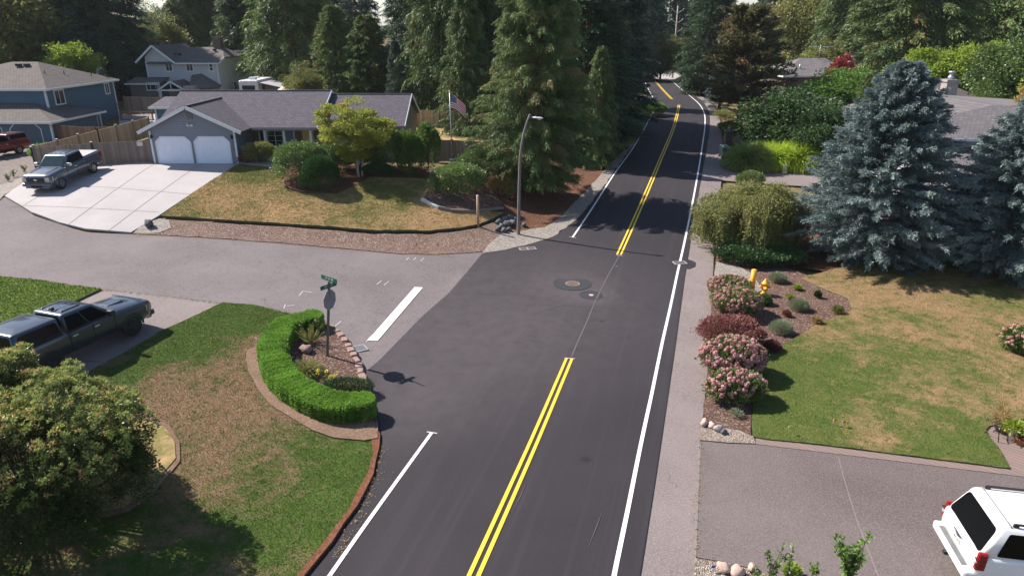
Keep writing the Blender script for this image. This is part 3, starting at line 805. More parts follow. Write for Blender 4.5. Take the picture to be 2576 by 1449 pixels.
def conifer(name, H, Rr, matl, h0=.08, nb=150, tw=26, lv=3, twl=.9, ll=.28, lw=.09, up=.1, droop=.35, prof=1.0, hang=.3, seed=1, bark='bark', parent=None,
            lean=0.0, gap=.0, trunks=1, tipup=0.0, showbranch=False, spread=1.0, tonebias=0.0, frac=None):
    """parent gets trunk + crown. branches with side twigs with needle sprays"""
    rng = np.random.default_rng(seed)
    t = rng.random(nb) ** 1.15
    t = np.sort(t)
    h = h0 * H + (H * (1 - h0)) * t
    Lb = Rr * (1 - t) ** prof * rng.uniform(.72, 1.12, nb) * (1 - gap * (rng.random(nb) < .3)) + .25
    low = np.clip((t) / .12, .55, 1); Lb *= low
    az = rng.uniform(0, 2 * np.pi, nb) if True else None
    az = (np.arange(nb) * 2.39996 + rng.normal(0, .35, nb))
    dirs = np.stack([np.cos(az), np.sin(az), np.zeros(nb)], 1)
    upb = up + rng.normal(0, .07, nb) + .35 * t
    dr = droop * (1 - .55 * t) + rng.normal(0, .05, nb)
    btone = np.clip(rng.normal(.44 + tonebias, .22, nb), 0.02, .9)
    s = (rng.random((nb, tw)) ** .62)
    s = .12 + .88 * s
    LbX = Lb[:, None]
    def pt(s_):
        z = LbX * (upb[:, None] * s_ - dr[:, None] * s_ ** 2 + tipup * np.clip(s_ - .6, 0, 1) ** 2)
        return dirs[:, None, :] * (LbX * s_)[..., None] + np.stack([np.zeros_like(z), np.zeros_like(z), z + h[:, None]], -1)
    B = pt(s)
    lat = np.stack([-dirs[:, 1], dirs[:, 0], np.zeros(nb)], 1)[:, None, :]
    sg = np.where(rng.random((nb, tw)) < .5, -1, 1)[..., None]
    side = rng.uniform(.35, 1.1, (nb, tw, 1)) * spread * (1.15 - s[..., None])
    fw = rng.uniform(.5, 1.0, (nb, tw, 1))
    D = dirs[:, None, :] * fw + lat * sg * side * 1.2 + np.array([0, 0, 1.]) * (-hang + rng.normal(0, .18, (nb, tw, 1)))
    D = uni(D)
    TL = twl * (1.2 - .65 * s) * np.minimum(1, .35 + LbX / (Rr * .6)) * rng.uniform(.6, 1.15, (nb, tw))
    if frac: TL *= frac
    B = B.reshape(-1, 3); D = D.reshape(-1, 3); TL = TL.reshape(-1)
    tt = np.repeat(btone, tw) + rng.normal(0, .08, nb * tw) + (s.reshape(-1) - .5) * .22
    # needles sprays along each twig
    q = (np.arange(lv) + rng.random((len(B), lv))) / lv
    P = B[:, None, :] + D[:, None, :] * (TL[:, None] * q)[..., None]
    P[..., 2] -= (TL[:, None] * q ** 2) * hang * .35
    d2 = uni(D[:, None, :] + rng.normal(0, .38, P.shape) + np.array([0, 0, -hang * .5]))
    P = P.reshape(-1, 3); d2 = d2.reshape(-1, 3)
    n = len(P)
    tn = np.repeat(tt, lv) + rng.normal(0, .09, n)
    if lean: P[:, 0] += P[:, 2] * lean
    cr = leaves("crown", P, d2, ll * rng.uniform(.7, 1.3, n), lw * rng.uniform(.7, 1.3, n), tn, matl, parent, rng=rng)
    mb = MB()
    tr = .016 * H + .05
    for k in range(trunks):
        ox = (k - (trunks - 1) / 2) * tr * 2.6
        mb.tube([(ox, 0, -.3), (ox * 1.05, 0, H * .3), (ox * .3 + lean * H * .6, 0, H * .6), (lean * H, 0, H * .98)], [tr * 1.25 / (1 + .25 * (trunks - 1)), tr * .85, tr * .5, .02], 8)
    bi = range(nb) if showbranch else range(0, nb, 3)
    for i in bi:
        L_ = Lb[i] * .8
        pp = []
        for u in (0, .5, 1.0):
            z = h[i] + L_ * (upb[i] * u - dr[i] * u * u * .8)
            pp.append((dirs[i, 0] * L_ * u + lean * z, dirs[i, 1] * L_ * u, z))
        mb.tube(pp, [.018 + .012 * L_, .012 + .006 * L_, .006], 4, cap=False)
    mb.build("trunk", M[bark], parent)
    return cr

def clumps_in(rng, n, H, Rr, h0, shape):
    """clump centres through the crown volume, more near the outside"""
    out = []
    while len(out) < n:
        u = rng.normal(size=3); u /= np.linalg.norm(u)
        rr_ = rng.random() ** .38
        p = u * rr_
        if p[2] < -.85: continue
        w = 1.0
        if shape == 'cone': w = np.clip(1.0 - .42 * (p[2] + .3), .25, 1.1)
        if shape == 'column': w = 1.0
        if shape == 'vase': w = np.clip(.75 + .45 * p[2], .35, 1.15)
        out.append((p[0] * Rr * w, p[1] * Rr * w, h0 + (H - h0) * (.5 + .5 * p[2])))
    return np.array(out)
def broadleaf(name, H, Rr, matl, h0=1.2, nc=70, cr=.8, nl=260, ll=.16, lw=.09, shape='round', seed=1, parent=None, bark='bark_grey', trunk=True, flat=.7, droop=-.1, core=False, tonebias=0., stems=1, tr=None, centre=None):
    rng = np.random.default_rng(seed)
    C = clumps_in(rng, nc, H - cr * .5, Rr - cr * .5, h0, shape)
    if centre is not None: C = C + np.array(centre)
    ct = np.clip(rng.normal(.42 + tonebias, .17, nc), .03, .8)
    cs = cr * rng.uniform(.6, 1.25, nc)
    u = uni(rng.normal(size=(nc, nl, 3)))
    r_ = rng.random((nc, nl, 1)) ** .45
    P = C[:, None, :] + u * r_ * cs[:, None, None] * np.array([1, 1, flat])
    outw = uni(P - np.array([0, 0, h0 + (H - h0) * .35]))
    D = uni(u * .7 + outw * .5 + rng.normal(0, .55, P.shape) + np.array([0, 0, droop]))
    P = P.reshape(-1, 3); D = D.reshape(-1, 3); n = len(P)
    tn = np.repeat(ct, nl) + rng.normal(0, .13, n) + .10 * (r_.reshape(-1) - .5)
    cw = leaves("crown", P, D, ll * rng.uniform(.6, 1.35, n), lw * rng.uniform(.7, 1.3, n), tn, matl, parent, rng=rng, fold=.15)
    if trunk:
        mb = MB(); tr = tr or .02 * H + .03
        top = H * .72
        for k in range(stems):
            a0 = 2 * math.pi * k / max(1, stems); off = 0 if stems == 1 else tr * 1.6
            bx, by = off * math.cos(a0), off * math.sin(a0)
            mb.tube([(bx, by, -.2), (bx * 1.6, by * 1.6, h0 * .7), (bx * 3, by * 3, H * .45), (bx * 4, by * 4, top)], [tr * 1.2, tr * .85, tr * .5, .015], 7)
        step = max(1, nc // 45)
        for i in range(0, nc, step):
            c = C[i]; zb = max(h0 * .6, min(c[2] * .55, top * .8))
            mb.tube([(0, 0, zb), (c[0] * .45, c[1] * .45, (zb + c[2]) * .52), tuple(c)], [tr * .35, tr * .2, .012], 4, cap=False)
        mb.build("trunk", M[bark], parent)
    return cw

def shrub(name, loc, H, Rx, Ry, matl, n=9000, ll=.09, lw=.05, seed=1, lump=.18, label=None, cat='shrub', group=None, rz=0, surf=.75, tonebias=0, stems='bark', core=True, upb=.25, base=.0, power=2.0):
    """rounded bush: leaves in an uneven shell round an inner mass of twigs"""
    root = empty(name, loc, rz, label, cat, group)
    rng = np.random.default_rng(seed)
    u = uni(rng.normal(size=(n, 3)))
    u[:, 2] = np.abs(u[:, 2]) * np.where(rng.random(n) < .8, 1, -.45)
    u = uni(u)
    k = rng.normal(size=(10, 3)) * 2.6; ph = rng.uniform(0, 6.28, 10)
    f = 1 + lump * np.mean(np.sin(u @ k.T + ph), axis=1) * 2.2
    f2 = np.mean(np.sin((u * 3.1) @ k.T + ph * 2), axis=1)
    f += lump * .8 * f2
    if lump > .05:
        cd = uni(rng.normal(size=(70, 3)) + [0, 0, .35]); dm = np.max(u @ cd.T, axis=1); f += lump * 2.2 * (dm - .90) / .1 * .35; f2 = f2 * .5 + (dm - .93) * 7
    r_ = surf + (1 - surf) * rng.random(n) ** .6
    r_ = np.where(rng.random(n) < .25, r_ * rng.uniform(.7, 1, n), r_)
    E = np.array([Rx, Ry, H * (.5 if base == 0 else .5)])
    zc = H * .5
    if power != 2.0:
        uu = np.sign(u) * np.abs(u) ** (2 / power); u2 = uu
    else: u2 = u
    if lump > .05: r_ = r_ * np.where(rng.random(n) < .10, 1 + .16 * rng.random(n), 1)
    P = u2 * E * (r_ * f)[:, None]; P[:, 2] += zc + base
    P[:, 2] = np.maximum(P[:, 2], .03)
    D = uni(u * .8 + rng.normal(0, .5, P.shape) + np.array([0, 0, upb]))
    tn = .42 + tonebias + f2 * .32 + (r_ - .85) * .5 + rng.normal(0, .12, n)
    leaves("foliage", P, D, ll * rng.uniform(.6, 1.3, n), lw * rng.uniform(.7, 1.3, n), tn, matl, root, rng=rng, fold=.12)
    mb = MB()
    if core:
        for i in range(14):
            a = rng.uniform(0, 6.28); e = rng.uniform(.3, .8)
            mb.tube([(0, 0, -.05), (Rx * .4 * math.cos(a) * e, Ry * .4 * math.sin(a) * e, H * .4), (Rx * .8 * math.cos(a) * e, Ry * .8 * math.sin(a) * e, H * .8)], [.03, .02, .006], 4, cap=False)
    if len(mb.v): mb.build("stem", M[stems], root)
    return root

F = {}
F['fir'] = leafmat("needles_dark", (.012, .027, .015), (.058, .105, .050), trans=.12)
F['firblue'] = leafmat("needles_bluish_green", (.018, .036, .026), (.065, .11, .075), trans=.12)
F['cedar'] = leafmat("cedar_sprays", (.024, .044, .015), (.115, .165, .052), (.19, .13, .05), trans=.2, ex_amt=.06)
F['deodar'] = leafmat("deodar_sprays", (.030, .056, .020), (.135, .190, .066), (.28, .23, .10), trans=.25, ex_amt=.16)
F['spruce'] = leafmat("blue_spruce_needles", (.035, .058, .060), (.23, .29, .28), trans=.06, hue=.05)
F['spruce2'] = leafmat("blue_spruce_far", (.04, .065, .07), (.12, .17, .175), trans=.1)
F['lowmass'] = leafmat("leaves_dark_green", (.015, .035, .012), (.06, .11, .035), trans=.2)
F['pine'] = leafmat("pine_needles", (.045, .052, .025), (.15, .14, .065), (.22, .13, .07), trans=.15, ex_amt=.14)
F['oak'] = leafmat("leaves_green", (.025, .050, .012), (.10, .165, .035), trans=.3)
F['lime'] = leafmat("leaves_lime", (.07, .11, .012), (.25, .33, .045), (.36, .30, .05), trans=.35, ex_amt=.1)
F['olive'] = leafmat("leaves_olive", (.05, .06, .018), (.19, .20, .065), (.30, .20, .08), trans=.3, ex_amt=.15)
F['maple'] = leafmat("maple_leaves", (.07, .10, .018), (.30, .32, .06), (.50, .30, .08), trans=.35, ex_amt=.22)
F['alder'] = leafmat("alder_leaves", (.05, .075, .035), (.16, .21, .10), (.26, .24, .12), trans=.3, ex_amt=.1)
F['glossy'] = leafmat("glossy_leaves", (.022, .045, .013), (.12, .18, .055), (.22, .28, .13), trans=.18, rough=.42, ex_amt=.07)  # extra tone paints pale highlights onto a few of the leaves
F['dkbush'] = leafmat("dark_bush", (.012, .030, .010), (.045, .090, .028), trans=.12, rough=.5)
F['ball'] = leafmat("clipped_green", (.012, .038, .010), (.045, .115, .026), trans=.12)
F['hedge'] = leafmat("hedge_bright", (.035, .088, .014), (.20, .355, .055), trans=.3, rough=.45)
F['rhodo'] = leafmat("rhododendron_leaves", (.022, .036, .012), (.105, .125, .042), trans=.18, rough=.35)
F['rhodotip'] = leafmat("rhododendron_tips", (.13, .19, .05), (.35, .39, .12), (.60, .36, .16), trans=.2, rough=.5, ex_amt=.4)
F['hydleaf'] = leafmat("hydrangea_leaves", (.04, .085, .015), (.14, .24, .045), trans=.3)
F['hydleafdk'] = leafmat("hydrangea_leaves_dark", (.03, .06, .014), (.11, .17, .04), trans=.25)
F['hydflower'] = leafmat("hydrangea_flowers", (.22, .09, .09), (.44, .25, .235), (.62, .42, .45), trans=.2, ex_amt=.14, rough=.8)
F['hydfade'] = leafmat("hydrangea_dried_heads", (.17, .075, .065), (.40, .24, .19), (.34, .14, .16), trans=.15, ex_amt=.25, rough=.8)
F['barberry'] = leafmat("purple_leaves", (.07, .025, .025), (.22, .085, .075), (.12, .17, .05), trans=.2, ex_amt=.16)
F['blueflower'] = leafmat("blue_flowers", (.05, .09, .30), (.16, .24, .52), trans=.15, rough=.8)
F['pinkflower'] = leafmat("pink_flowers", (.55, .28, .30), (.72, .45, .47), trans=.2, rough=.8)
F['redleaf'] = leafmat("red_leaves", (.16, .025, .03), (.38, .08, .08), trans=.25)
F['grassgreen'] = leafmat("grass_blades_green", (.06, .11, .025), (.19, .27, .07), (.35, .27, .15), trans=.3, ex_amt=.15)
F['grasslime'] = leafmat("grass_blades_lime", (.12, .19, .015), (.38, .48, .05), trans=.35)
F['lavender'] = leafmat("lavender_grey_green", (.09, .11, .065), (.24, .27, .17), trans=.2)
F['birch'] = leafmat("weeping_birch_leaves", (.05, .066, .02), (.20, .21, .070), (.26, .15, .07), trans=.3, ex_amt=.2)
F['yellowfl'] = leafmat("yellow_flowers", (.7, .42, .03), (.85, .6, .06), trans=.2)
F['tanbush'] = leafmat("dry_ochre_leaves", (.12, .09, .03), (.33, .24, .09), (.42, .24, .10), trans=.25, ex_amt=.3)
# ---------------------------------------------------------------- trees
def place(px, py, D=None):
    g = G(px, py) if D is None else atD(px, py, D)
    return onG(g.x, g.y)
PROTO = {}
def proto(kind, root):
    PROTO[kind] = root
def make_kind(kind, root):
    if kind == 'fir': conifer('fir', 26, 4.6, F['fir'], h0=.04, nb=260, tw=46, lv=6, twl=1.8, ll=.40, lw=.085, up=.12, droop=.42, prof=.8, hang=.35, seed=11, parent=root)
    if kind == 'fir2': conifer('fir', 22, 4.2, F['firblue'], h0=.03, nb=240, tw=46, lv=6, twl=1.6, ll=.36, lw=.08, up=.2, droop=.45, prof=.85, hang=.3, seed=12, parent=root)
    if kind == 'cedar': conifer('cedar', 24, 4.8, F['cedar'], h0=.02, nb=260, tw=46, lv=6, twl=1.6, ll=.38, lw=.085, up=.05, droop=.45, prof=.7, hang=.8, seed=13, parent=root)
    if kind == 'cedar2': conifer('cedar', 14, 3.4, F['cedar'], h0=.02, nb=230, tw=44, lv=5, twl=1.1, ll=.32, lw=.08, up=.45, droop=.35, prof=.75, hang=.35, seed=14, parent=root, tonebias=.15)
    if kind == 'bspruce': conifer('spruce', 12, 3.0, F['spruce2'], h0=.03, nb=170, tw=30, lv=3, twl=.9, ll=.3, lw=.1, up=.2, droop=.3, prof=.9, hang=.1, seed=15, parent=root)
    if kind == 'broad': broadleaf('tree', 15, 5.4, F['oak'], h0=2.5, nc=150, cr=1.5, nl=170, ll=.36, lw=.22, seed=21, parent=root)
    if kind == 'alder': broadleaf('tree', 20, 5.0, F['alder'], h0=4, nc=130, cr=1.5, nl=120, ll=.36, lw=.22, seed=22, parent=root)
    if kind == 'olive': broadleaf('tree', 13, 4.6, F['olive'], h0=1.5, nc=130, cr=1.4, nl=160, ll=.32, lw=.2, seed=23, parent=root)
    if kind == 'lime': broadleaf('tree', 8, 3.2, F['lime'], h0=1.0, nc=110, cr=.9, nl=150, ll=.24, lw=.14, seed=24, parent=root)
    if kind == 'glossy': broadleaf('tree', 12, 5.0, F['glossy'], h0=1.0, nc=160, cr=1.3, nl=200, ll=.26, lw=.16, seed=25, parent=root)
    if kind == 'low': broadleaf('tree', 6, 3.6, F['lowmass'], h0=.2, nc=120, cr=1.0, nl=170, ll=.24, lw=.15, seed=26, parent=root)
    if kind == 'ltgreen': broadleaf('tree', 8, 4.0, F['hydleaf'], h0=.5, nc=130, cr=1.0, nl=170, ll=.24, lw=.15, seed=27, parent=root)
SIZE = {'fir': 26, 'fir2': 22, 'cedar': 24, 'cedar2': 14, 'bspruce': 12, 'broad': 15, 'alder': 20, 'olive': 13, 'lime': 8, 'glossy': 12, 'low': 6, 'ltgreen': 8}
NAME = {'fir': 'fir_tree', 'fir2': 'fir_tree', 'cedar': 'cedar_tree', 'cedar2': 'cedar_tree', 'bspruce': 'spruce_tree', 'broad': 'broadleaf_tree', 'alder': 'alder_tree', 'olive': 'broadleaf_tree', 'lime': 'maple_tree', 'glossy': 'evergreen_tree', 'low': 'leafy_tree', 'ltgreen': 'leafy_tree'}
_tn = [0]
def tree(kind, x, y, H, label, wide=1.0, group=None):
    _tn[0] += 1; r_ = random.Random(_tn[0] * 17)
    loc = onG(x, y)
    if kind not in PROTO:
        root = empty(NAME[kind], (0, 0, 0)); make_kind(kind, root); PROTO[kind] = root
    else:
        root = copy_tree(PROTO[kind])
        for k in ("group",):
            if k in root: del root[k]
    s = H / SIZE[kind]
    root.location = loc; root.rotation_euler = (0, 0, r_.uniform(0, 6.28)); root.scale = (s * wide, s * wide, s)
    tag(root, label, 'tree', group)
    return root
def tpx(kind, px, D, H, label, wide=1.0, group=None):
    """tree standing in the direction of photo column px at depth D"""
    wide *= random.Random(int(px * 7 + D)).uniform(.82, 1.2)
    if D > 92 and kind in ('fir', 'fir2', 'cedar'): wide *= 1.3
    x = (px - 1288) / FPX * D; y = D * math.cos(PITCH) + 0.36 * 10
    return tree(kind, x, y, H, label, wide, group)

# the woods behind the houses on the left (far to near)
tpx('fir', -40, 112, 30, "dark fir at the left border of the photo, behind all roofs", 1.2)
tpx('fir2', 60, 122, 28, "tall dark green cedar behind the far left roof", 1.3)
tpx('olive', 130, 98, 20, "grey green conifer rising left of the hipped blue house roof", 1.2)
tpx('cedar', 205, 118, 29, "tall cedar straight above the blue house ridge", 1.3)
tpx('fir', 285, 108, 30, "tall dark fir standing left of the sky gap", 1.45)
tpx('fir', 360, 104, 26, "broad almost black fir just left of the sky gap and skylight roof", .95)
tpx('olive', 10, 86, 11, "rounded olive tree at the left border above the far left roof", 1.2)
tpx('alder', 487, 150, 14.6, "thin crowned pale alder standing in the left sky gap", 1.1)
tpx('olive', 490, 128, 12, "low yellowish tree below the alder in the left sky gap", 1.2)
tpx('cedar', 560, 140, 27, "fresh green cedar right of the pale alder", .8)
tpx('fir', 625, 150, 33, "dark fir behind the two storey grey house", 1.3)
tpx('cedar', 665, 132, 19, "pointed green cedar right of the grey house chimney", 1.2)
tpx('fir', 720, 135, 32, "very dark fir right of the pointed cedar", 1.3)
tpx('cedar', 780, 104, 24, "fine textured grey green cedar above the white trailer", 1.15)
tpx('fir', 860, 140, 33, "dark fir rising behind the two bright young cedars", 1.3)
tpx('fir2', 935, 118, 27, "dark conifer on the left side of the middle sky gap", .55)
tpx('fir2', 1074, 102, 30, "blue green fir forming the right side of the middle sky gap", .62)
tpx('cedar2', 878, 86, 11.6, "bright green young cedar behind the garage house, left one of the pair", 1.45)
tpx('cedar2', 952, 84, 10.6, "bright green young cedar behind the garage house, right one of the pair", 1.35)
tpx('olive', 795, 80, 6.2, "yellow green bushy tree behind the ridge beside the tan parasol", 1.2)
tpx('fir2', 1015, 76, 8.5, "small blue green fir behind the right gable of the garage house", 1.0)
tpx('fir', 1090, 86, 27, "dark fir above the far backyard fence, left of the flagpole", 1.1)
tpx('cedar', 1130, 76, 24, "weeping cedar with pale hanging sprays behind the flagpole", 1.05)
tpx('cedar', 1215, 80, 27, "tall weeping cedar right of the flag", 1.1)
tpx('cedar', 1180, 66, 13, "low drooping cedar in front of the backyard fence corner", 1.0)
tpx('fir', 1290, 90, 26, "tall dark fir behind the big drooping deodar", 1.3)
tpx('fir', 1400, 84, 24, "dark fir right behind the lamp post deodar", 1.25)
tpx('fir', 1465, 66, 16.2, "huge dark fir beside the main road, nearest of the row", 1.75)
tpx('fir2', 1528, 77, 19, "second dark fir of the row beside the main road", 1.2)
tpx('fir', 1545, 98, 24, "third fir of the roadside row, at the left end of the small side street", .62)
tpx('cedar', 1500, 60, 10, "low bushy cedar under the roadside firs, touching the gravel strip", .95)
tpx('low', 1535, 74, 4.5, "dark rounded bush at the foot of the roadside firs near the bend", .8)
tpx('fir2', 1578, 150, 26, "distant fir on the left side of the power pole", 1.0)
# woods round the far end of the road
tpx('olive', 1630, 150, 9, "brownish distant tree in front of the power pole foot", 1.0)
tpx('olive', 1680, 152, 10, "reddish brown distant tree right of the power pole", 1.0)
tpx('fir', 1700, 210, 34, "distant pale fir above the end of the road", 1.3)
tpx('lime', 1688, 150, 7, "small lime green tree at the far bend of the road", 1.0)
tpx('fir', 1738, 118, 21, "dark green fir on the right side at the far bend", 1.0)
tpx('fir2', 1748, 190, 30, "tall distant fir left of the right sky gap", .7)
tpx('bspruce', 1796, 150, 13, "slender bluish conifer standing in the right sky gap", .8)
tpx('bspruce', 1812, 108, 11, "blue green spruce left of the brown pine", 1.3)
tpx('bspruce', 1780, 96, 7, "small dark spruce at the road edge by the far bend", 1.1)
tpx('lime', 1765, 102, 4.2, "small lime green bush at the road edge by the far bend", .5)
tpx('fir2', 1885, 165, 25, "light grey green conifer behind the brown pine", 1.2)
tpx('olive', 1950, 140, 19, "pale yellowish tree behind and right of the brown pine", 1.2)
tpx('cedar', 2050, 125, 30, "tall fine textured cedar left of the television aerial", 1.0)
tpx('olive', 2015, 100, 9.0, "ochre leaved tree behind the small roof with the aerial", 1.0)
tpx('fir', 2135, 150, 34, "dark fir between the two tall cedars on the right", 1.0)
tpx('cedar', 2205, 100, 27, "big full green cedar right of the television aerial", 1.25)
tpx('fir', 2330, 130, 34, "dark fir behind the yellow green crowns on the right", 1.0)
tpx('cedar', 2405, 112, 28, "tall cedar above the brick chimney", 1.3)
tpx('fir', 2520, 110, 30, "dark fir at the upper right corner", 1.3)
tpx('lime', 2265, 78, 9.2, "yellow green soft crown behind the blue spruce top", 1.15)
tpx('lime', 2395, 76, 10, "yellow green crown behind the chimney cap", 1.1)
tpx('glossy', 2500, 66, 12.5, "glossy leaved evergreen behind the right grey roof", 1.05)
tpx('lime', 2625, 62, 11.5, "bright lime tree cut by the right border of the photo", 1.0)
tpx('ltgreen', 2085, 72, 7.6, "bright green leafy tree in front of the small roof with the aerial", 1.35)
tpx('low', 1975, 66, 6.2, "dark green leafy mass right of the pine trunk", 1.2)
tpx('low', 2060, 60, 5.6, "dark shaded tree behind the lime ornamental grass", 1.1)
tpx('cedar2', 2145, 62, 7.5, "narrow dark conifer between the leafy tree and the blue spruce", .8)
tpx('low', 2250, 56, 6.0, "dark leafy tree hidden behind the big blue spruce", 1.0)
tpx('cedar', 2750, 76, 24, "cedar outside the right border behind the lime tree", 1.2)
# between houses left
tpx('lime', 265, 90, 8.2, "yellow green maple behind the blue house", 1.1)
tpx('bspruce', 322, 84, 5.2, "little blue spruce right of the blue house", .9)
tpx('cedar2', 255, 104, 11, "brown green conifer behind the yellow green maple", 1.0)
tpx('bspruce', 285, 100, 12, "blue grey spruce behind the yellow green maple", .8)
tpx('olive', 325, 92, 5, "olive bush beside the little blue spruce", .8)
tpx('alder', 365, 108, 9.0, "thin grey tree left of the grey house gable", .6)
tpx('olive', 175, 100, 8.5, "grey brown bush left of the yellow green maple", 1.2)

# far-off woods closing the horizon, one mass
def far_woods():
    rng = np.random.default_rng(77); P = []; D = []; tn = []
    for px in np.arange(-260, 2900, 26):
        if 385 < px < 560 or 945 < px < 1065 or 1750 < px < 1845: continue
        d = rng.uniform(195, 260); x = (px + rng.uniform(-12, 12) - 1288) / FPX * d; y = d * .96; H = rng.uniform(19, 34); R_ = rng.uniform(4, 6.5); n = 5200
        t = rng.random(n) ** .8; a = rng.uniform(0, 6.28, n); r_ = R_ * (1 - t) ** .75 * rng.random(n) ** .35 * (1 + .25 * np.sin(t * 40 + a * 2))
        P.append(np.stack([x + r_ * np.cos(a), y + r_ * np.sin(a), 2 + t * H], 1)); D.append(uni(np.stack([np.cos(a), np.sin(a), rng.normal(-.4, .4, n)], 1))); tn.append(np.clip(rng.normal(.4, .2), 0, .8) + rng.normal(0, .12, n))
    P = np.concatenate(P); leaves('distant_woods', P, np.concatenate(D), 1.1, .42, np.concatenate(tn), F['firblue'], rng=rng, label="far-off dark conifer woods closing the horizon behind all houses", cat='woods', kind='stuff')
far_woods()

# near specimen trees -------------------------------------------------
r = empty('deodar_cedar', place(1346, 487), 0.3, "tall drooping deodar cedar with twin trunk behind the lamp post", 'tree')
conifer('deodar', 16.6, 5.1, F['deodar'], h0=.07, nb=380, tw=90, lv=8, twl=1.0, ll=.20, lw=.045, up=.28, droop=.45, prof=.72, hang=.5, seed=31, parent=r, trunks=2, showbranch=True, bark='bark', spread=1.15, tipup=.3, tonebias=.05)
def bspruce(px, py, H, Rr, seed, label):
    r = empty('blue_spruce', place(px, py), seed, label, 'tree')
    conifer('spruce', H, Rr, F['spruce'], h0=.05, nb=720, tw=100, lv=8, twl=.66, ll=.135, lw=.038, up=.14, droop=.26, prof=.80, hang=.12, seed=seed, parent=r, tipup=.35, bark='bark_grey', spread=1.0)
    return r
bspruce(2188, 655, 10.6, 4.9, 41, "broad blue spruce between the weeping birch and the right house")
bspruce(2538, 690, 9.6, 4.9, 42, "blue spruce cut by the right border of the photo")
r = empty('pine_tree', place(1855, 335), 0.5, "brown green pine with bare red trunk beyond the bins", 'tree')
conifer('pine', 12.4, 5.0, F['pine'], h0=.24, nb=190, tw=50, lv=5, twl=1.1, ll=.34, lw=.12, up=.35, droop=.22, prof=.5, hang=-.15, seed=43, parent=r, showbranch=True, gap=.3)

# weeping birch: bare pale arching limbs with hanging curtains of leaves
def weeping(px, py):
    root = empty('weeping_birch', place(px, py), 0, "weeping birch with pale bare arching limbs beside the shoulder path", 'tree')
    rng = np.random.default_rng(51); mb = MB(); P = []; D = []; tn = []
    mb.tube([(0, 0, -.2), (.1, 0, 1.5), (-.05, .1, 2.6), (.1, 0, 3.3)], [.16, .14, .12, .08], 8)
    for i in range(40):
        a = i * 2.4 + rng.normal(0, .3); Rl = rng.uniform(.8, 3.45); hz = 3.75 - .30 * Rl + rng.normal(0, .22)
        pts = []; dx, dy = math.cos(a), math.sin(a); z0 = min(hz - .3, rng.uniform(2.0, 3.0))
        for s in np.linspace(0, 1, 8):
            wob = rng.normal(0, .05, 3)
            pts.append((dx * Rl * s + wob[0], dy * Rl * s + wob[1], z0 + (hz - z0) * math.sin(min(s * 2.2, 1.57)) - 1.1 * max(0, s - .65) ** 1.3 * 2 + wob[2]))
        mb.tube(pts, list(np.linspace(.05 if i % 4 == 0 else .02, .012 if i % 4 == 0 else .005, 8)), 5, cap=False)
        for s in range(2, 8):
            if i % 4 == 0 and s < 5: continue
            pp = np.array(pts[s]) + rng.normal(0, .28, (160, 3)) * [1, 1, .4] + [0, 0, .06]; P.append(pp); D.append(uni(rng.normal(0, .8, pp.shape) + [0, 0, -.3])); tn.append(rng.normal(.55, .15, 160))
        for s in range(2, 8):
            for _ in range(11):
                b = np.array(pts[s]) + rng.normal(0, .22, 3) * [1, 1, .3]
                ln = rng.uniform(1.0, min(3.2, b[2] - .15)) * (.78 + .22 * s / 8); n = int(ln / .085) + 2; q = np.linspace(0, 1, n)
                sw = rng.normal(0, .2, 2); tb = np.clip(rng.normal(.45, .2), .05, .98)
                pp = np.stack([b[0] + sw[0] * q, b[1] + sw[1] * q, b[2] + .05 - ln * q], 1); pp = np.repeat(pp, 3, 0)
                P.append(pp + rng.normal(0, .05, pp.shape)); D.append(uni(rng.normal(0, .45, pp.shape) + [0, 0, -.9])); tn.append(tb + rng.normal(0, .08, len(pp)))
    P = np.concatenate(P); D = np.concatenate(D); tn = np.concatenate(tn)
    P[:, 2] = np.maximum(P[:, 2], .1)
    leaves("crown", P, D, .13, .055, tn, F['birch'], root, rng=rng)
    mb.build("trunk", M['twig_pale'], root)
weeping(1896, 622)

# garden maple
r = empty('japanese_maple', place(905, 449), 0.4, "yellow green maple with orange tips in front of the garage house", 'tree')
broadleaf('maple', 5.6, 3.5, F['maple'], h0=1.0, nc=125, cr=.58, nl=330, ll=.13, lw=.075, shape='vase', seed=53, parent=r, stems=3, tr=.09, flat=.42, bark='twig_pale')
# ---------------------------------------------------------------- houses
def window(par, ax, c, u0, u1, z0, z1, mull=(.5,), bars=(), sgn=-1, fw=.09, matf='trim', hb=(), name='window', split=False):
    """window lying on plane ax=c; sgn = outward direction along ax"""
    fr = MB(); gl = MB()
    def bx(m, a0, a1, b0, b1, d0, d1):
        lo, hi = sorted((c + sgn * d0, c + sgn * d1))
        if ax == 'y': m.box(a0, a1, lo, hi, b0, b1)
        else: m.box(lo, hi, a0, a1, b0, b1)
    bx(fr, u0, u1, z0, z0 + fw, .0, .06); bx(fr, u0, u1, z1 - fw, z1, .0, .06)
    bx(fr, u0, u0 + fw, z0 + fw, z1 - fw, .0, .06); bx(fr, u1 - fw, u1, z0 + fw, z1 - fw, .0, .06)
    for m in mull:
        x = u0 + (u1 - u0) * m; bx(fr, x - .03, x + .03, z0 + fw, z1 - fw, .0, .05)
    for m in hb:
        z = z0 + (z1 - z0) * m; bx(fr, u0 + fw, u1 - fw, z - .03, z + .03, .0, .052)
    for m in bars:
        z = z0 + (z1 - z0) * m; bx(fr, u0 + fw, u1 - fw, z - .012, z + .012, .0, .04)
    bx(gl, u0 + fw, u1 - fw, z0 + fw, z1 - fw, .0, .025)
    f = fr.build(name, M[matf], par); g = gl.build('pane', M['glass'], f)
    return f
def octo(x0, x1, z0, z1, c):
    return [(x0, z0), (x1, z0), (x1, z1 - c), (x1 - c, z1), (x0 + c, z1), (x0, z1 - c)]
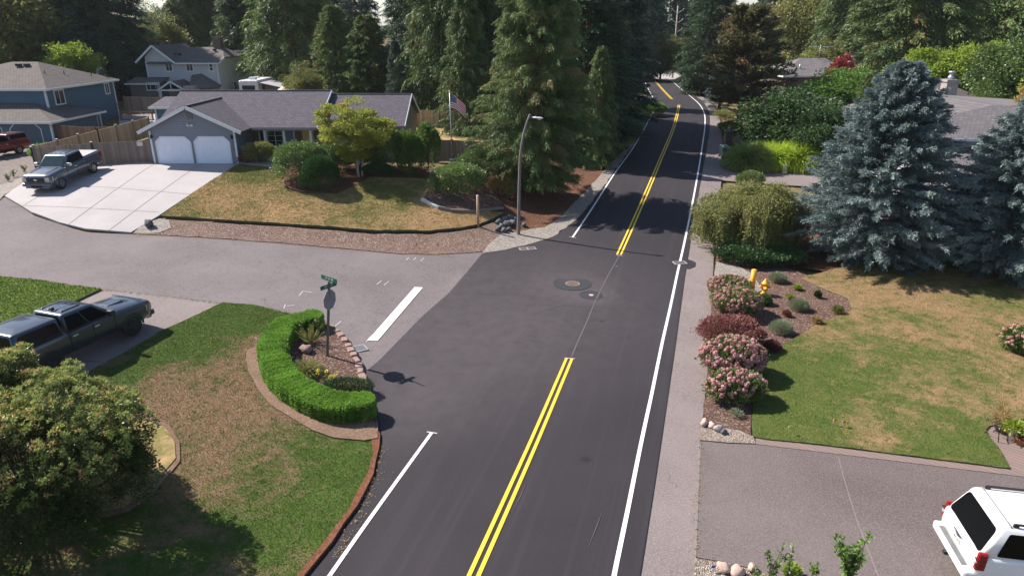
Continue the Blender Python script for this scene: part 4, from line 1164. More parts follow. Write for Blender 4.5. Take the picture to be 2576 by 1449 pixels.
def garage_door(par, x0, x1, z0, z1, y, mat, ch=.38, trim='trim', panels=True):
    d = MB(); o = octo(x0, x1, z0, z1, ch)
    d.prism([(x, y - .03, z) for x, z in o], (0, .03, 0))
    if panels:
        nr, ncol = 4, 4; w = (x1 - x0) / ncol; h = (z1 - z0) / nr
        for r_ in range(nr):
            for k in range(ncol):
                if r_ == nr - 1 and k in (0, ncol - 1): continue
                d.box(x0 + k * w + .08, x0 + (k + 1) * w - .08, y - .05, y - .03, z0 + r_ * h + .09, z0 + (r_ + 1) * h - .09)
        for r_ in range(1, nr): d.box(x0 + .01, x1 - .01, y - .036, y - .03, z0 + r_ * h - .012, z0 + r_ * h + .012)
    dd = d.build('garage_door', M[mat], par)
    t = MB(); n = len(o)
    for i in range(1, n):
        p, q = o[i], o[(i + 1) % n]
        t.beam((p[0], y - .03, p[1]), (q[0], y - .03, q[1]), .07, .09)
    t.build('door_trim', M[trim], dd)
    return dd
def rake(mb, pts, w=.2, th=.04):
    for p, q in zip(pts, pts[1:]):
        mb.beam(p, q, th, w)

# ---- rambler with double garage
h = empty('garage_house', (-20, 55, 2.9), 0, "grey one storey house with two white garage doors behind the dry lawn", 'house')
OX, OY, OZ = 20.0, -55.0, -2.9
def sh(p): return (p[0] + OX, p[1] + OY, p[2] + OZ)
Z0 = 2.2; ZE = 5.31
w = MB()
def wl(*a, **k): w.box(*a, **k)
# garage with gable
w.prism([(-26.67, 50.9, Z0), (-20.4, 50.9, Z0), (-20.4, 50.9, 5.42), (-23.5, 50.9, 6.9), (-26.67, 50.9, 5.42)], (0, 6.5, 0))
hb = w
def build_h(mb, name, mat, par, **k):
    mb.v = [sh(v) for v in mb.v]
    if name in ('trim', 'gutter', 'roof_vent'): return [c.build(name, mat, par, **k) for c in clusters(mb)][0]
    return mb.build(name, mat, par, **k)
build_h(w, 'wall', M['sid_house'], h)
w = MB()
w.prism([(-26.6, 57.4, Z0), (-26.6, 62.9, Z0), (-26.6, 62.9, 5.3), (-26.6, 57.9, 7.3), (-26.6, 57.4, 7.2)], (.2, 0, 0))
w.prism([(-15.1, 54.3, Z0), (-15.1, 62.9, Z0), (-15.1, 62.9, 5.3), (-15.1, 57.9, 7.35), (-15.1, 54.3, 5.9)], (.2, 0, 0))
w.box(-14.9, -8.6, 53.9, 62.3, Z0, 5.35)
w.prism([(-8.8, 53.9, 5.35), (-8.8, 62.3, 5.35), (-8.8, 58.1, 7.05)], (.2, 0, 0))
w.box(-26.4, -15.1, 62.7, 62.9, Z0, 5.3)
build_h(w, 'wall', M['sid_house'], h)
w = MB(); w.box(-20.4, -15.1, 54.3, 54.5, Z0, 5.5); w.box(-14.9 + .0, -14.2, 53.86, 53.9, Z0, 5.3)
build_h(w, 'brick_wall', M['brick'], h)
w = MB(); w.box(-8.6, -8.56, 54.0, 62.2, Z0, 5.35); w.prism([(-8.6, 54.0, 5.35), (-8.6, 62.2, 5.35), (-8.6, 58.1, 7.0)], (.04, 0, 0))
build_h(w, 'side_wall', M['sid_taupe'], h)
# bay under the porch
w = MB(); w.hexa([(-19.5, 54.3, Z0), (-19.2, 53.95, Z0), (-17.7, 53.95, Z0), (-17.0, 54.3, Z0)], [(-19.5, 54.3, 5.3), (-19.2, 53.95, 5.3), (-17.7, 53.95, 5.3), (-17.0, 54.3, 5.3)])
build_h(w, 'bay', M['sid_house'], h)
# roof
rf = MB(); TH = .14
def gz(x): return 7.11 - abs(x + 23.5) * .476
rf.slab([(-27.25, 50.35, ZE), (-23.5, 50.35, 7.11), (-23.5, 56.85, 7.11), (-27.25, 52.5, ZE)][::-1], TH)
rf.slab([(-19.72, 50.35, ZE), (-19.72, 52.5, ZE), (-23.5, 56.85, 7.11), (-23.5, 50.35, 7.11)], TH)
g1 = build_h(rf, 'garage_roof', M['roof_house'], h)
rf = MB()
rf.slab([(-27.1, 52.5, ZE), (-14.76, 52.5, ZE), (-14.76, 57.9, 7.55), (-27.1, 57.9, 7.55)], TH)
rf.slab([(-27.1, 57.9, 7.55), (-14.76, 57.9, 7.55), (-14.76, 63.3, ZE), (-27.1, 63.3, ZE)], TH)
m1 = build_h(rf, 'roof', M['roof_house'], h)
rf = MB()
rf.slab([(-14.95, 53.4, ZE), (-8.25, 53.4, ZE), (-8.25, 58.1, 7.27), (-14.95, 58.1, 7.27)], TH)
rf.slab([(-14.95, 58.1, 7.27), (-8.25, 58.1, 7.27), (-8.25, 62.8, ZE), (-14.95, 62.8, ZE)], TH)
m2 = build_h(rf, 'wing_roof', M['roof_house'], h)
rd = MB(); rd.beam((-27.1, 57.9, 7.57), (-14.76, 57.9, 7.57), .22, .05); rd.beam((-14.95, 58.1, 7.29), (-8.25, 58.1, 7.29), .22, .05); rd.beam((-23.5, 50.4, 7.13), (-23.5, 56.85, 7.13), .2, .05)
build_h(rd, 'ridge_cap', M['roof_house'], h)
t = MB()
rake(t, [(-27.25, 50.33, ZE - .08), (-23.5, 50.33, 7.03), (-19.72, 50.33, ZE - .08)], .24)
rake(t, [(-14.74, 52.5, ZE - .06), (-14.74, 57.9, 7.5), (-14.74, 63.3, ZE - .06)], .2)
rake(t, [(-8.23, 53.4, ZE - .06), (-8.23, 58.1, 7.22), (-8.23, 62.8, ZE - .06)], .2)
rake(t, [(-27.12, 57.9, 7.5), (-27.12, 63.3, ZE - .06)], .2)
t.box(-26.70, -26.56, 50.84, 50.9, Z0, 5.3); t.box(-20.5, -20.36, 50.84, 50.9, Z0, 5.3)
t.box(-8.66, -8.52, 53.84, 53.9, Z0, 5.2)
build_h(t, 'trim', M['trim'], h)
t = MB(); t.box(-19.7, -14.8, 52.42, 52.52, ZE - .2, ZE - .06); t.box(-14.9, -8.3, 53.32, 53.42, ZE - .2, ZE - .06)
t.tube([(-27.2, 50.8, 5.15), (-26.9, 50.86, 5.0), (-26.75, 50.86, 4.85), (-26.75, 50.86, 2.4)], .04, 6)
build_h(t, 'gutter', M['gutter'], h)
for x in (-18.9, -17.45, -15.4):
    t = MB(); t.box(x - .09, x + .09, 52.85, 53.03, 2.3, 5.12); build_h(t, 'porch_post', M['trim'], h)
def hw(f):   # shift helper parts built in world measure
    for o in [f] + list(f.children):
        me = o.data
        for v in me.vertices: v.co = sh(v.co)
    return f
hw(garage_door(h, -26.3, -23.72, 2.82, 4.88, 50.9, 'door_white'))
hw(garage_door(h, -23.48, -20.85, 2.82, 4.88, 50.9, 'door_white'))
hw(window(h, 'y', 53.95, -19.15, -17.8, 3.65, 5.2, bars=(.3, .55, .78)))
hw(window(h, 'y', 54.26, -17.65, -17.05, 3.7, 5.2, mull=(.5,), bars=(.3, .55, .78)))
hw(window(h, 'y', 54.26, -19.85, -19.35, 3.7, 5.2, mull=()))
hw(window(h, 'y', 53.9, -10.5, -9.5, 3.9, 5.1))
for x0, x1 in ((-9.48, -9.16), (-10.84, -10.52)):
    t = MB(); t.box(x0, x1, 53.86, 53.9, 3.85, 5.15)
    for k in range(14): t.box(x0 + .03, x1 - .03, 53.845, 53.86, 3.92 + k * .085, 3.95 + k * .085)
    build_h(t, 'shutter', M['shutter'], h)
t = MB(); t.box(-16.45, -15.55, 54.24, 54.3, 2.95, 5.15)
d = build_h(t, 'front_door', M['door_yellow'], h)
t = MB(); t.box(-16.38, -16.30, 54.19, 54.24, 3.9, 4.1); build_h(t, 'handle', M['darkmetal'], d)
t = MB(); t.box(-23.72, -23.28, 50.86, 50.9, 6.15, 6.6)
for k in range(5): t.box(-23.7, -23.3, 50.84, 50.86, 6.2 + k * .08, 6.24 + k * .08)
build_h(t, 'gable_vent', M['gutter'], h)
t = MB(); t.box(-23.6, -23.4, 50.84, 50.9, 5.62, 5.75); 
for s in (-1, 1): t.lathe([(.03, 0), (.09, -.16), (.09, -.18)], 10, (-23.5 + s * .15, 50.82, 5.72), axis='y')
build_h(t, 'floodlight', M['cap_white'], h)
for x in (-26.5, -20.62):
    t = MB(); t.box(x - .06, x + .06, 50.82, 50.9, 4.85, 4.95); t.lathe([(.02, .2), (.09, .12), (.07, -.08), (.02, -.12)], 8, (x, 50.74, 4.85))
    build_h(t, 'wall_lantern', M['darkmetal'], h)
def text_mesh(txt, size, name, mat, par, M4, extr=.004):
    cu = bpy.data.curves.new(name, 'FONT'); cu.body = txt; cu.size = size; cu.extrude = extr; cu.align_x = 'CENTER'; cu.align_y = 'CENTER'
    ob = bpy.data.objects.new("tmp", cu); COL.objects.link(ob)
    dg = bpy.context.evaluated_depsgraph_get()
    me = bpy.data.meshes.new_from_object(ob.evaluated_get(dg))
    bpy.data.objects.remove(ob); bpy.data.curves.remove(cu)
    me.materials.clear(); me.materials.append(mat); me.transform(M4)
    o = bpy.data.objects.new(name, me); COL.objects.link(o); o.parent = par
    return o
RX = Matrix.Rotation(R(90), 4, 'X')
text_mesh("3\n7\n1\n2", .24, 'house_number', M['darkmetal'], h, Matrix.Translation((OX - 20.62, OY + 50.88, 4.35 + OZ)) @ RX)
t = MB(); t.box(-20.4, -14.9, 53.0, 54.3, 2.5, 2.92); build_h(t, 'porch_floor', M['concrete'], h)

# shed roof behind, left of the garage house
s_ = empty('garden_shed', (-30.8, 64.5, 2.4), 0, "small blue shed with flat grey roof behind the garage house's left end", 'shed')
t = MB(); t.box(-1.4, 1.4, -1.3, 1.3, -.3, 3.2); t.build('wall', M['sid_blue'], s_)
t = MB(); t.slab([(-1.8, -1.7, 3.3), (1.8, -1.7, 3.3), (1.8, 1.7, 3.9), (-1.8, 1.7, 3.9)], .12); t.build('roof', M['roof_house'], s_)
t = MB(); t.beam((-1.8, -1.72, 3.22), (1.8, -1.72, 3.22), .05, .18); t.box(-1.42, -1.3, -1.36, -1.3, -.3, 3.2); t.build('trim', M['trim'], s_)

# ---- blue two storey house
b = empty('blue_house', (-50, 74, 0), 0, "dark blue two storey house with hipped roof at the left border", 'house')
def B(mb, name, mat, par=None, **k):
    mb.v = [(v[0] + 50, v[1] - 74, v[2]) for v in mb.v]
    if name in ('trim', 'roof_vent'): return [c.build(name, M[mat], par or b, **k) for c in clusters(mb)][0]
    return mb.build(name, M[mat] if isinstance(mat, str) else mat, par or b, **k)
def bw(f):
    for o in [f] + list(f.children):
        for v in o.data.vertices: v.co = (v.co.x + 50, v.co.y - 74, v.co.z)
    return f
w = MB(); w.box(-61, -46.2, 70, 82.2, 1.0, 6.62); B(w, 'wall', 'sid_blue')
w = MB(); w.box(-61, -44.1, 66.5, 74.8, 1.0, 3.95); B(w, 'wall', 'sid_blue')
rf = MB(); E = 6.72; x0, x1, y0, y1 = -61.6, -45.7, 69.5, 82.7; rl, rr_, ry, rz = -53.0, -50.3, 76.1, 8.95
rf.slab([(x0, y0, E), (x1, y0, E), (rr_, ry, rz), (rl, ry, rz)], .14); rf.slab([(x1, y0, E), (x1, y1, E), (rr_, ry, rz)], .14)
rf.slab([(x1, y1, E), (x0, y1, E), (rl, ry, rz), (rr_, ry, rz)], .14); rf.slab([(x0, y1, E), (x0, y0, E), (rl, ry, rz)], .14)
B(rf, 'roof', 'roof_brown')
rf = MB()
rf.slab([(-62, 65.9, 4.02), (-43.6, 65.9, 4.02), (-47.6, 69.98, 5.34), (-62, 69.98, 5.34)], .13)
rf.slab([(-43.6, 65.9, 4.02), (-43.6, 75.2, 4.02), (-46.18, 73.0, 4.87), (-46.18, 69.98, 4.87), (-47.6, 69.98, 5.34)], .13)
rf.slab([(-43.6, 75.2, 4.02), (-46.18, 76.6, 4.02), (-46.18, 73.0, 4.87)], .13)
B(rf, 'lower_roof', 'roof_brown')
t = MB()
for p, q in (((x0, y0, E - .1), (x1, y0, E - .1)), ((x1, y0, E - .1), (x1, y1, E - .1)), ((-62, 65.9, 3.92), (-43.6, 65.9, 3.92)), ((-43.6, 65.9, 3.92), (-43.6, 75.2, 3.92))):
    t.beam(p, q, .1, .2)
for x, y in ((-46.2, 70), (-46.2, 82.2)): t.box(x - .12, x + .03, y - .1, y + .1, 1, E - .15)
for x, y in ((-44.1, 66.5), (-44.1, 74.7)): t.box(x - .16, x + .03, y - .03, y + .12, 1, 3.9)
t.tube([(-43.7, 66.1, 3.85), (-44.0, 66.35, 3.6), (-44.2, 66.42, 3.5)], .05, 6); t.tube([(-43.7, 73.8, 3.85), (-44.02, 74, 3.5), (-44.02, 74, 1.5)], .045, 6)
B(t, 'trim', 'trim')
for a, c_ in ((-48.1, -45.15), (-51.8, -48.9), (-55.4, -52.5)):
    bw(garage_door(b, a, c_, 1.6, 3.78, 66.5, 'door_blue', ch=.5))
p0 = atX(131, 223, -46.2); p1 = atX(167, 258, -46.2)
bw(window(b, 'x', -46.2, p0.y, p1.y - .1, 4.95, 6.45, sgn=1, fw=.13))
p0 = atX(260, 210, -46.2); p1 = atX(276, 230, -46.2)
bw(window(b, 'x', -46.2, p0.y, p1.y, 5.2, 6.5, sgn=1, fw=.13))
t = MB()
for x, y, dz in ((-51.5, 74.8, 8.6), (-50.7, 74.9, 8.6)): t.box(x - .25, x + .25, y - .2, y + .2, dz - .05, dz + .22)
B(t, 'roof_vent', 'darkmetal')
for x, y, z in ((-48.2, 73.6, 7.75), (-47.7, 76.0, 7.6), (-46.9, 79.5, 7.2)):
    t = MB(); t.tube([(x, y, z - .1), (x, y, z + .45)], .05, 6); B(t, 'vent_pipe', 'darkmetal')

# ---- light grey two storey house
g = empty('grey_house', (-44, 100, 0), 0, "light grey two storey house with white trimmed windows above the garage roof ridge", 'house')
def GB(mb, name, mat, par=None):
    mb.v = [(v[0] + 44, v[1] - 100, v[2]) for v in mb.v]
    if name in ('trim', 'roof_vent', 'porch_trim', 'bay_trim'): return [c.build(name, M[mat], par or g) for c in clusters(mb)][0]
    return mb.build(name, M[mat], par or g)
def gw(f):
    for o in [f] + list(f.children):
        for v in o.data.vertices: v.co = (v.co.x + 44, v.co.y - 100, v.co.z)
    return f
XL, XR, YF = -48.3, -38.9, 94.6
w = MB()
w.prism([(XR, YF, 2), (XR, 107, 2), (XR, 107, 7.7), (XR, 103.5, 8.5), (XR, 96.3, 8.5), (XR, YF, 7.85)], (-9.4, 0, 0))
w.prism([(XL, YF - .03, 2), (-44.6, YF - .03, 2), (-44.6, YF - .03, 8.2), (-46.9, YF - .03, 9.95), (XL, YF - .03, 8.7)], (0, .6, 0))
w.box(XR - 3, XR, 107, 110.5, 2, 5.2)
GB(w, 'wall', 'sid_lgrey')
rf = MB()
rf.slab([(-48, YF - .5, 7.95), (XR + .4, YF - .5, 7.95), (XR + .4, 96.2, 8.6), (-40.2, 100.4, 9.75), (-46, 100.4, 9.75)], .15)
rf.slab([(XR + .4, 96.2, 8.6), (XR + .4, 103.6, 8.6), (-40.2, 100.4, 9.75)], .15)
rf.slab([(XR + .4, 103.6, 8.6), (XR + .4, 107.6, 7.7), (-48, 107.6, 7.7), (-48, 100.4, 9.75), (-40.2, 100.4, 9.75)], .15)
rf.slab([(XR + .3, 107.6, 6.0), (XR + .3, 111, 5.0), (XR - 4, 111, 5.0), (XR - 4, 107.6, 6.0)], .12)
GB(rf, 'roof', 'roof_mid')
rf = MB()
rf.slab([(-49.4, YF - .5, 8.05), (-46.9, YF - .5, 10.15), (-46.9, 104, 10.15), (-49.4, 104, 8.05)][::-1], .15)
rf.slab([(-44.2, YF - .5, 7.95), (-44.2, 104, 7.95), (-46.9, 104, 10.15), (-46.9, YF - .5, 10.15)], .15)
GB(rf, 'gable_roof', 'roof_mid')
t = MB()
rake(t, [(-49.4, YF - .53, 7.97), (-46.9, YF - .53, 10.07), (-44.2, YF - .53, 7.87)], .24)
rake(t, [(XR + .43, YF - .5, 7.87), (XR + .43, 96.2, 8.52)], .22); rake(t, [(XR + .43, 103.6, 8.52), (XR + .43, 107.6, 7.62)], .22)
rake(t, [(XR + .33, 107.6, 5.92), (XR + .33, 111, 4.92)], .2)
t.box(XR - .14, XR + .03, YF - .05, YF + .1, 2, 7.8); t.box(XL - .03, XL + .13, YF - .08, YF + .1, 2, 8.1); t.box(XR - .14, XR + .03, 106.9, 107.05, 5, 7.6)
t.beam((-44.2, YF - .52, 7.88), (XR + .4, YF - .52, 7.88), .06, .16)
GB(t, 'trim', 'trim')
for u0, u1, hbv in ((414, 437, ()), (466, 489, ()), (524, 539, (.5,))):
    a = atY(u0, 159, YF); c_ = atY(u1, 181, YF)
    gw(window(g, 'y', YF - .03, a.x, c_.x, c_.z, a.z, mull=(.5,) if not hbv else (), hb=hbv, fw=.13))
a = atX(586, 206, XR); c_ = atX(597, 225, XR)
gw(window(g, 'x', XR, a.y, c_.y, c_.z, a.z, sgn=1, mull=(), hb=(.5,), fw=.13))
a = atY(430, 208, YF); c_ = atY(462, 226, YF)
gw(window(g, 'y', YF - .03, a.x, c_.x, c_.z, a.z, fw=.13))
# bump out, porch gable, chimney
w = MB(); w.box(-49.6, -45.9, 92.0, YF, 2, 5.5); GB(w, 'bay_wall', 'sid_taupe')
rf = MB(); rf.slab([(-50.0, 91.6, 5.55), (-45.5, 91.6, 5.55), (-45.5, YF, 6.15), (-50.0, YF, 6.15)], .12); GB(rf, 'bay_roof', 'roof_mid')
t = MB(); t.beam((-50.0, 91.57, 5.48), (-45.5, 91.57, 5.48), .05, .18); t.box(-46.0, -45.86, 91.95, 92.05, 2, 5.4); GB(t, 'bay_trim', 'trim')
a = atY(366, 208, 92.0); c_ = atY(405, 229, 92.0)
gw(window(g, 'y', 92.0, a.x, c_.x, c_.z, a.z, fw=.13, mull=(.3, .7)))
rf = MB(); rf.slab([(-41.8, 91.6, 5.0), (XR + .2, 91.6, 5.0), (XR + .2, YF, 5.1), (-41.2, YF, 6.6), (-42.5, YF, 6.4)], .12)
rf.slab([(-45.4, 90.6, 4.8), (-43.6, 90.6, 5.9), (-43.6, YF, 5.9), (-45.4, YF, 4.8)][::-1], .1); rf.slab([(-41.8, 90.6, 4.8), (-41.8, YF, 4.8), (-43.6, YF, 5.9), (-43.6, 90.6, 5.9)], .1)
GB(rf, 'porch_roof', 'roof_mid')
t = MB(); rake(t, [(-45.4, 90.57, 4.75), (-43.6, 90.57, 5.86), (-41.8, 90.57, 4.75)], .2); t.beam((-44.9, 90.57, 4.8), (-42.3, 90.57, 4.8), .08, .2); t.beam((-43.6, 90.57, 4.8), (-43.6, 90.57, 5.8), .08, .12)
t.box(-45.1, -44.95, 90.55, 90.7, 2, 4.8); t.box(-42.2, -42.05, 90.55, 90.7, 2, 4.8); GB(t, 'porch_trim', 'trim')
t = MB(); t.box(-41.9, -40.2, 89.8, 91.2, 2, 5.0); t.box(-41.75, -40.35, 89.95, 91.05, 5.0, 5.35); GB(t, 'brick_fireplace', 'brick_pale')
t = MB(); t.box(-41.2, -40.2, 99.8, 100.9, 9, 10.9); t.box(-41.3, -40.1, 99.7, 101.0, 10.9, 11.05); GB(t, 'chimney', 'brick')
t = MB()
for x, y, z in ((-45.5, 97, 8.9), (-44.8, 97, 8.9), (-40.6, 98.6, 9.4)): t.box(x - .2, x + .2, y - .15, y + .15, z - .1, z + .16)
GB(t, 'roof_vent', 'darkmetal')

# ---- other roofs in the background
def hip_house(name, label, x0, x1, y0, y1, zg, ze, zr, rx0, rx1, ry, roof, wall='sid_taupe', extra=None):
    r_ = empty(name, ((x0 + x1) / 2, (y0 + y1) / 2, zg), 0, label, 'house'); ox, oy = (x0 + x1) / 2, (y0 + y1) / 2
    def S(mb): mb.v = [(v[0] - ox, v[1] - oy, v[2] - zg) for v in mb.v]; return mb
    w = MB(); w.box(x0 + .5, x1 - .5, y0 + .5, y1 - .5, zg - .4, ze - .05); S(w).build('wall', M[wall], r_)
    f = MB(); f.slab([(x0, y0, ze), (x1, y0, ze), (rx1, ry, zr), (rx0, ry, zr)], .14); f.slab([(x1, y0, ze), (x1, y1, ze), (rx1, ry, zr)], .14)
    f.slab([(x1, y1, ze), (x0, y1, ze), (rx0, ry, zr), (rx1, ry, zr)], .14); f.slab([(x0, y1, ze), (x0, y0, ze), (rx0, ry, zr)], .14)
    rf = S(f).build('roof', M[roof], r_)
    t = MB()
    for p, q in (((x0, y0, ze - .1), (x1, y0, ze - .1)), ((x1, y0, ze - .1), (x1, y1, ze - .1)), ((x0, y0, ze - .1), (x0, y1, ze - .1))): t.beam(p, q, .06, .2)
    S(t).build('trim', M['trim'], r_)
    return r_, S, rf
r_, S, rf = hip_house('far_left_house', "brown roofed house with brick chimney at the left border behind the blue house", -78, -62.5, 90, 101, 2.6, 5.2, 7.4, -74, -66, 95, 'roof_brown')
t = MB(); t.box(-68.2, -67.0, 93, 94.0, 6, 8.1); t.box(-68.3, -66.9, 92.9, 94.1, 8.1, 8.25); S(t).build('chimney', M['brick_pale'], rf)
r_, S, rf = hip_house('skylight_house', "tan roofed house with white skylight left of the grey house", -69, -55, 104, 118, 2.8, 5.4, 8.9, -66, -57.5, 111, 'roof_tan')
t = MB(); t.hexa([(-60.8, 106.0, 6.75), (-59.9, 106.0, 6.75), (-59.9, 107.2, 7.35), (-60.8, 107.2, 7.35)], [(-60.8, 106.0, 6.95), (-59.9, 106.0, 6.95), (-59.9, 107.2, 7.55), (-60.8, 107.2, 7.55)]); S(t).build('skylight', M['rv_white'], rf)
t = MB(); t.box(-63.8, -62.6, 108, 109.2, 7, 9.6); S(t).build('chimney', M['brick'], rf)
hip_house('grey_roof_behind', "pale roof corner just right of the grey house chimney", -47, -41, 122, 128, 3, 8.6, 9.6, -45, -43, 125, 'roof_mid')
r_, S, rf = hip_house('aerial_house', "small grey roofed house with television aerial between the trees", 33.5, 43, 88, 98, 2, 6.75, 8.6, 37.2, 40.5, 93, 'roof_right', 'brick')
t = MB(); t.tube([(39.6, 92.8, 8.4), (39.6, 92.8, 10.2)], .04, 6); t.beam((38.2, 92.8, 10.0), (41.0, 92.8, 10.0), .04); 
for x in (38.3, 38.8, 39.3, 39.9, 40.4, 40.9): t.beam((x, 92.3, 10.0), (x, 93.3, 10.0), .03)
S(t).build('aerial', M['metal'], rf)
t = MB(); t.box(42.0, 42.6, 89, 89.6, 6.5, 8.6); t.lathe([(.14, 8.6), (.14, 8.9), (.22, 8.9), (.22, 9.0)], 8, (42.3, 89.3, 0)); S(t).build('chimney', M['brick_pale'], rf)
t = MB(); t.tube([(36.2, 90, 7.2), (36.2, 90, 8.0)], .1, 8); S(t).build('vent_pipe', M['metal'], rf)
r_, S, rf = hip_house('chimney_house', "weathered hipped roof house with tall pale brick chimney behind the blue spruce", 33, 45.8, 63.5, 76, .8, 5.2, 8.2, 39, 39.8, 69, 'roof_brown')
t = MB(); t.box(38.2, 39.2, 62.3, 63.2, .8, 7.9); t.box(38.1, 39.3, 62.2, 63.3, 7.9, 8.1); c_ = S(t).build('chimney', M['brick_pale'], rf)
t = MB(); t.lathe([(.28, 8.1), (.26, 8.35), (.18, 8.4), (.18, 8.6), (.28, 8.62), (.28, 8.74), (.2, 8.8)], 10, (38.7, 62.75, 0)); S(t).build('chimney_cap', M['metal'], c_)

# ---- white house behind the spruces
q = empty('white_house', (33, 50, 0), 0, "white house with grey roof and skylight between the two blue spruces", 'house')
def Q(mb, name, mat, par=None): mb.v = [(v[0] - 33, v[1] - 50, v[2]) for v in mb.v]; return mb.build(name, M[mat], par or q)
w = MB(); w.box(29.0, 44, 47.1, 62, 0, 5.3); w.box(27.6, 38, 42.3, 47.1, 0, 3.6)
w.prism([(27.6, 42.3, 3.6), (27.6, 47.1, 3.6), (27.6, 47.1, 4.7)], (10.4, 0, 0))
w.prism([(29.0, 47.1, 5.3), (29.0, 51, 5.3), (29.0, 49, 6.0)], (3, 0, 0)); Q(w, 'wall', 'sid_white')
rf = MB()
rf.slab([(28.4, 46.6, 5.4), (45, 46.6, 5.4), (45, 51, 7.13), (34.9, 51, 7.13), (31.9, 48.6, 6.19), (28.4, 48.6, 6.19)], .13)
rf.slab([(34.9, 51, 7.13), (34.9, 62.5, 7.13), (28.4, 62.5, 5.6), (28.4, 48.6, 6.17), (31.9, 48.6, 6.19)], .13)
rf.slab([(45, 51, 7.13), (45, 62.5, 5.5), (34.9, 62.5, 7.13), (34.9, 51, 7.13)], .13)
r1 = Q(rf, 'roof', 'roof_right')
rf = MB(); rf.slab([(27.1, 41.8, 3.45), (38.5, 41.8, 3.45), (38.5, 47.1, 4.85), (27.1, 47.1, 4.85)], .13); Q(rf, 'lower_roof', 'roof_right')
t = MB(); rake(t, [(28.38, 46.6, 5.32), (28.38, 48.6, 6.1)], .22); rake(t, [(27.08, 41.8, 3.37), (27.08, 47.1, 4.77)], .22); t.beam((28.4, 46.58, 5.3), (45, 46.58, 5.3), .06, .18); t.beam((27.1, 41.78, 3.36), (38.5, 41.78, 3.36), .06, .18)
Q(t, 'trim', 'trim')
for c_ in ((32.2, 53.0, 6.62), ):
    x, y, z = c_; t = MB(); t.hexa([(x - .5, y - .9, z - .1), (x + .6, y - .9, z + .15), (x + .6, y + .9, z + .15), (x - .5, y + .9, z - .1)], [(x - .5, y - .9, z + .15), (x + .6, y - .9, z + .4), (x + .6, y + .9, z + .4), (x - .5, y + .9, z + .15)])
    Q(t, 'skylight', 'glass', r1)
t = MB(); t.lathe([(.14, 6.6), (.14, 7.25), (.24, 7.25), (.24, 7.4)], 10, (33.4, 55.5, 0)); t.box(36.6, 37.2, 50.2, 50.6, 6.8, 7.15); Q(t, 'roof_vent', 'darkmetal', r1)
t = MB(); t.beam((29.3, 46.2, 4.75), (33.5, 46.2, 5.0), .35, .25); Q(t, 'roof_box', 'darkmetal')

# ---- trailer, awning, parasol
v = empty('travel_trailer', (-32.9, 88.5, 2.95), 0, "white travel trailer parked beside the grey house", 'trailer')
t = MB(); t.box(-1.2, 1.2, 0, 6.5, .55, 3.05); t.hexa([(-1.2, 0, 3.05), (1.2, 0, 3.05), (1.2, 6.5, 3.05), (-1.2, 6.5, 3.05)], [(-1.05, .15, 3.22), (1.05, .15, 3.22), (1.05, 6.3, 3.22), (-1.05, 6.3, 3.22)])
bd = t.build('body', M['rv_white'], v, bevel=.06)
t = MB(); t.box(-.3, .5, 1.2, 2.0, 3.22, 3.5); t.box(-.6, -.1, 4.2, 4.7, 3.22, 3.4); t.build('roof_unit', M['rv_white'], v, bevel=.04)
t = MB(); t.box(-.8, .8, -.02, 0, 1.9, 2.6); t.box(1.2, 1.22, 1.5, 2.4, 1.8, 2.5); t.build('window', M['glass'], v)
t = MB(); t.box(-1.1, 1.1, -.015, 0, 1.45, 1.5); t.box(-1.0, .9, -.015, 0, 1.3, 1.36); t.box(1.2, 1.215, .2, 3, 1.5, 1.6); t.build('stripe', M['gutter'], v)
for s in (-1, 1):
    t = MB(); t.lathe([(.12, -.1), (.34, -.1), (.36, 0), (.34, .1), (.12, .1)], 14, (s * 1.05, 3.4, .36), axis='x'); t.build('wheel', M['rubber'], v)
t = MB(); t.slab([(1.2, .3, 2.95), (4.2, .1, 2.35), (4.2, 5.0, 2.35), (1.2, 5.0, 2.95)], .04); t.build('awning', M['awning'], v)
t = MB(); 
for y in (.2, 4.9): t.tube([(4.15, y, 2.35), (4.15, y, 0)], .03, 5)
t.build('awning_leg', M['metal'], v)
u = empty('garden_canopy', (-27.6, 88, 2.95), 0, "tan cloth canopy beside the trailer awning", 'canopy')
t = MB(); t.lathe([(1.75, 2.0), (1.0, 2.5), (.05, 3.1)], 6, (0, 0, 0), smooth=False); t.build('cloth', M['canvas_tan'], u)
for s in (-1, 1):
    for k in (-1, 1):
        t = MB(); t.tube([(s * 1.2, k * 1.0, 2.1), (s * 1.2, k * 1.0, 0)], .03, 5); t.build('leg', M['metal'], u)

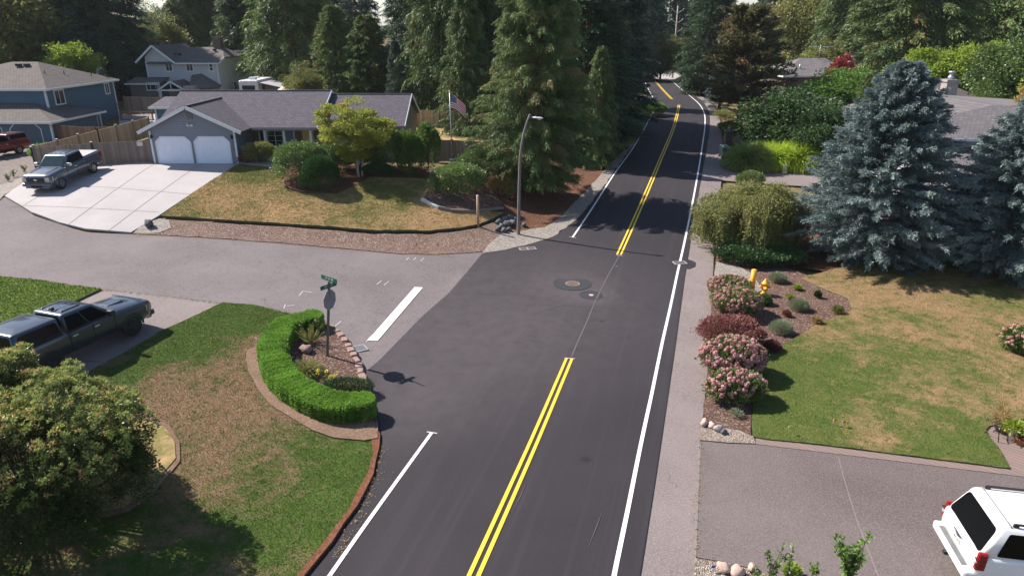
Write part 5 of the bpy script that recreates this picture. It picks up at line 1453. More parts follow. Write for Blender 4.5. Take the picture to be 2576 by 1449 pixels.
# ---------------------------------------------------------------- fences
def fence(label, pts, mat, h=1.83, posts=True, capm='post_wood', pw=.1, step=2.4, face=-1, base=0.0, capw=None, group=None):
    """board fence through world points"""
    c = pts[0]; root = empty('board_fence', onG(*c), 0, label, 'fence', group); o = Vector(root.location)
    for i in range(len(pts) - 1):
        p = Vector((*pts[i], 0)); q = Vector((*pts[i + 1], 0)); L_ = (q - p).length; d = (q - p) / L_; n = max(1, round(L_ / step)); pn = Vector((-d.y, d.x, 0))
        mb = MB()
        for k in range(n):
            a = p + d * (L_ * k / n); b_ = p + d * (L_ * (k + 1) / n)
            za, zb = TZ(a.x, a.y) + base, TZ(b_.x, b_.y) + base
            for j, (u, w_) in enumerate(((a, b_),)):
                A = Vector((a.x, a.y, za)) - o; Bv = Vector((b_.x, b_.y, zb)) - o; off = pn * .02
                m = max(2, int((b_ - a).length / .14))
                for s in range(m):
                    e0 = A.lerp(Bv, s / m + .002); e1 = A.lerp(Bv, (s + 1) / m - .002); jz = Vector((0, 0, rnd.uniform(-.012, .012)))
                    up = Vector((0, 0, h)) + jz
                    mb.hexa([e0 - off, e1 - off, e1 + off, e0 + off], [e0 - off + up, e1 - off + up, e1 + off + up, e0 + off + up])
        mb.build('board_panel', M[mat], root)
        rl = MB()
        for zz in (.3, h - .12):
            for k in range(n):
                a = p + d * (L_ * k / n); b_ = p + d * (L_ * (k + 1) / n)
                rl.beam(Vector((a.x, a.y, TZ(a.x, a.y) + base + zz)) - o + pn * .05 * face * -1, Vector((b_.x, b_.y, TZ(b_.x, b_.y) + base + zz)) - o + pn * .05 * face * -1, .04, .09)
        rl.build('rail', M[capm], root)
        for k in range(n + 1):
            a = p + d * (L_ * k / n); z = TZ(a.x, a.y) + base
            t = MB(); t.box(a.x - o.x - pw / 2, a.x - o.x + pw / 2, a.y - o.y - pw / 2 - .03, a.y - o.y + pw / 2 - .03, z - o.z - .2, z - o.z + h + .08)
            ps = t.build('post', M[capm], root)
            if capw:
                t = MB(); t.box(a.x - o.x - pw * .8, a.x - o.x + pw * .8, a.y - o.y - pw * .8 - .03, a.y - o.y + pw * .8 - .03, z - o.z + h + .08, z - o.z + h + .13); t.build('post_cap', M[capw], ps)
    return root
fr = fence("weathered grey board fence with gate beside the garage", [(-35.9, 51.3), (-26.75, 51.3)], 'fence_grey', 1.72, step=4.6, capm='post_dark', capw='cap_white')
t = MB(); t.box(-.22, .22, -.03, 0, -.14, .14); sg = t.build('warning_sign', M['cap_white'], fr); sg.location = Vector((-27.7, 51.24, TZ(-27.7, 51.3) + 1.45)) - fr.location
fence("tan board fence running back from the driveway behind the pickup", [(-35.9, 51.6), (-35.9, 60.0), (-35.7, 68.5)], 'fence_tan', 1.8, step=3.0, capw='cap_white', face=-1)
fence("dark brown board fence beside the blue garage wall", [(-43.9, 67.0), (-36.1, 63.0)], 'fence_brown', 1.75, step=2.6)
fence("grey brown board fence across the yard below the little blue spruce", [(-46, 83.5), (-37.0, 82.0)], 'fence_grey', 1.85, step=2.4)
fence("long tan backyard fence with pale base board behind the flagpole", [(-9.6, 70.3), (-.5, 70.3), (3.5, 68)], 'fence_tan', 1.75, step=2.6)
fence("short grey fence section beside the flagpole base", [(-6.6, 52.3), (-2.4, 51.9)], 'fence_grey', 1.6, step=2.2)
r_ = empty('deck_railing', onG(-44.0, 78.5), 0, "brown slatted deck railing beside the blue house", 'railing')
t = MB()
t.beam((0, 0, 1.0), (3.6, 0, 1.0), .09); t.beam((0, 0, .15), (3.6, 0, .15), .07)
for k in range(26): t.box(k * .144 - .02, k * .144 + .02, -.02, .02, .15, 1.0)
t.build('baluster_panel', M['post_wood'], r_)
for x in (0, 3.6):
    t = MB(); t.box(x - .06, x + .06, -.06, .06, -.2, 1.1); t.build('post', M['post_wood'], r_)
# ---------------------------------------------------------------- vehicles
def paint(name, c, metal=.5, rough=.28):
    n = NT(name); n.fin(c, rough, metal, .5); n.b.inputs["Coat Weight"].default_value = .8; n.b.inputs["Coat Roughness"].default_value = .03
    return n.m
M['paint_grey'] = paint("paint_slate_grey", (.085, .105, .135))
M['paint_dark'] = paint("paint_graphite", (.045, .055, .078))
M['paint_maroon'] = paint("paint_maroon", (.13, .012, .018))
M['paint_white'] = paint("paint_white", (.80, .80, .80), 0.0, .3)
M['carglass'] = glass_dark("car_glass", (.004, .005, .006), .15); M['carglass'].node_tree.nodes['Principled BSDF'].inputs['Specular IOR Level'].default_value = .12
M['windshield'] = glass_dark("windshield", (.02, .04, .05), .04); M['windshield'].node_tree.nodes['Principled BSDF'].inputs['Specular IOR Level'].default_value = .5
M['chrome'] = plain("chrome", (.65, .66, .68), .15, 1.0, var=.03)
M['rim'] = plain("rim_alloy", (.30, .30, .31), .3, .8, var=.05)
M['rim_dark'] = plain("rim_dark", (.02, .02, .022), .4, .4)
M['lens'] = plain("headlight_lens", (.55, .50, .46), .1, .3)
M['tail'] = plain("tail_light", (.26, .006, .008), .12)
M['blackplastic'] = plain("black_plastic", (.022, .023, .025), .6)
M['tonneau'] = plain("tonneau_cover", (.34, .32, .33), .7)
M['steppad'] = plain("bumper_pad_grey", (.17, .17, .18), .7)

def loft_ring(w, zb, zs, zt, cr, k=.0):
    """half profile from sill to centre top"""
    return [(w * .80, zb), (w * .93, zb + .04), (w * .985, zb + .16), (w, (zb + zs) / 2 + .05), (w * .985, zs), (w * .955, zs + (zt - zs) * .55), (w * .88, zt - .015), (w * .6, zt + cr * .6), (0, zt + cr)]
def loft(st):
    mb = MB(); rings = []
    for x, w, zb, zs, zt, cr in st:
        h_ = loft_ring(w, zb, zs, zt, cr)
        full = [(x, y, z) for y, z in h_] + [(x, -y, z) for y, z in h_[-2::-1]]
        rings.append(full)
    n = len(rings[0]); vs = [p for r_ in rings for p in r_]; fs = []
    for i in range(len(rings) - 1):
        for k in range(n):
            k2 = (k + 1) % n
            fs.append((i * n + k, i * n + k2, (i + 1) * n + k2, (i + 1) * n + k))
    fs.append(tuple(range(n))[::-1]); e = (len(rings) - 1) * n; fs.append(tuple(e + k for k in range(n)))
    mb.add(vs, fs, 0, True); return mb
def boolcut(obj, cutters):
    for c in cutters:
        m = obj.modifiers.new("b", 'BOOLEAN'); m.object = c; m.operation = 'DIFFERENCE'; m.solver = 'EXACT'
    dg = bpy.context.evaluated_depsgraph_get(); dg.update()
    me = bpy.data.meshes.new_from_object(obj.evaluated_get(dg))
    obj.modifiers.clear(); old = obj.data; obj.data = me
    for c in cutters: bpy.data.objects.remove(c)
def quadpt(q, u, v):
    a, b, c, d = (Vector(p) for p in q)      # bl, br, tr, tl
    return (a.lerp(b, u)).lerp(d.lerp(c, u), v)
def panel(mb, q, u0, u1, v0, v1, off=.012, r=.06, th=.01):
    """rounded panel on quad q pushed outward"""
    a, b, c, d = (Vector(p) for p in q); n = (b - a).cross(d - a).normalized()
    ru = r / max((b - a).length, .1); rv = r / max((d - a).length, .1); loop = []
    for cx, cy, a0 in ((u1 - ru, v0 + rv, -90), (u1 - ru, v1 - rv, 0), (u0 + ru, v1 - rv, 90), (u0 + ru, v0 + rv, 180)):
        for k in range(4):
            t = R(a0 + 30 * k); loop.append(quadpt(q, cx + ru * math.cos(t), cy + rv * math.sin(t)) + n * off)
    mb.prism([p - n * th for p in loop], n * th)
def cabin(pts_b, pts_t, zb, zt, crown=.05, sub=4):
    """greenhouse: bottom rect (xr,xf,w) top rect"""
    xr, xf, wb = pts_b; tr_, tf, wt = pts_t; mb = MB(); rings = []
    def ring(x0, x1, w, z, rr_):
        out = []
        for cx, cy, a0 in ((x1 - rr_, w - rr_, 0), (x0 + rr_, w - rr_, 90), (x0 + rr_, -w + rr_, 180), (x1 - rr_, -w + rr_, 270)):
            for k in range(4):
                t = R(a0 + 30 * k); out.append((cx + rr_ * math.cos(t), cy + rr_ * math.sin(t), z))
        return out
    for f, ins in ((0, 0), (.5, 0), (.93, 0), (.985, .035), (1.0, .12)):
        x0 = xr + (tr_ - xr) * f + ins; x1 = xf + (tf - xf) * f - ins; w = wb + (wt - wb) * f - ins
        rings.append(ring(x0, x1, w, zb + (zt - zb) * f, .1))
    rings.append(ring(tr_ + .4, tf - .4, wt - .35, zt + crown, .1))
    n = 16; vs = [p for r_ in rings for p in r_]; fs = []
    for i in range(len(rings) - 1):
        for k in range(n): fs.append((i * n + k, i * n + (k + 1) % n, (i + 1) * n + (k + 1) % n, (i + 1) * n + k))
    fs.append(tuple(range(n))[::-1]); e = (len(rings) - 1) * n; fs.append(tuple(e + k for k in range(n)))
    mb.add(vs, fs, 0, True); return mb
def wheel(par, x, y, r_, wdt, rim='rim', spokes=6):
    s = 1 if y > 0 else -1
    t = MB(); t.lathe([(r_ * .60, -wdt / 2 + .02), (r_ * .93, -wdt / 2), (r_, -wdt / 2 + .04), (r_, wdt / 2 - .04), (r_ * .93, wdt / 2), (r_ * .60, wdt / 2 - .02)], 26, axis='y')
    wh = t.build('wheel', M['rubber'], par); wh.location = (x, y, r_)
    m = MB(); o = s * wdt / 2
    m.lathe([(r_ * .62, o * .9), (r_ * .60, o * .98), (r_ * .56, o * .80), (r_ * .50, o * .35), (.04, o * .3)], 26, axis='y')
    m.lathe([(r_ * .16, o * .3), (r_ * .15, o * .9), (.01, o * .95)], 12, axis='y')
    rm = m.build('rim', M[rim if rim == 'rim_dark' else 'rim_dark'], wh)
    if rim != 'rim_dark':
        k = MB()
        for i in range(spokes):
            a = 2 * math.pi * i / spokes
            k.beam((math.cos(a) * r_ * .12, o * .82, math.sin(a) * r_ * .12), (math.cos(a) * r_ * .58, o * .9, math.sin(a) * r_ * .58), .085, .05, up=(0, 1, 0))
        k.lathe([(r_ * .62, o * .86), (r_ * .625, o * .98), (r_ * .56, o * .98), (r_ * .55, o * .86)], 26, axis='y')
        k.build('spokes', M[rim], wh)
    else:
        k = MB()
        for i in range(spokes):
            a = 2 * math.pi * i / spokes
            k.beam((math.cos(a) * r_ * .12, o * .82, math.sin(a) * r_ * .12), (math.cos(a) * r_ * .58, o * .9, math.sin(a) * r_ * .58), .07, .05, up=(0, 1, 0))
        k.build('spokes', M['blackplastic'], wh)
    return wh
def arcs(par, wx, w, r_, mat, zc, flare=.05, name='fender_flare'):
    for x in wx:
        for s in (-1, 1):
            t = MB(); pts = [(x + math.cos(R(a)) * (r_ + .05), s * (w - .01), zc + math.sin(R(a)) * (r_ + .05)) for a in range(-8, 189, 14)]
            t.tube(pts, flare, 6); t.build(name, mat, par)
def side_items(par, w, xs, z0, z1, zh, mat, handles):
    t = MB()
    for x in xs:
        for s in (-1, 1): t.box(x - .008, x + .008, s * (w + .002) - .006, s * (w + .002) + .006, z0, z1)
    t.build('door_seam', M['hole'], par)
    for x in handles:
        for s in (-1, 1):
            t = MB(); t.box(x - .11, x + .11, s * (w + .02) - .025, s * (w + .02) + .025, zh - .02, zh + .025); t.build('door_handle', M['chrome'], par, bevel=.01)

def pickup(name, label, loc, rz, mat, L_=5.9, w=1.0, H=1.95, wb=(1.95, -1.72), r_=.41, rimk='rim', canopy=False, tonneau=True, scoop=False, zrail=1.36, hood=1.22, flare=None, zcab=-1.15, detail=True, pitch=0.0):
    c = empty(name, loc, rz, label, 'pickup truck'); c.rotation_euler = (0, pitch, rz)
    F_ = L_ / 2; zc = hood + .06
    st = [(F_, w * .80, .50, hood - .22, hood - .12, .0), (F_ - .06, w * .93, .44, hood - .16, hood - .06, .01), (F_ - .3, w * .985, .42, hood - .12, hood - .01, .03), (F_ - .9, w, .42, hood - .1, hood + .03, .05),
          (F_ - 1.65, w, .42, hood - .06, zc + .02, .05), (1.0, w, .42, hood - .05, zc, .0), (zcab + .02, w, .42, hood - .03, zc, .0), (zcab, w, .42, hood, zrail - .02, .0), (zcab - .04, w, .42, hood, zrail - .02, .0), (-F_ + .12, w * .99, .46, hood, zrail, .0), (-F_, w * .95, .52, hood, zrail - .03, .0)]
    body = loft(st[::-1]).build('body', mat, c)
    cut = []
    for x in wb:
        m = MB(); m.lathe([(r_ + .055, -w * 1.3), (r_ + .055, w * 1.3)], 28, (x, 0, r_ + .01), axis='y', smooth=False); k = m.build('cutter', M['hole'])
        cut.append(k)
    boolcut(body, cut)
    # inner black box so no daylight passes through
    t = MB(); t.box(-F_ + .35, F_ - .35, -w * .62, w * .62, .32, .85); t.build('daylight_block', M['hole'], c)
    xr, xf = zcab + .02, F_ - 1.72; tr_, tf = zcab + .1, F_ - 2.52
    zt = H - .04
    cb = cabin((xr, xf, w * .93), (tr_, tf, w * .76), zc - .06, zt)
    cab = cb.build('cab', mat, c)
    z0, z1 = zc - .02, zt
    # faces: windshield, sides, rear
    ws = [(xf - .0, -w * .93, z0), (xf, w * .93, z0), (tf, w * .76, z1), (tf, -w * .76, z1)]
    g = MB(); panel(g, ws, .07, .93, .04, .93, .012, .07); g.build('windshield', M['windshield'], c)
    rw = [(xr, w * .93, z0), (xr, -w * .93, z0), (tr_, -w * .76, z1), (tr_, w * .76, z1)]
    g = MB(); panel(g, rw, .12, .88, .15, .9, .012, .07); g.build('rear_window', M['carglass'], c)
    for s in (-1, 1):
        if s < 0: q = [(xr, -w * .93, z0), (xf, -w * .93, z0), (tf, -w * .76, z1), (tr_, -w * .76, z1)]
        else: q = [(xf, w * .93, z0), (xr, w * .93, z0), (tr_, w * .76, z1), (tf, w * .76, z1)]
        for (u0, u1) in (((.05, .46), (.49, .90)) if s < 0 else ((.10, .51), (.54, .95))):
            g = MB(); panel(g, q, u0, u1, .10, .86, .012, .06); g.build('side_window', M['carglass'], c)
    for i, yy in enumerate((-.42, -.14, .14, .42)):
        pass
    t = MB()
    for yy in (-.45, -.15, .15, .45): t.box(tr_ + .2, tf - .25, yy * w * 1.1 - .02, yy * w * 1.1 + .02, zt + .02, zt + .055)
    t.build('roof_rib', mat, cab, bevel=.01)
    # mirrors
    for s in (-1, 1):
        t = MB(); t.box(xf - .42, xf - .22, s * (w + .12) - .12, s * (w + .12) + .12, zc + .02, zc + .24); t.beam((xf - .3, s * w * .93, zc + .05), (xf - .3, s * (w + .05), zc + .08), .06)
        t.build('mirror', M['chrome'] if rimk == 'rim' else M['blackplastic'], c, bevel=.03)
    side_items(c, w, (xf - .12, (xf + xr) / 2 - .02, xr + .06), .55, zc - .05, hood - .12, None, ((xf + xr) / 2 + .12, xr + .25))
    for x in wb:
        for s in (-1, 1): wheel(c, x, s * (w - .13), r_, .27, rimk)
    arcs(c, wb, w, r_, flare or mat, r_ + .01, .045)
    # front
    t = MB(); t.box(F_ - .10, F_ + .01, -w * .60, w * .60, hood - .48, hood - .16); gr = t.build('grille', M['blackplastic'], c, bevel=.04)
    t = MB()
    for k in range(4): t.box(F_ + .005, F_ + .025, -w * .56, w * .56, hood - .45 + k * .075, hood - .425 + k * .075)
    t.build('grille_bar', M['darkmetal'], gr)
    t = MB(); t.lathe([(.0001, 0), (.065, 0), (.065, .02), (.0001, .02)], 18, (F_ + .02, 0, hood - .31), axis='x'); em = t.build('emblem', M['chrome'], gr)
    for v in em.data.vertices: v.co.y *= 1.9
    t = MB(); t.box(F_ - .2, F_ + .10, -w * .93, w * .93, .48, .70); t.box(F_ - .2, F_ + .04, -w * .8, w * .8, .34, .48); fb = t.build('front_bumper', mat, c, bevel=.05)
    t = MB(); t.box(F_ + .08, F_ + .11, -.35, .35, .42, .56); t.build('intake', M['hole'], fb)
    for s in (-1, 1):
        t = MB(); t.hexa([(F_ - .35, s * w * .985 - .02, hood - .42), (F_ + .0, s * w * .62, hood - .42), (F_ + .02, s * w * .62, hood - .42), (F_ - .3, s * w * 1.0, hood - .42)], [(F_ - .35, s * w * .97 - .02, hood - .15), (F_ - .02, s * w * .62, hood - .15), (F_ + .0, s * w * .62, hood - .15), (F_ - .3, s * w * 1.0, hood - .15)])
        t.box(F_ - .12, F_ + .015, min(s * w * .62, s * w * .88), max(s * w * .62, s * w * .88), hood - .42, hood - .16)
        t.build('headlight', M['lens'], c, bevel=.02)
        t = MB(); t.box(-F_ - .015, -F_ + .14, min(s * w * .86, s * w * 1.005), max(s * w * .86, s * w * 1.005), hood - .28, zrail - .06); t.build('tail_light', M['tail'], c, bevel=.02)
    t = MB(); t.box(-F_ - .16, -F_ + .06, -w * .9, w * .9, .5, .66); t.build('rear_bumper', M['chrome'] if rimk == 'rim' else M['blackplastic'], c, bevel=.04)
    if tonneau:
        t = MB(); t.box(-F_ + .06, zcab - .03, -w * .86, w * .86, zrail - .01, zrail + .035); t.build('bed_cover', M['tonneau'], c, bevel=.015)
    if canopy:
        cc = cabin((-F_ + .02, zcab - .06, w * .94), (-F_ + .14, zcab - .10, w * .80), zrail - .04, H - .05, crown=.04); ca = cc.build('canopy', mat, c)
        for s in (-1, 1):
            if s < 0: q = [(-F_ + .02, -w * .94, zrail), (zcab - .06, -w * .94, zrail), (zcab - .10, -w * .80, H - .05), (-F_ + .14, -w * .80, H - .05)]
            else: q = [(zcab - .06, w * .94, zrail), (-F_ + .02, w * .94, zrail), (-F_ + .14, w * .80, H - .05), (zcab - .10, w * .80, H - .05)]
            g = MB(); panel(g, q, .10, .93, .16, .84, .013, .12); g.build('canopy_window', M['carglass'], ca)
        q = [(-F_ + .02, w * .94, zrail), (-F_ + .02, -w * .94, zrail), (-F_ + .14, -w * .80, H - .05), (-F_ + .14, w * .80, H - .05)]
        g = MB(); panel(g, q, .08, .92, .08, .88, .013, .08); g.build('canopy_hatch', M['carglass'], ca)
    if scoop:
        t = MB(); t.hexa([(F_ - 1.5, -.28, hood + .05), (F_ - .75, -.3, hood + .03), (F_ - .75, .3, hood + .03), (F_ - 1.5, .28, hood + .05)][::1], [(F_ - 1.45, -.24, hood + .13), (F_ - .8, -.27, hood + .13), (F_ - .8, .27, hood + .13), (F_ - 1.45, .24, hood + .13)]); t.build('hood_scoop', mat, c, bevel=.02)
        t = MB(); t.beam((F_ - .35, -w * .8, hood + .06), (F_ - .35, w * .8, hood + .06), .05, .06); t.build('bug_deflector', M['chrome'], c)
        t = MB(); t.lathe([(.08, 0), (.06, .06), (.01, .1)], 8, (tr_ + .25, 0, zt + .04)); t.build('antenna_fin', M['blackplastic'], c)
    else:
        t = MB()
        for s in (-1, 1): t.beam((F_ - .35, s * .52, hood + .02), (F_ - 1.55, s * .60, zc + .06), .06, .04)
        t.build('hood_crease', mat, c, bevel=.012)
    return c
def place_car(pf, pr, wbf, wbr, track, side):
    """pf, pr ground contacts (photo px) of the visible front and rear wheels; side=+1 visible side is the car's left"""
    a = G(*pf); b_ = G(*pr); d = Vector((a.x - b_.x, a.y - b_.y, 0)).normalized()
    n = Vector((-d.y, d.x, 0)) * side      # points to the visible side
    org = a - d * wbf - n * track
    z = TZ(org.x, org.y)
    gr = (TZ(*(org + d * 1.5)[:2]) - TZ(*(org - d * 1.5)[:2])) / 3.0
    return (org.x, org.y, z + .08), math.atan2(d.y, d.x), -math.atan(gr)
loc, rz, pt_ = place_car((157, 478), (235, 438), 1.95, -1.72, .88, 1)
pickup('pickup_truck', "slate grey crew cab pickup with light bed cover on the concrete driveway", loc, rz, M['paint_grey'], pitch=pt_)
loc, rz, pt_ = place_car((338, 850), (134, 950), 1.78, -1.78, .86, -1)
pickup('pickup_truck', "dark graphite pickup with canopy and hood scoop on the south driveway", loc, rz, M['paint_dark'], L_=5.75, w=.96, H=1.94, wb=(1.80, -1.78), r_=.42, rimk='rim_dark', canopy=True, tonneau=False, scoop=True, zcab=-.95, hood=1.20, zrail=1.32, flare=M['blackplastic'], pitch=pt_)
loc, rz, pt_ = place_car((-40, 408), (60, 388), 1.85, -1.6, .86, 1)
pickup('pickup_truck', "maroon pickup with canopy cut by the left border of the photo", loc, rz, M['paint_maroon'], L_=5.6, w=.96, H=1.85, wb=(1.85, -1.6), r_=.38, rimk='rim', canopy=True, tonneau=False, zcab=-.8, hood=1.15, zrail=1.25, pitch=pt_)

def suv(label, loc, rz, mat):
    c = empty('sport_utility_vehicle', loc, rz, label, 'suv'); F_ = 2.6; w = 1.0
    st = [(F_, .80, .5, .9, 1.02, 0), (F_ - .08, .93, .42, .95, 1.08, .01), (F_ - .8, 1.0, .42, 1.0, 1.16, .05), (1.1, 1.0, .42, 1.05, 1.2, 0), (-1.9, 1.0, .42, 1.08, 1.2, 0), (-F_ + .22, .99, .44, 1.06, 1.2, 0), (-F_ + .05, .955, .50, 1.05, 1.18, 0), (-F_, .88, .56, 1.0, 1.15, 0)]
    body = loft(st[::-1]).build('body', mat, c); cut = []
    for x in (1.55, -1.4):
        m = MB(); m.lathe([(.46, -1.3), (.46, 1.3)], 28, (x, 0, .41), axis='y', smooth=False); cut.append(m.build('cutter', M['hole']))
    boolcut(body, cut)
    t = MB(); t.box(-2.2, 2.2, -.62, .62, .32, .85); t.build('daylight_block', M['hole'], c)  # added black box, keeps daylight from showing through under the body
    xr, xf, tr_, tf, z0, z1 = -F_ + .06, 1.15, -F_ + .42, .45, 1.12, 1.88
    cab = cabin((xr, xf, .94), (tr_, tf, .78), z0, z1, crown=.06).build('cab', mat, c)
    q = [(xr, .94, z0), (xr, -.94, z0), (tr_, -.78, z1), (tr_, .78, z1)]
    g = MB(); panel(g, q, .06, .94, .06, .86, .014, .10); g.build('rear_window', M['carglass'], c)
    q = [(xf, -.94, z0), (xf, .94, z0), (tf, .78, z1), (tf, -.78, z1)]
    g = MB(); panel(g, q, .07, .93, .05, .92, .014, .07); g.build('windshield', M['windshield'], c)
    for s in (-1, 1):
        if s < 0: q = [(xr, -.94, z0), (xf, -.94, z0), (tf, -.78, z1), (tr_, -.78, z1)]; us = ((.08, .36), (.385, .63), (.65, .9))
        else: q = [(xf, .94, z0), (xr, .94, z0), (tr_, .78, z1), (tf, .78, z1)]; us = ((.10, .35), (.37, .615), (.64, .92))
        for u0, u1 in us:
            g = MB(); panel(g, q, u0, u1, .10, .84, .014, .05); g.build('side_window', M['carglass'], c)
        t = MB(); t.beam((tr_ + .25, s * .70, z1 + .07), (tf - .3, s * .70, z1 + .07), .05, .045)
        for x in (tr_ + .3, -.6, tf - .35): t.box(x - .06, x + .06, s * .70 - .025, s * .70 + .025, z1 - .0, z1 + .07)
        t.build('roof_rack', M['blackplastic'], c, bevel=.01)
        t = MB(); t.hexa([(-F_ - .01, min(s * .86, s * .975), .78), (-F_ + .2, min(s * .86, s * 1.0), .78), (-F_ + .2, max(s * .86, s * 1.0), .78), (-F_ - .01, max(s * .86, s * .975), .78)], [(-F_ + .02, min(s * .85, s * .955), 1.24), (-F_ + .22, min(s * .85, s * .985), 1.24), (-F_ + .22, max(s * .85, s * .985), 1.24), (-F_ + .02, max(s * .85, s * .955), 1.24)]); t.build('tail_light', M['tail'], c, bevel=.04)
        t = MB(); t.box(F_ - .3, F_ - .02, min(s * .6, s * .93), max(s * .6, s * .93), .8, 1.0); t.build('headlight', M['lens'], c, bevel=.03)
        t = MB(); t.box(xf - .4, xf - .2, s * 1.1 - .11, s * 1.1 + .11, 1.15, 1.35); t.build('mirror', mat, c, bevel=.03)
    t = MB(); t.box(-F_ - .17, -F_ + .15, -.92, .92, .44, .66); rb = t.build('rear_bumper', mat, c, bevel=.06)
    t = MB(); t.box(-F_ - .13, -F_ - .01, -.68, .68, .655, .675)
    for k in range(4): t.box(-F_ - .12 + k * .028, -F_ - .108 + k * .028, -.66, .66, .675, .684)
    t.build('step_pad', M['steppad'], rb)
    t = MB(); t.box(-F_ - .02, -F_ + .05, -.16, .16, .80, .95); t.build('licence_plate', M['cap_white'], c, bevel=.01)
    t = MB()
    for s in (-1, 1):
        t.box(-F_ - .004, -F_ + .03, min(s * .80, s * .808), max(s * .80, s * .808), .70, 1.14); t.box(-.95, 1.0, s * 1.004 - .012, s * 1.004 + .012, .78, .83)
    t.box(-F_ - .006, -F_ + .02, -.80, .80, .695, .703); [q_.build('body_seam', M['gutter'], c) for q_ in clusters(t, .004)]
    t = MB(); t.box(-F_ - .028, -F_ + .02, -.13, .13, .975, .992); t.box(-F_ - .03, -F_ + .02, -.05, .05, .955, .998); t.build('emblem', M['darkmetal'], c, bevel=.006)
    for s in (-1, 1):
        for zz in (.92, 1.06): t = MB(); t.box(-F_ - .014, -F_ + .2, min(s * .855, s * .99), max(s * .855, s * .99), zz, zz + .012); t.build('tail_light_bar', M['hole'], c)
        t = MB(); t.box(-F_ - .02, -F_ + .02, min(s * .88, s * .95), max(s * .88, s * .95), .94, 1.0); t.build('reversing_light', M['lens'], c)
    text_mesh("B64 217", .085, 'plate_number', M['gutter'], c, Matrix.Translation((-F_ - .024, 0, .875)) @ Matrix.Rotation(R(-90), 4, 'Z') @ RX, .001)
    t = MB(); t.box(-F_ - .03, -F_ + .08, -.22, .22, 1.0, 1.045); t.build('hatch_handle', M['chrome'], c, bevel=.01)
    t = MB(); t.beam((-F_ + .07, -.05, 1.14), (-F_ + .20, -.5, 1.30), .02); t.build('wiper', M['blackplastic'], c)
    t = MB(); t.box(-F_ - .22, -F_ - .1, -.05, .05, .38, .46); t.build('hitch', M['blackplastic'], c)
    t = MB(); t.box(tr_ + .18, tr_ + .19, -.74, .74, z1 + .0, z1 + .045); t.build('roof_seam', M['gutter'], cab)
    side_items(c, 1.0, (1.0, .0, -.95), .5, 1.1, .98, None, (.15, -.8))
    for x in (1.55, -1.4):
        for s in (-1, 1): wheel(c, x, s * .86, .4, .27, 'rim')
    arcs(c, (1.55, -1.4), 1.0, .41, mat, .41, .03)
    return c
a = atZ(2352, 1312, .62); b_ = atZ(2435, 1455, .62); d = Vector((b_.x - a.x, b_.y - a.y, 0)).normalized()
hd = Vector((-d.y, d.x, 0))            # forward
mid = (a + b_) / 2 + hd * 2.68
suv("white sport utility vehicle at the lower right corner", (mid.x, mid.y, TZ(mid.x, mid.y) + .07), math.atan2(hd.y, hd.x), M['paint_white'])
# ---------------------------------------------------------------- shrubs and beds
def S(px, py): g_ = G(px, py); return onG(g_.x, g_.y, .12)
shrub('clipped_bush', S(808, 484), 2.35, 1.28, 1.28, F['ball'], 26000, .075, .04, 61, .03, "dark green bush clipped to a ball on the dry lawn", surf=.93, power=1.85)
shrub('laurel_bush', S(762, 462), 2.5, 1.7, 1.5, F['glossy'], 17000, .13, .06, 62, .16, "large leafy green bush left behind the clipped ball", surf=.8)
shrub('small_bush', S(778, 480), .9, .6, .5, F['glossy'], 3000, .1, .05, 63, .1, "small bush squeezed between the clipped ball and the leafy bush")
def flowering(root, mat, n, H, Rx, Ry, r_=.09, seed=1, top=.35, nm='flower_head', k=34, ll=.05, up=0.15):
    rng = np.random.default_rng(seed); P = []; D = []; tn = []; sd = []
    for i in range(n):
        while True:
            u = rng.normal(size=3); u /= np.linalg.norm(u)
            if u[2] > up - top: break
        c = np.array([u[0] * Rx, u[1] * Ry, H * .5 + u[2] * H * .5]) * rng.uniform(.97, 1.06)
        c[2] = max(c[2], .12); v = uni(rng.normal(size=(k, 3))); rr_ = r_ * rng.uniform(.7, 1.25)
        P.append(c + v * rr_); D.append(uni(np.cross(v, rng.normal(size=(k, 3))))); sd.append(v); tn.append(np.clip(rng.normal(.45, .22), .02, .99) + rng.normal(0, .07, k))
    leaves(nm, np.concatenate(P) - np.concatenate(D) * ll * .5, np.concatenate(D), ll, ll * .95, np.concatenate(tn), mat, root, rng=rng, side=np.concatenate(sd))
r = shrub('flowering_bush', S(838, 440), 1.9, 1.4, 1.1, F['glossy'], 9000, .12, .06, 64, .12, "bush with pink blossom between the clipped ball and the maple")
flowering(r, F['pinkflower'], 16, 1.9, .9, .7, .13, 65, .0)
shrub('dark_shrub', S(905, 432), 1.9, 1.6, .9, F['dkbush'], 9000, .11, .06, 66, .12, "dark shrub in the shade behind the maple trunk")
shrub('camellia_bush', S(968, 436), 2.7, 1.7, 1.3, F['glossy'], 14000, .13, .07, 67, .22, "glossy dark shrub right of the maple under the right wing window", tonebias=-.15)
shrub('box_shrub', S(952, 450), 1.1, 1.15, .7, F['ball'], 11000, .07, .04, 68, .03, "low clipped box shrub right of the maple trunk", surf=.9, power=1.4)
shrub('upright_shrub', S(1034, 444), 2.8, .95, .9, F['oak'], 9000, .13, .07, 69, .16, "upright green shrub at the right corner of the garage house")
shrub('upright_shrub', S(1078, 425), 3.0, .75, .75, F['oak'], 8000, .13, .07, 70, .16, "narrow light green shrub between the house corner and the short grey fence", tonebias=.15)
shrub('yellowgreen_bush', S(655, 414), 1.45, 1.15, .9, F['olive'], 8000, .11, .05, 71, .1, "rounded yellow green bush in front of the porch bay window", tonebias=-.1)
shrub('low_plant', S(622, 415), .55, .6, .35, F['barberry'], 1800, .08, .04, 72, .2, "low reddish plant at the right corner of the garage")
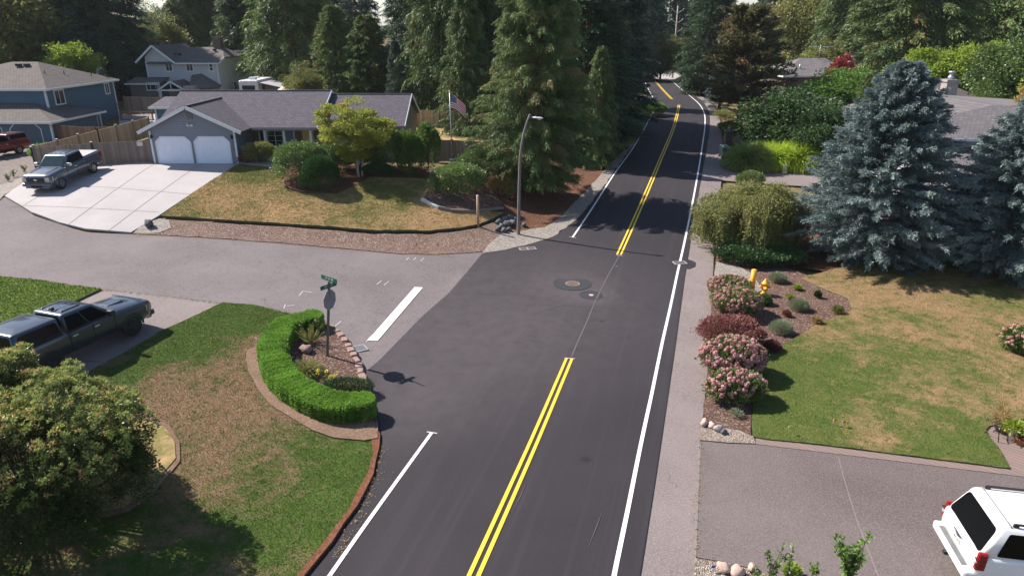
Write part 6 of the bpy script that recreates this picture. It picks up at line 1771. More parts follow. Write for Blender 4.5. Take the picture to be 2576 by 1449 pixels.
shrub('low_plant', S(702, 414), .8, .7, .5, F['hydleaf'], 2500, .11, .06, 73, .25, "low green plant left of the laurel bush by the front walk")
shrub('rhododendron', S(1150, 492), 1.95, 1.55, 1.3, F['glossy'], 15000, .13, .06, 74, .2, "pale green rhododendron in the lawn bed left of the wooden post", tonebias=.22)
shrub('dark_shrub', S(1222, 462), 2.1, 1.5, 1.2, F['glossy'], 11000, .12, .06, 75, .25, "darker shrub behind the pale rhododendron beside the deodar", tonebias=-.1)
shrub('dark_shrub', S(1290, 468), 1.4, 1.1, .9, F['dkbush'], 5000, .12, .06, 76, .2, "dark low shrub in the shade at the left foot of the deodar")
shrub('olive_shrub', S(1262, 492), 1.15, .82, .7, F['tanbush'], 5500, .09, .045, 77, .15, "small olive brown shrub left of the lamp post", tonebias=-.22)
def stems_plant(name, loc, H, R_, n, mat, label, ll=.09, lw=.045, seed=1, per=26, cat='plant', flower=None, lean=.3, stem='bark', group=None):
    root = empty(name, loc, 0, label, cat, group); rng = np.random.default_rng(seed); mb = MB(); P = []; D = []; tips = []
    for i in range(n):
        a = rng.uniform(0, 6.28); rr_ = R_ * rng.uniform(.15, 1); h_ = H * rng.uniform(.65, 1)
        p0 = np.array([rng.normal(0, .05), rng.normal(0, .05), -.05]); p2 = np.array([rr_ * math.cos(a), rr_ * math.sin(a), h_]); p1 = (p0 + p2) / 2 * [lean * 1.8, lean * 1.8, 1]
        mb.tube([p0, p1, p2], [.012, .009, .004], 4, cap=False); tips.append(p2)
        q = rng.random(per) ** .6; b = (1 - q)[:, None] ** 2 * p0 + 2 * ((1 - q) * q)[:, None] * p1 + (q ** 2)[:, None] * p2
        P.append(b + rng.normal(0, .015, b.shape)); D.append(uni(rng.normal(0, .7, b.shape) + [0, 0, .3]))
    P = np.concatenate(P); D = np.concatenate(D)
    leaves("foliage", P, D, ll * rng.uniform(.6, 1.2, len(P)), lw, rng.normal(.5, .2, len(P)), mat, root, rng=rng, fold=.15)
    mb.build('stem', M[stem], root)
    if flower:
        P = []; D = []
        for t_ in tips[::max(1, len(tips) // 6)]:
            v = uni(rng.normal(size=(20, 3))); P.append(t_ + v * .03); D.append(v)
        P = np.concatenate(P); leaves('flower', P, np.concatenate(D), .05, .05, rng.normal(.5, .2, len(P)), F[flower], root, rng=rng)
    return root
stems_plant('rose_bush', S(1100, 490), 1.7, .75, 16, F['glossy'], "thin rose bush with bare stems at the left end of the lawn bed", .08, .05, 78, 40, 'shrub', 'pinkflower')
stems_plant('rose_bush', S(1122, 503), 1.1, .5, 10, F['tanbush'], "low yellowing rose bush in front of the pale rhododendron", .07, .045, 79, 40, 'shrub')
# blue hydrangea behind the pickup
r = shrub('hydrangea', S(122, 408), 1.25, 1.25, .9, F['hydleaf'], 6000, .14, .08, 80, .15, "blue flowering hydrangea behind the slate grey pickup")
flowering(r, F['blueflower'], 22, 1.3, 1.25, .9, .13, 81, .0)
for i, (x, y, lb) in enumerate(((62, 436, "nearest the pickup hood"), (35, 447, "in the middle"), (22, 458, "farthest left"))):
    stems_plant('weed_plant', S(x, y), .5, .35, 7, F['oak'], "small weedy plant on the rock verge, " + lb, seed=82 + i)
shrub('round_bush', S(1632, 292), 1.5, 2.0, 1.7, F['hydleaf'], 11000, .16, .09, 85, .08, "rounded bright green bush at the far left side street corner", tonebias=.0)
shrub('roadside_bush', S(1838, 335), 1.0, 1.2, 1.5, F['hydleaf'], 5000, .13, .07, 86, .2, "light green bush between the shoulder path and the pine trunk")
shrub('roadside_bush', S(1822, 300), .9, 1.0, 2.0, F['olive'], 5000, .13, .07, 87, .25, "dry low bush on the far bank right of the shoulder path")
shrub('red_bush', onG(39.5, 86), 6.6, 1.5, 1.0, F['redleaf'], 4500, .3, .18, 88, .2, "red leaved tree top in front of the aerial house", cat='tree')
shrub('ochre_bush', onG(40.5, 52.5), 9.2, 2.0, 2.0, F['tanbush'], 16000, .2, .12, 89, .15, "ochre orange leaved tree at the right border behind the white house", cat='tree')
# under the weeping birch
shrub('ivy_mound', S(1890, 662), .75, 1.7, 1.2, F['dkbush'], 15000, .1, .07, 90, .15, "dark ivy mound under the weeping birch")
shrub('ivy_mound', S(1945, 662), .7, 1.7, 1.3, F['dkbush'], 11000, .1, .07, 91, .15, "dark ground cover mound between the birch and the blue spruce")
shrub('leafy_shrub', S(1822, 625), 1.3, .8, 1.1, F['glossy'], 7000, .12, .08, 92, .2, "light green leafy shrub left under the birch beside the path", tonebias=.15)
shrub('low_conifer', S(1885, 478), 1.25, 1.0, .9, F['cedar'], 6500, .12, .05, 93, .1, "small yellow green conifer behind the weeping birch", tonebias=.15)
# ornamental grasses
def grass_clump(px, py, H, R_, mat, n, seed, label, group=None, loc=None, lw=.025, stiff=.5):
    root = empty('ornamental_grass', loc or S(px, py), 0, label, 'ornamental grass', group); rng = np.random.default_rng(seed)
    a = rng.uniform(0, 6.28, n); out = rng.random(n) ** .7; L_ = H * rng.uniform(.7, 1.1, n); P = []; D = []; Ls = []; tn = []
    d = np.stack([np.cos(a), np.sin(a), np.zeros(n)], 1); p = d * (R_ * .25 * out)[:, None]; el = 1.45 - out * .7; t0 = rng.normal(.45, .2, n)
    for s in range(4):
        v = d * np.cos(el)[:, None] + np.array([0, 0, 1.]) * np.sin(el)[:, None]; v = uni(v + rng.normal(0, .05, v.shape))
        P.append(p); D.append(v); Ls.append(L_ / 3.4 * 1.15); tn.append(t0 + s * .1 - .1); p = p + v * (L_ / 3.7)[:, None]; el = el - (1 - stiff) * out * .9 - .12
    leaves('blades', np.concatenate(P), np.concatenate(D), np.concatenate(Ls), lw, np.concatenate(tn), mat, root, rng=rng)
    return root
grass_clump(1882, 424, 2.1, 1.9, F['grassgreen'], 5200, 101, "rounded green ornamental grass with tan tips left of the lime one", lw=.035)
grass_clump(1948, 422, 2.1, 1.8, F['grasslime'], 4200, 102, "bright lime ornamental grass, left clump behind the concrete post", lw=.035)
grass_clump(2005, 424, 2.2, 2.0, F['grasslime'], 4600, 103, "bright lime ornamental grass, right clump touching the blue spruce", lw=.035)
shrub('reddish_shrub', S(1845, 418), .6, .75, .5, F['tanbush'], 2600, .09, .04, 104, .2, "low brownish shrub at the driveway corner below the bins")
shrub('low_plant', S(1829, 410), .55, .45, .4, F['hydleaf'], 1500, .1, .06, 105, .15, "small bright green plant beside the bins")
# hydrangeas of the east bed
def hydr(px, py, H, Rx, Ry, lf, fl, nf, seed, label, fr=.085, n=7000, cat='hydrangea'):
    r_ = shrub('hydrangea', S(px, py), H, Rx, Ry, F[lf], n, .11, .06, seed, .12, label, cat)
    flowering(r_, F[fl], int(nf * 1.15), H * 1.04, Rx * 1.04, Ry * 1.04, fr, seed + 500, .35, k=60, ll=.055)
    return r_
hydr(1832, 748, .85, .95, .8, 'hydleafdk', 'hydfade', 300, 111, "hydrangea with dried dusky red heads beside the yellow bollards")
hydr(1850, 792, 1.05, 1.05, .95, 'hydleafdk', 'hydfade', 320, 112, "hydrangea with dried pinkish brown heads, second from the bollards")
r = shrub('barberry_bush', S(1838, 872), 1.1, 1.15, 1.0, F['barberry'], 15000, .085, .045, 113, .16, "dark purple red bush in the middle of the hydrangea row", 'shrub')
flowering(r, F['hydfade'], 50, 1.1, 1.1, .95, .06, 613, .2)
hydr(1838, 945, 1.3, 1.12, .9, 'hydleafdk', 'hydflower', 270, 114, "hydrangea full of bright pink heads, second nearest to the driveway", .09)
hydr(1846, 1010, 1.0, .95, .65, 'hydleafdk', 'hydflower', 150, 115, "hydrangea with pale pink heads nearest to the driveway", .08)
hydr(2572, 888, .95, .85, .7, 'hydleafdk', 'hydfade', 150, 116, "hydrangea with dusky pink heads cut by the right border")
def lav(px, py, H, R_, mat, seed, label, n=5200, ll=.1, lw=.016, cat='plant'):
    root = empty('bed_plant', S(px, py), 0, label, cat); rng = np.random.default_rng(seed)
    u = uni(rng.normal(size=(n, 3))); u[:, 2] = np.abs(u[:, 2]) * .9 + .1; u = uni(u); k = rng.random(n) ** .5
    P = u * np.array([R_, R_, H]) * (k * .8)[:, None]; D = uni(u + rng.normal(0, .25, P.shape) + [0, 0, .25])
    leaves('foliage', P, D, ll * rng.uniform(.6, 1.3, n), lw, .4 + (k - .6) * .3 + rng.normal(0, .15, n), F[mat], root, rng=rng)
    mb = MB()
    for i in range(8):
        a_ = i * .8; mb.tube([(0, 0, -.04), (R_ * .4 * math.cos(a_), R_ * .4 * math.sin(a_), H * .5)], [.012, .004], 4, cap=False)
    mb.build('stem', M['bark'], root)
    return root
lav(1955, 712, .55, .55, 'lavender', 121, "grey green lavender clump near the ivy mound")
lav(2008, 782, .62, .58, 'lavender', 122, "lavender clump in the middle of the east bed")
lav(1962, 840, .62, .62, 'lavender', 123, "lavender clump nearest to the dark purple bush")
lav(1921, 768, .55, .42, 'cedar', 124, "green tufted plant in front of the fire hydrant", lw=.022)
lav(2004, 732, .28, .26, 'lime', 125, "small lime plant behind the middle lavender", 900, .09, .03)
lav(1985, 754, .18, .24, 'lime', 126, "flat lime plant left of the middle lavender", 500, .08, .03)
lav(2056, 752, .38, .2, 'dkbush', 127, "small dark red tipped plant highest in the east bed", 1100, .08, .03)
lav(1978, 799, .32, .22, 'barberry', 128, "small dark leaved plant between the two front lavenders", 1000, .08, .03)
lav(2106, 792, .42, .3, 'olive', 129, "sparse yellow green plant at the right tip of the east bed", 900, .1, .03)
lav(2053, 818, .32, .26, 'tanbush', 130, "small brownish plant right of the front lavender", 900, .09, .03)
lav(1941, 886, .48, .45, 'barberry', 131, "reddish green plant beside the hydrangea row at the lawn corner", 2200, .09, .035)
lav(1850, 1050, .2, .3, 'lavender', 132, "tiny low plant below the last hydrangea", 500, .08, .02)

# C shaped hedge on the corner
def hedge():
    root = empty('box_hedge', S(700, 930), 0, "bright green clipped hedge curving round the corner bed", 'hedge'); o = Vector(root.location)
    h_ = .60
    cl = [(785, 832), (746, 842), (713, 863), (694, 895), (690, 928), (709, 965), (743, 1002), (795, 1034), (852, 1050), (908, 1052)]
    c = np.array(catmull(W(cl), False, .12)); t = np.gradient(c, axis=0); t /= np.linalg.norm(t, axis=1)[:, None]; nn = np.stack([-t[:, 1], t[:, 0]], 1)
    s = np.linspace(0, 1, len(c)); w = np.interp(s, [0, .06, .3, .7, .94, 1], [.40, .50, .52, .48, .54, .44])
    w *= 1 - .18 * np.exp(-((s - .43) / .02) ** 2)
    rng = np.random.default_rng(5); N = 95000
    i = rng.integers(0, len(c) - 1, N); f = rng.random(N); C = c[i] + (c[i + 1] - c[i]) * f[:, None]; ww = w[i]; n2 = nn[i]; t2 = t[i]
    th = rng.uniform(0, 1, N); top = th < .55
    lat = np.where(top, rng.uniform(-1, 1, N), np.where(rng.random(N) < .5, -1, 1)); z = np.where(top, 1.0, rng.random(N) ** .8)
    edge = np.clip((np.abs(lat) - .75) / .25, 0, 1)
    lump = .05 * np.sin(C[:, 0] * 6.3) * np.cos(C[:, 1] * 5.2 + 1) * .6 + .02 * np.sin(C[:, 0] * 17 + 2) * np.sin(C[:, 1] * 15) + .04 * np.sin(C[:, 0] * 2.3 + C[:, 1] * 3.1)
    z = np.where(top, 1 - .10 * edge ** 2, z * .97)
    latw = lat * ww * np.where(top, 1.0, 1 - .12 * (z > .85) * (z - .85) / .15)
    P = np.zeros((N, 3)); P[:, :2] = C + n2 * (latw + lump * ~top)[:, None]; P[:, 2] = T(P[:, 0], P[:, 1]) + .14 + z * h_ + lump * top
    P += rng.normal(0, .018, P.shape)
    nrm = np.zeros((N, 3)); nrm[:, :2] = n2 * (lat * (~top + .3 * edge))[:, None]; nrm[:, 2] = top * 1.0
    # rounded ends
    for e, sgn in ((0, -1), (len(c) - 1, 1)):
        m = int(4500); a = rng.uniform(-1.57, 1.57, m); zz = rng.random(m); q = rng.random(m) < .45; rr_ = np.where(q, np.sqrt(rng.random(m)), 1.0) * .50
        zz = np.where(q, 1.0, zz * .97); d2 = (t[e] * sgn)[None] * np.cos(a)[:, None] + nn[e][None] * np.sin(a)[:, None]
        pe = np.zeros((m, 3)); pe[:, :2] = c[e] + d2 * rr_[:, None]; pe[:, 2] = T(pe[:, 0], pe[:, 1]) + .14 + zz * h_; ne = np.zeros((m, 3)); ne[:, :2] = d2 * (~q)[:, None]; ne[:, 2] = q
        P = np.concatenate([P, pe + rng.normal(0, .015, pe.shape)]); nrm = np.concatenate([nrm, ne])
    D = uni(nrm * 1.0 + rng.normal(0, .55, P.shape) + [0, 0, .25]); n_ = len(P)
    tn = .45 + .25 * np.sin(P[:, 0] * 3.1 + 1) * np.sin(P[:, 1] * 2.7) + rng.normal(0, .2, n_)
    leaves('foliage', P - np.array(o), D, .055 * rng.uniform(.6, 1.4, n_), .032, tn, F['hedge'], root, rng=rng, fold=.15)
    mb = MB(); k = range(0, len(c), 4); vs = []
    for j in k:
        z0 = TZ(*c[j])
        for a_, zz in ((-1, .1), (-1, .1 + h_ * .93), (1, .1 + h_ * .93), (1, .1)):
            p = c[j] + nn[j] * a_ * (w[j] - .07); vs.append((p[0] - o.x, p[1] - o.y, z0 + zz - o.z))
    m = len(list(k)); fs = []
    for j in range(m - 1):
        for q in range(4): fs.append((j * 4 + q, j * 4 + (q + 1) % 4, (j + 1) * 4 + (q + 1) % 4, (j + 1) * 4 + q))
    fs += [(0, 1, 2, 3), ((m - 1) * 4 + 3, (m - 1) * 4 + 2, (m - 1) * 4 + 1, (m - 1) * 4)]
    mb.add(vs, fs); mb.build('inner_twigs', F['dkbush'], root)
hedge()
# big rhododendron lower left
def big_rhodo():
    root = empty('rhododendron', S(108, 1310), 0, "large rhododendron with pale orange shoot tips at the lower left", 'shrub')
    rng = np.random.default_rng(9); nc = 340; C = []
    while len(C) < nc:
        u = rng.normal(size=3); u /= np.linalg.norm(u)
        if u[2] < -.55: continue
        r_ = rng.uniform(.72, 1.0)
        lump = 1 + .10 * math.sin(4 * math.atan2(u[1], u[0]) + 1) + .08 * math.sin(5 * u[2] + 2 * u[0] * 3)
        C.append((u[0] * 2.75 * r_ * lump, u[1] * 2.7 * r_ * lump, 1.7 + u[2] * 1.85 * r_ * lump, u[2]))
    for _ in range(60):
        C.append((rng.uniform(-3.6, -1.2), rng.uniform(1.0, 2.8), rng.uniform(2.6, 3.4), .8))
    C = np.array(C); nl = 300; cs = rng.uniform(.26, .46, len(C))
    u = uni(rng.normal(size=(len(C), nl, 3))); P = C[:, None, :3] + u * (rng.random((len(C), nl, 1)) ** .4) * cs[:, None, None]
    D = uni(u * .9 + uni(C[:, None, :3] - [0, 0, 1.2]) * .6 + rng.normal(0, .45, P.shape) + [0, 0, .1]); P = P.reshape(-1, 3); D = D.reshape(-1, 3); P[:, 2] = np.maximum(P[:, 2], .05)
    tn = np.repeat(np.clip(rng.normal(.42, .18, len(C)), .05, .9), nl) + rng.normal(0, .14, len(P))
    leaves('foliage', P, D, .095 * rng.uniform(.6, 1.2, len(P)), .042 * rng.uniform(.8, 1.3, len(P)), tn, F['rhodo'], root, rng=rng, fold=.12)
    top = C[C[:, 3] > .2]; k = 34; n = 13
    tc = top[:, None, :3] + uni(rng.normal(size=(len(top), n, 3)) + uni(top[:, None, :3] - [0, 0, 1.0]) * 1.4 + [0, 0, .5]) * .42
    tc = tc.reshape(-1, 1, 3); v = uni(rng.normal(size=(len(tc), k // 2, 3)) + [0, 0, .5]); P = tc + v * .02; D = v.reshape(-1, 3); P = P.reshape(-1, 3)
    tn = np.repeat(np.clip(rng.normal(.5, .25, len(tc)), 0, 1), k // 2) + rng.normal(0, .05, len(P))
    leaves('shoot_tip', P, D, .085 * rng.uniform(.7, 1.3, len(P)), .028, tn, F['rhodotip'], root, rng=rng)
    mb = MB()
    for i in range(0, len(C), 6):
        c = C[i]; mb.tube([(0, 0, -.1), (c[0] * .4, c[1] * .4, c[2] * .4), tuple(c[:3] * .93)], [.07, .04, .015], 5, cap=False)
    mb.build('stem', M['bark'], root)
big_rhodo()
# corner bed plants
def spiky(px, py, H, R_, mat, n, seed, label, lw=.05):
    root = empty('spiky_plant', S(px, py), 0, label, 'plant'); rng = np.random.default_rng(seed)
    a = rng.uniform(0, 6.28, n); el = rng.uniform(.55, 1.45, n); D = np.stack([np.cos(a) * np.cos(el), np.sin(a) * np.cos(el), np.sin(el)], 1); L_ = H * rng.uniform(.7, 1.1, n)
    P = []; DD = []; Ls = []
    leaves('frond', D * .05, D, L_, lw, rng.normal(.5, .15, n), mat, root, rng=rng)
    q = rng.random((n, 24)) * .85 + .12; P = D[:, None, :] * (L_[:, None] * q)[..., None]; d2 = uni(D[:, None, :] * .7 + rng.normal(0, .5, P.shape)); P = P.reshape(-1, 3); d2 = d2.reshape(-1, 3)
    leaves('leaflet', P, d2, .07, .02, rng.normal(.5, .2, len(P)), mat, root, rng=rng)
    return root
spiky(783, 872, .85, .42, F['olive'], 40, 141, "upright grey green rosemary beside the sign post", .04)
grass_clump(772, 948, .6, .8, F['olive'], 900, 142, "tuft of yellowish ornamental grass inside the curved hedge", lw=.02)
stems_plant('daylily', S(825, 975), .55, .45, 16, F['grassgreen'], "yellow flowering daylily inside the curved hedge", .16, .012, 143, 14, 'plant', 'yellowfl')
shrub('heather_shrub', S(878, 994), .45, .85, .5, F['dkbush'], 5500, .07, .025, 144, .1, "low dark heather at the lower end of the corner bed")
for px, py, s_, hh in ((772, 893, .28, .25), ):
    root = empty('boulder', S(px, py), .4, "pale pink boulder inside the curved hedge", 'boulder'); mb = MB(); blob(mb, (0, 0, .12), (.27, .2, .2), 0, 9, 3, rough=.3); mb.build('stone', M['stone_pinkgrey'], root)
# young plants near the lower border
stems_plant('young_shrub', S(1937, 1462), .85, .32, 6, F['glossy'], "young leafy plant at the lower border, leftmost of the stems", .12, .055, 151, 30)
stems_plant('young_shrub', S(1978, 1462), .95, .18, 3, F['glossy'], "thin single stemmed plant at the lower border beside the pebble bed", .11, .05, 152, 22)
lav(1990, 1452, .25, .22, 'lime', 153, "yellow green seedling at the lower border under the thin stem", 260, .14, .05)
stems_plant('young_shrub', S(2047, 1458), .4, .18, 4, F['hydleaf'], "small green sprout at the lower border between the stems and the bush", .12, .055, 154, 16)
stems_plant('young_shrub', S(2128, 1475), 1.35, .6, 17, F['hydleaf'], "leafy light green bush at the lower border of the aggregate driveway", .13, .06, 155, 34)
stems_plant('young_shrub', S(1900, 1462), .3, .25, 6, F['grassgreen'], "small grassy weed beside the near rocks", .12, .02, 156, 14)

# grass blades on the lawns (short turf reads as texture)
def turf(name, sheetname, mat, n, h0, h1, seed, w_=.012, ymax=60, box=None, off=.12):
    poly = SHEETS[sheetname]; A = np.array(poly); x0, y0 = A.min(0); x1, y1 = A.max(0)
    if box: x0, x1, y0, y1 = max(x0, box[0]), min(x1, box[1]), max(y0, box[2]), min(y1, box[3])
    rng = np.random.default_rng(seed); X = rng.uniform(x0, x1, n * 2); Y = rng.uniform(y0, y1, n * 2); m = inside(X, Y, poly); X = X[m][:n]; Y = Y[m][:n]
    P = np.stack([X, Y, T(X, Y) + off], 1); D = uni(np.stack([rng.normal(0, .55, len(X)), rng.normal(0, .55, len(X)), np.ones(len(X))], 1))
    return leaves(name, P, D, rng.uniform(h0, h1, len(X)), w_, rng.random(len(X)), M[mat], rng=rng, label="short turf on the " + name.replace('_', ' '), cat='grass', kind='stuff')
o = turf('corner_grass', 'lawn_corner', 'lawn_corner', 420000, .02, .045, 1, .010, box=(-22, 2, 8, 31))
o = turf('east_grass', 'lawn_east', 'lawn_e', 300000, .02, .045, 2, .012, box=(6, 30, 12, 38))
o = turf('west_grass', 'lawn_west', 'lawn_green', 60000, .03, .07, 3, .02, box=(-32, -10, 22, 32))
o = turf('northwest_grass', 'lawn_northwest', 'lawn_nw', 170000, .03, .06, 4, .018, off=.15)

# leaf litter and weeds
def scatter_line(name, pts, n, spread, mat, ll, lw, seed, label, upr=0.15, off=.05, cat='litter'):
    rng = np.random.default_rng(seed); c = np.array(catmull(W(pts), False, .3)); i = rng.integers(0, len(c), n)
    k = np.exp(rng.normal(0, .8, n)) * spread * rng.choice([-1, 1], n); a = rng.uniform(0, 6.28, n)
    X = c[i, 0] + k * np.cos(a); Y = c[i, 1] + k * np.sin(a); P = np.stack([X, Y, T(X, Y) + off], 1)
    D = uni(np.stack([rng.normal(size=n), rng.normal(size=n), np.abs(rng.normal(0, upr, n))], 1)); sd = np.tile([0, 0, 1.], (n, 1)) if upr < .3 else None
    leaves(name, P, D, ll * rng.uniform(.5, 1.4, n), lw * rng.uniform(.5, 1.4, n), rng.random(n), mat, rng=rng, side=sd, label=label, cat=cat, kind='stuff')
scatter_line('leaf_litter', [(1790, 1000), (1792, 800), (1800, 650), (1806, 520)], 2600, .22, F['tanbush'], .05, .03, 201, "brown leaf litter along the inner side of the shoulder path", off=.04)
scatter_line('leaf_litter', [(1750, 1449), (1757, 1250), (1764, 1100)], 130, .1, F['tanbush'], .045, .03, 202, "leaf litter along the gap between path and aggregate driveway", off=.075)
scatter_line('weeds', [(1748, 1440), (1756, 1250), (1762, 1112)], 260, .02, F['cedar'], .05, .012, 203, "weeds growing in the gap between path and aggregate driveway", 1.0, .06, 'weeds')
scatter_line('leaf_litter', [(340, 592), (600, 604), (900, 630), (1130, 645)], 2200, .2, F['tanbush'], .05, .03, 204, "bark chips spilt on the side street below the bank", off=.02)
scatter_line('leaf_litter', [(1265, 600), (1420, 555), (1500, 470), (1600, 340)], 1600, .5, F['tanbush'], .06, .03, 205, "needle litter on the roadside gravel strip", off=.09)
scatter_line('leaf_litter', [(560, 765), (400, 842), (250, 930)], 500, .1, F['tanbush'], .04, .025, 206, "leaf litter along the edge of the south driveway", off=.05)
scatter_line('leaf_litter', [(960, 1130), (930, 1250), (850, 1400)], 260, .08, F['tanbush'], .04, .025, 207, "bark crumbs spilt on the road edge beside the verge", off=.08)
scatter_line('leaf_litter', [(12, 500), (90, 548), (215, 590), (335, 592)], 700, .15, F['tanbush'], .04, .025, 208, "grit along the front edge of the concrete driveway", off=.02)
scatter_line('weeds', [(258, 731), (420, 748), (560, 766), (700, 782), (780, 800)], 1500, .08, F['olive'], .06, .016, 209, "dry weeds along the southern edge of the side street", .7, .03, 'weeds')
# ---------------------------------------------------------------- street furniture and small things
# sign post with street name blades and stop sign seen from behind
p0 = G(823, 903) + Vector((0, 0, .1)); p1 = atY(828, 706, p0.y + .0)
root = empty('sign_post', p0, 0, "leaning metal post with two green street name signs and a stop sign seen from behind", 'street sign')
d = p1 - p0; Hh = d.length
def sp(t): return d * t
t = MB(); t.beam((0, 0, -.2), tuple(sp(.99)), .085, .085, up=(0, 1, 0)); t.build('post', M['pole_sign'], root)
def sgnplate(name, c, az, w_, h_, mat, th=.02, octa=False, text=None, matt='sign_white', tilt=0.0):
    o = empty('tmp', (0, 0, 0)); bpy.data.objects.remove(o)
    mb = MB()
    if octa:
        pts = [(w_ / 2 * math.cos(R(22.5 + 45 * k)) / math.cos(R(22.5)), 0, w_ / 2 * math.sin(R(22.5 + 45 * k)) / math.cos(R(22.5))) for k in range(8)]
        mb.prism([(x, -th / 2, z) for x, y, z in pts], (0, th, 0))
    else: mb.box(-w_ / 2, w_ / 2, -th / 2, th / 2, -h_ / 2, h_ / 2)
    ob = mb.build(name, M[mat], root); Mx = Matrix.Translation(c) @ Matrix.Rotation(az, 4, 'Z') @ Matrix.Rotation(tilt, 4, 'Y')
    ob.matrix_local = Mx
    if text:
        for s, rr_ in ((-1, 0), (1, math.pi)):
            text_mesh(text, h_ * .62, 'lettering', M[matt], ob, Matrix.Rotation(rr_, 4, 'Z') @ Matrix.Translation((0, -th / 2 - .003, 0)) @ RX, .002)
    return ob
so = sgnplate('stop_sign', sp(.76) + Vector((.05, -.03, 0)), R(70), .76, .76, 'sign_back', .012, True)
mb = MB(); pts = [(.36 * math.cos(R(22.5 + 45 * k)) / math.cos(R(22.5)), .008, .37 * math.sin(R(22.5 + 45 * k)) / math.cos(R(22.5))) for k in range(8)]; mb.prism(pts, (0, .002, 0)); f_ = mb.build('stop_face', M['sign_red'], so)
text_mesh("STOP", .27, 'lettering', M['sign_white'], so, Matrix.Rotation(math.pi, 4, 'Z') @ Matrix.Translation((0, -.012, 0)) @ RX, .002)
sgnplate('street_name_sign', sp(.93) + Vector((-.02, 0, 0)), R(50), .72, .16, 'sign_green', .015, text="NE 50 ST", tilt=0)
sgnplate('street_name_sign', sp(1.01) + Vector((0, 0, .03)), R(-38), .92, .17, 'sign_green', .015, text="137 AV  NE")

# lamp post
g0 = onG(*G(1304, 592)[:2], .0)
lp = empty('lamp_post', g0, 0, "curved grey wooden street lamp post beside the roadside gravel", 'street lamp')
pts = [(0, 0, -.3), (.02, 0, 1.5), (.05, 0, 3.3), (.1, -.02, 4.9), (.26, -.05, 6.1), (.5, -.1, 7.0), (.66, -.13, 7.4)]
t = MB(); t.tube([Vector(p) for p in catmull(pts, False, .4)], list(np.linspace(.115, .06, len(catmull(pts, False, .4)))), 10); t.build('pole', M['pole_wood'], lp)
t = MB(); t.tube([(.6, -.12, 7.22), (.8, -.2, 7.25), (.95, -.24, 7.22)], .03, 6); ar = t.build('arm', M['metal'], lp)
t = MB(); t.tube([(.80, -.2, 7.24), (.92, -.24, 7.24), (1.15, -.32, 7.22), (1.35, -.38, 7.2), (1.42, -.40, 7.19)], [.04, .085, .10, .08, .03], 10); hd = t.build('lamp_head', M['trim'], lp)
for v in hd.data.vertices: v.co.z = 7.22 + (v.co.z - 7.22) * .6
t = MB(); t.lathe([(.045, 0), (.045, .09), (.01, .1)], 8, (1.02, -.27, 7.28)); t.build('photocell', M['darkmetal'], hd)
t = MB(); t.lathe([(.09, -.06), (.11, 0)], 10, (1.2, -.33, 7.17)); t.build('lens', M['lens'], hd)

# flag pole and flag
fp = empty('flagpole', onG(*G(1138, 430)[:2], .1), 0, "white flagpole flying the flag beside the short grey fence", 'flagpole')
Hf = 5.4
t = MB(); t.tube([(0, 0, -.1), (-.02, 0, Hf)], [.045, .028], 8); t.build('pole', M['metal'], fp)
t = MB(); blob(t, (-.02, 0, Hf + .05), .07, 0, 8, 1, rough=0); t.build('finial', M['yellow'], fp)
t = MB(); t.lathe([(.10, 0), (.22, .18), (.24, .2), (.2, .2)], 12, (0, -.05, .55)); t.lathe([(.26, 0), (.2, .12), (.1, .14)], 12, (0, 0, 0)); t.build('planter_ring', M['cap_white'], fp)
n = NT("flag_cloth")
uv = n.n.new("ShaderNodeUVMap"); uvs = n.sep(uv.outputs[0])
st_ = n.math('GREATER_THAN', n.math('FRACT', n.math('MULTIPLY', uvs[1], 6.5)), .5)
c_ = n.mix(st_, (.50, .02, .05), (.72, .70, .72))
cant = n.math('MULTIPLY', n.math('LESS_THAN', uvs[0], .4), n.math('GREATER_THAN', uvs[1], .4615))
sv = n.comb(n.math('MULTIPLY', uvs[0], 16.5), n.math('MULTIPLY', uvs[1], 10.2), 0)
vr = n.n.new("ShaderNodeTexVoronoi"); vr.inputs["Scale"].default_value = 1.0; vr.inputs["Randomness"].default_value = 0.0; n.L(sv, vr.inputs["Vector"])
star = n.ramp(vr.outputs["Distance"], [(.20, 1.0), (.28, 0.0)])
c_ = n.mix(cant, c_, n.mix(star, (.015, .02, .10), (.7, .7, .75)))
n.fin(c_, .8, 0, .2); M['flag'] = n.m
nu, nv = 24, 12; vs = []; uvv = []; fs = []
for i in range(nu + 1):
    for j in range(nv + 1):
        u, v = i / nu, j / nv
        x = u * 1.05; z = (v - 1) * .95 - u * u * .62 - u * .12; y = .10 * math.sin(u * 7 + v * 1.5) * u ** .5 - .15 * u
        vs.append((x + .03, y, Hf - .15 + z)); uvv.append((u, v))
for i in range(nu):
    for j in range(nv): a = i * (nv + 1) + j; fs.append((a, a + nv + 1, a + nv + 2, a + 1))
mb = MB(); mb.add(vs, fs, 0, True); fo = mb.build('flag', M['flag'], fp); ul = fo.data.uv_layers.new(name='uv')
for l_ in fo.data.loops: ul.data[l_.index].uv = uvv[l_.vertex_index]
so_ = fo.modifiers.new('thick', 'SOLIDIFY'); so_.thickness = .006

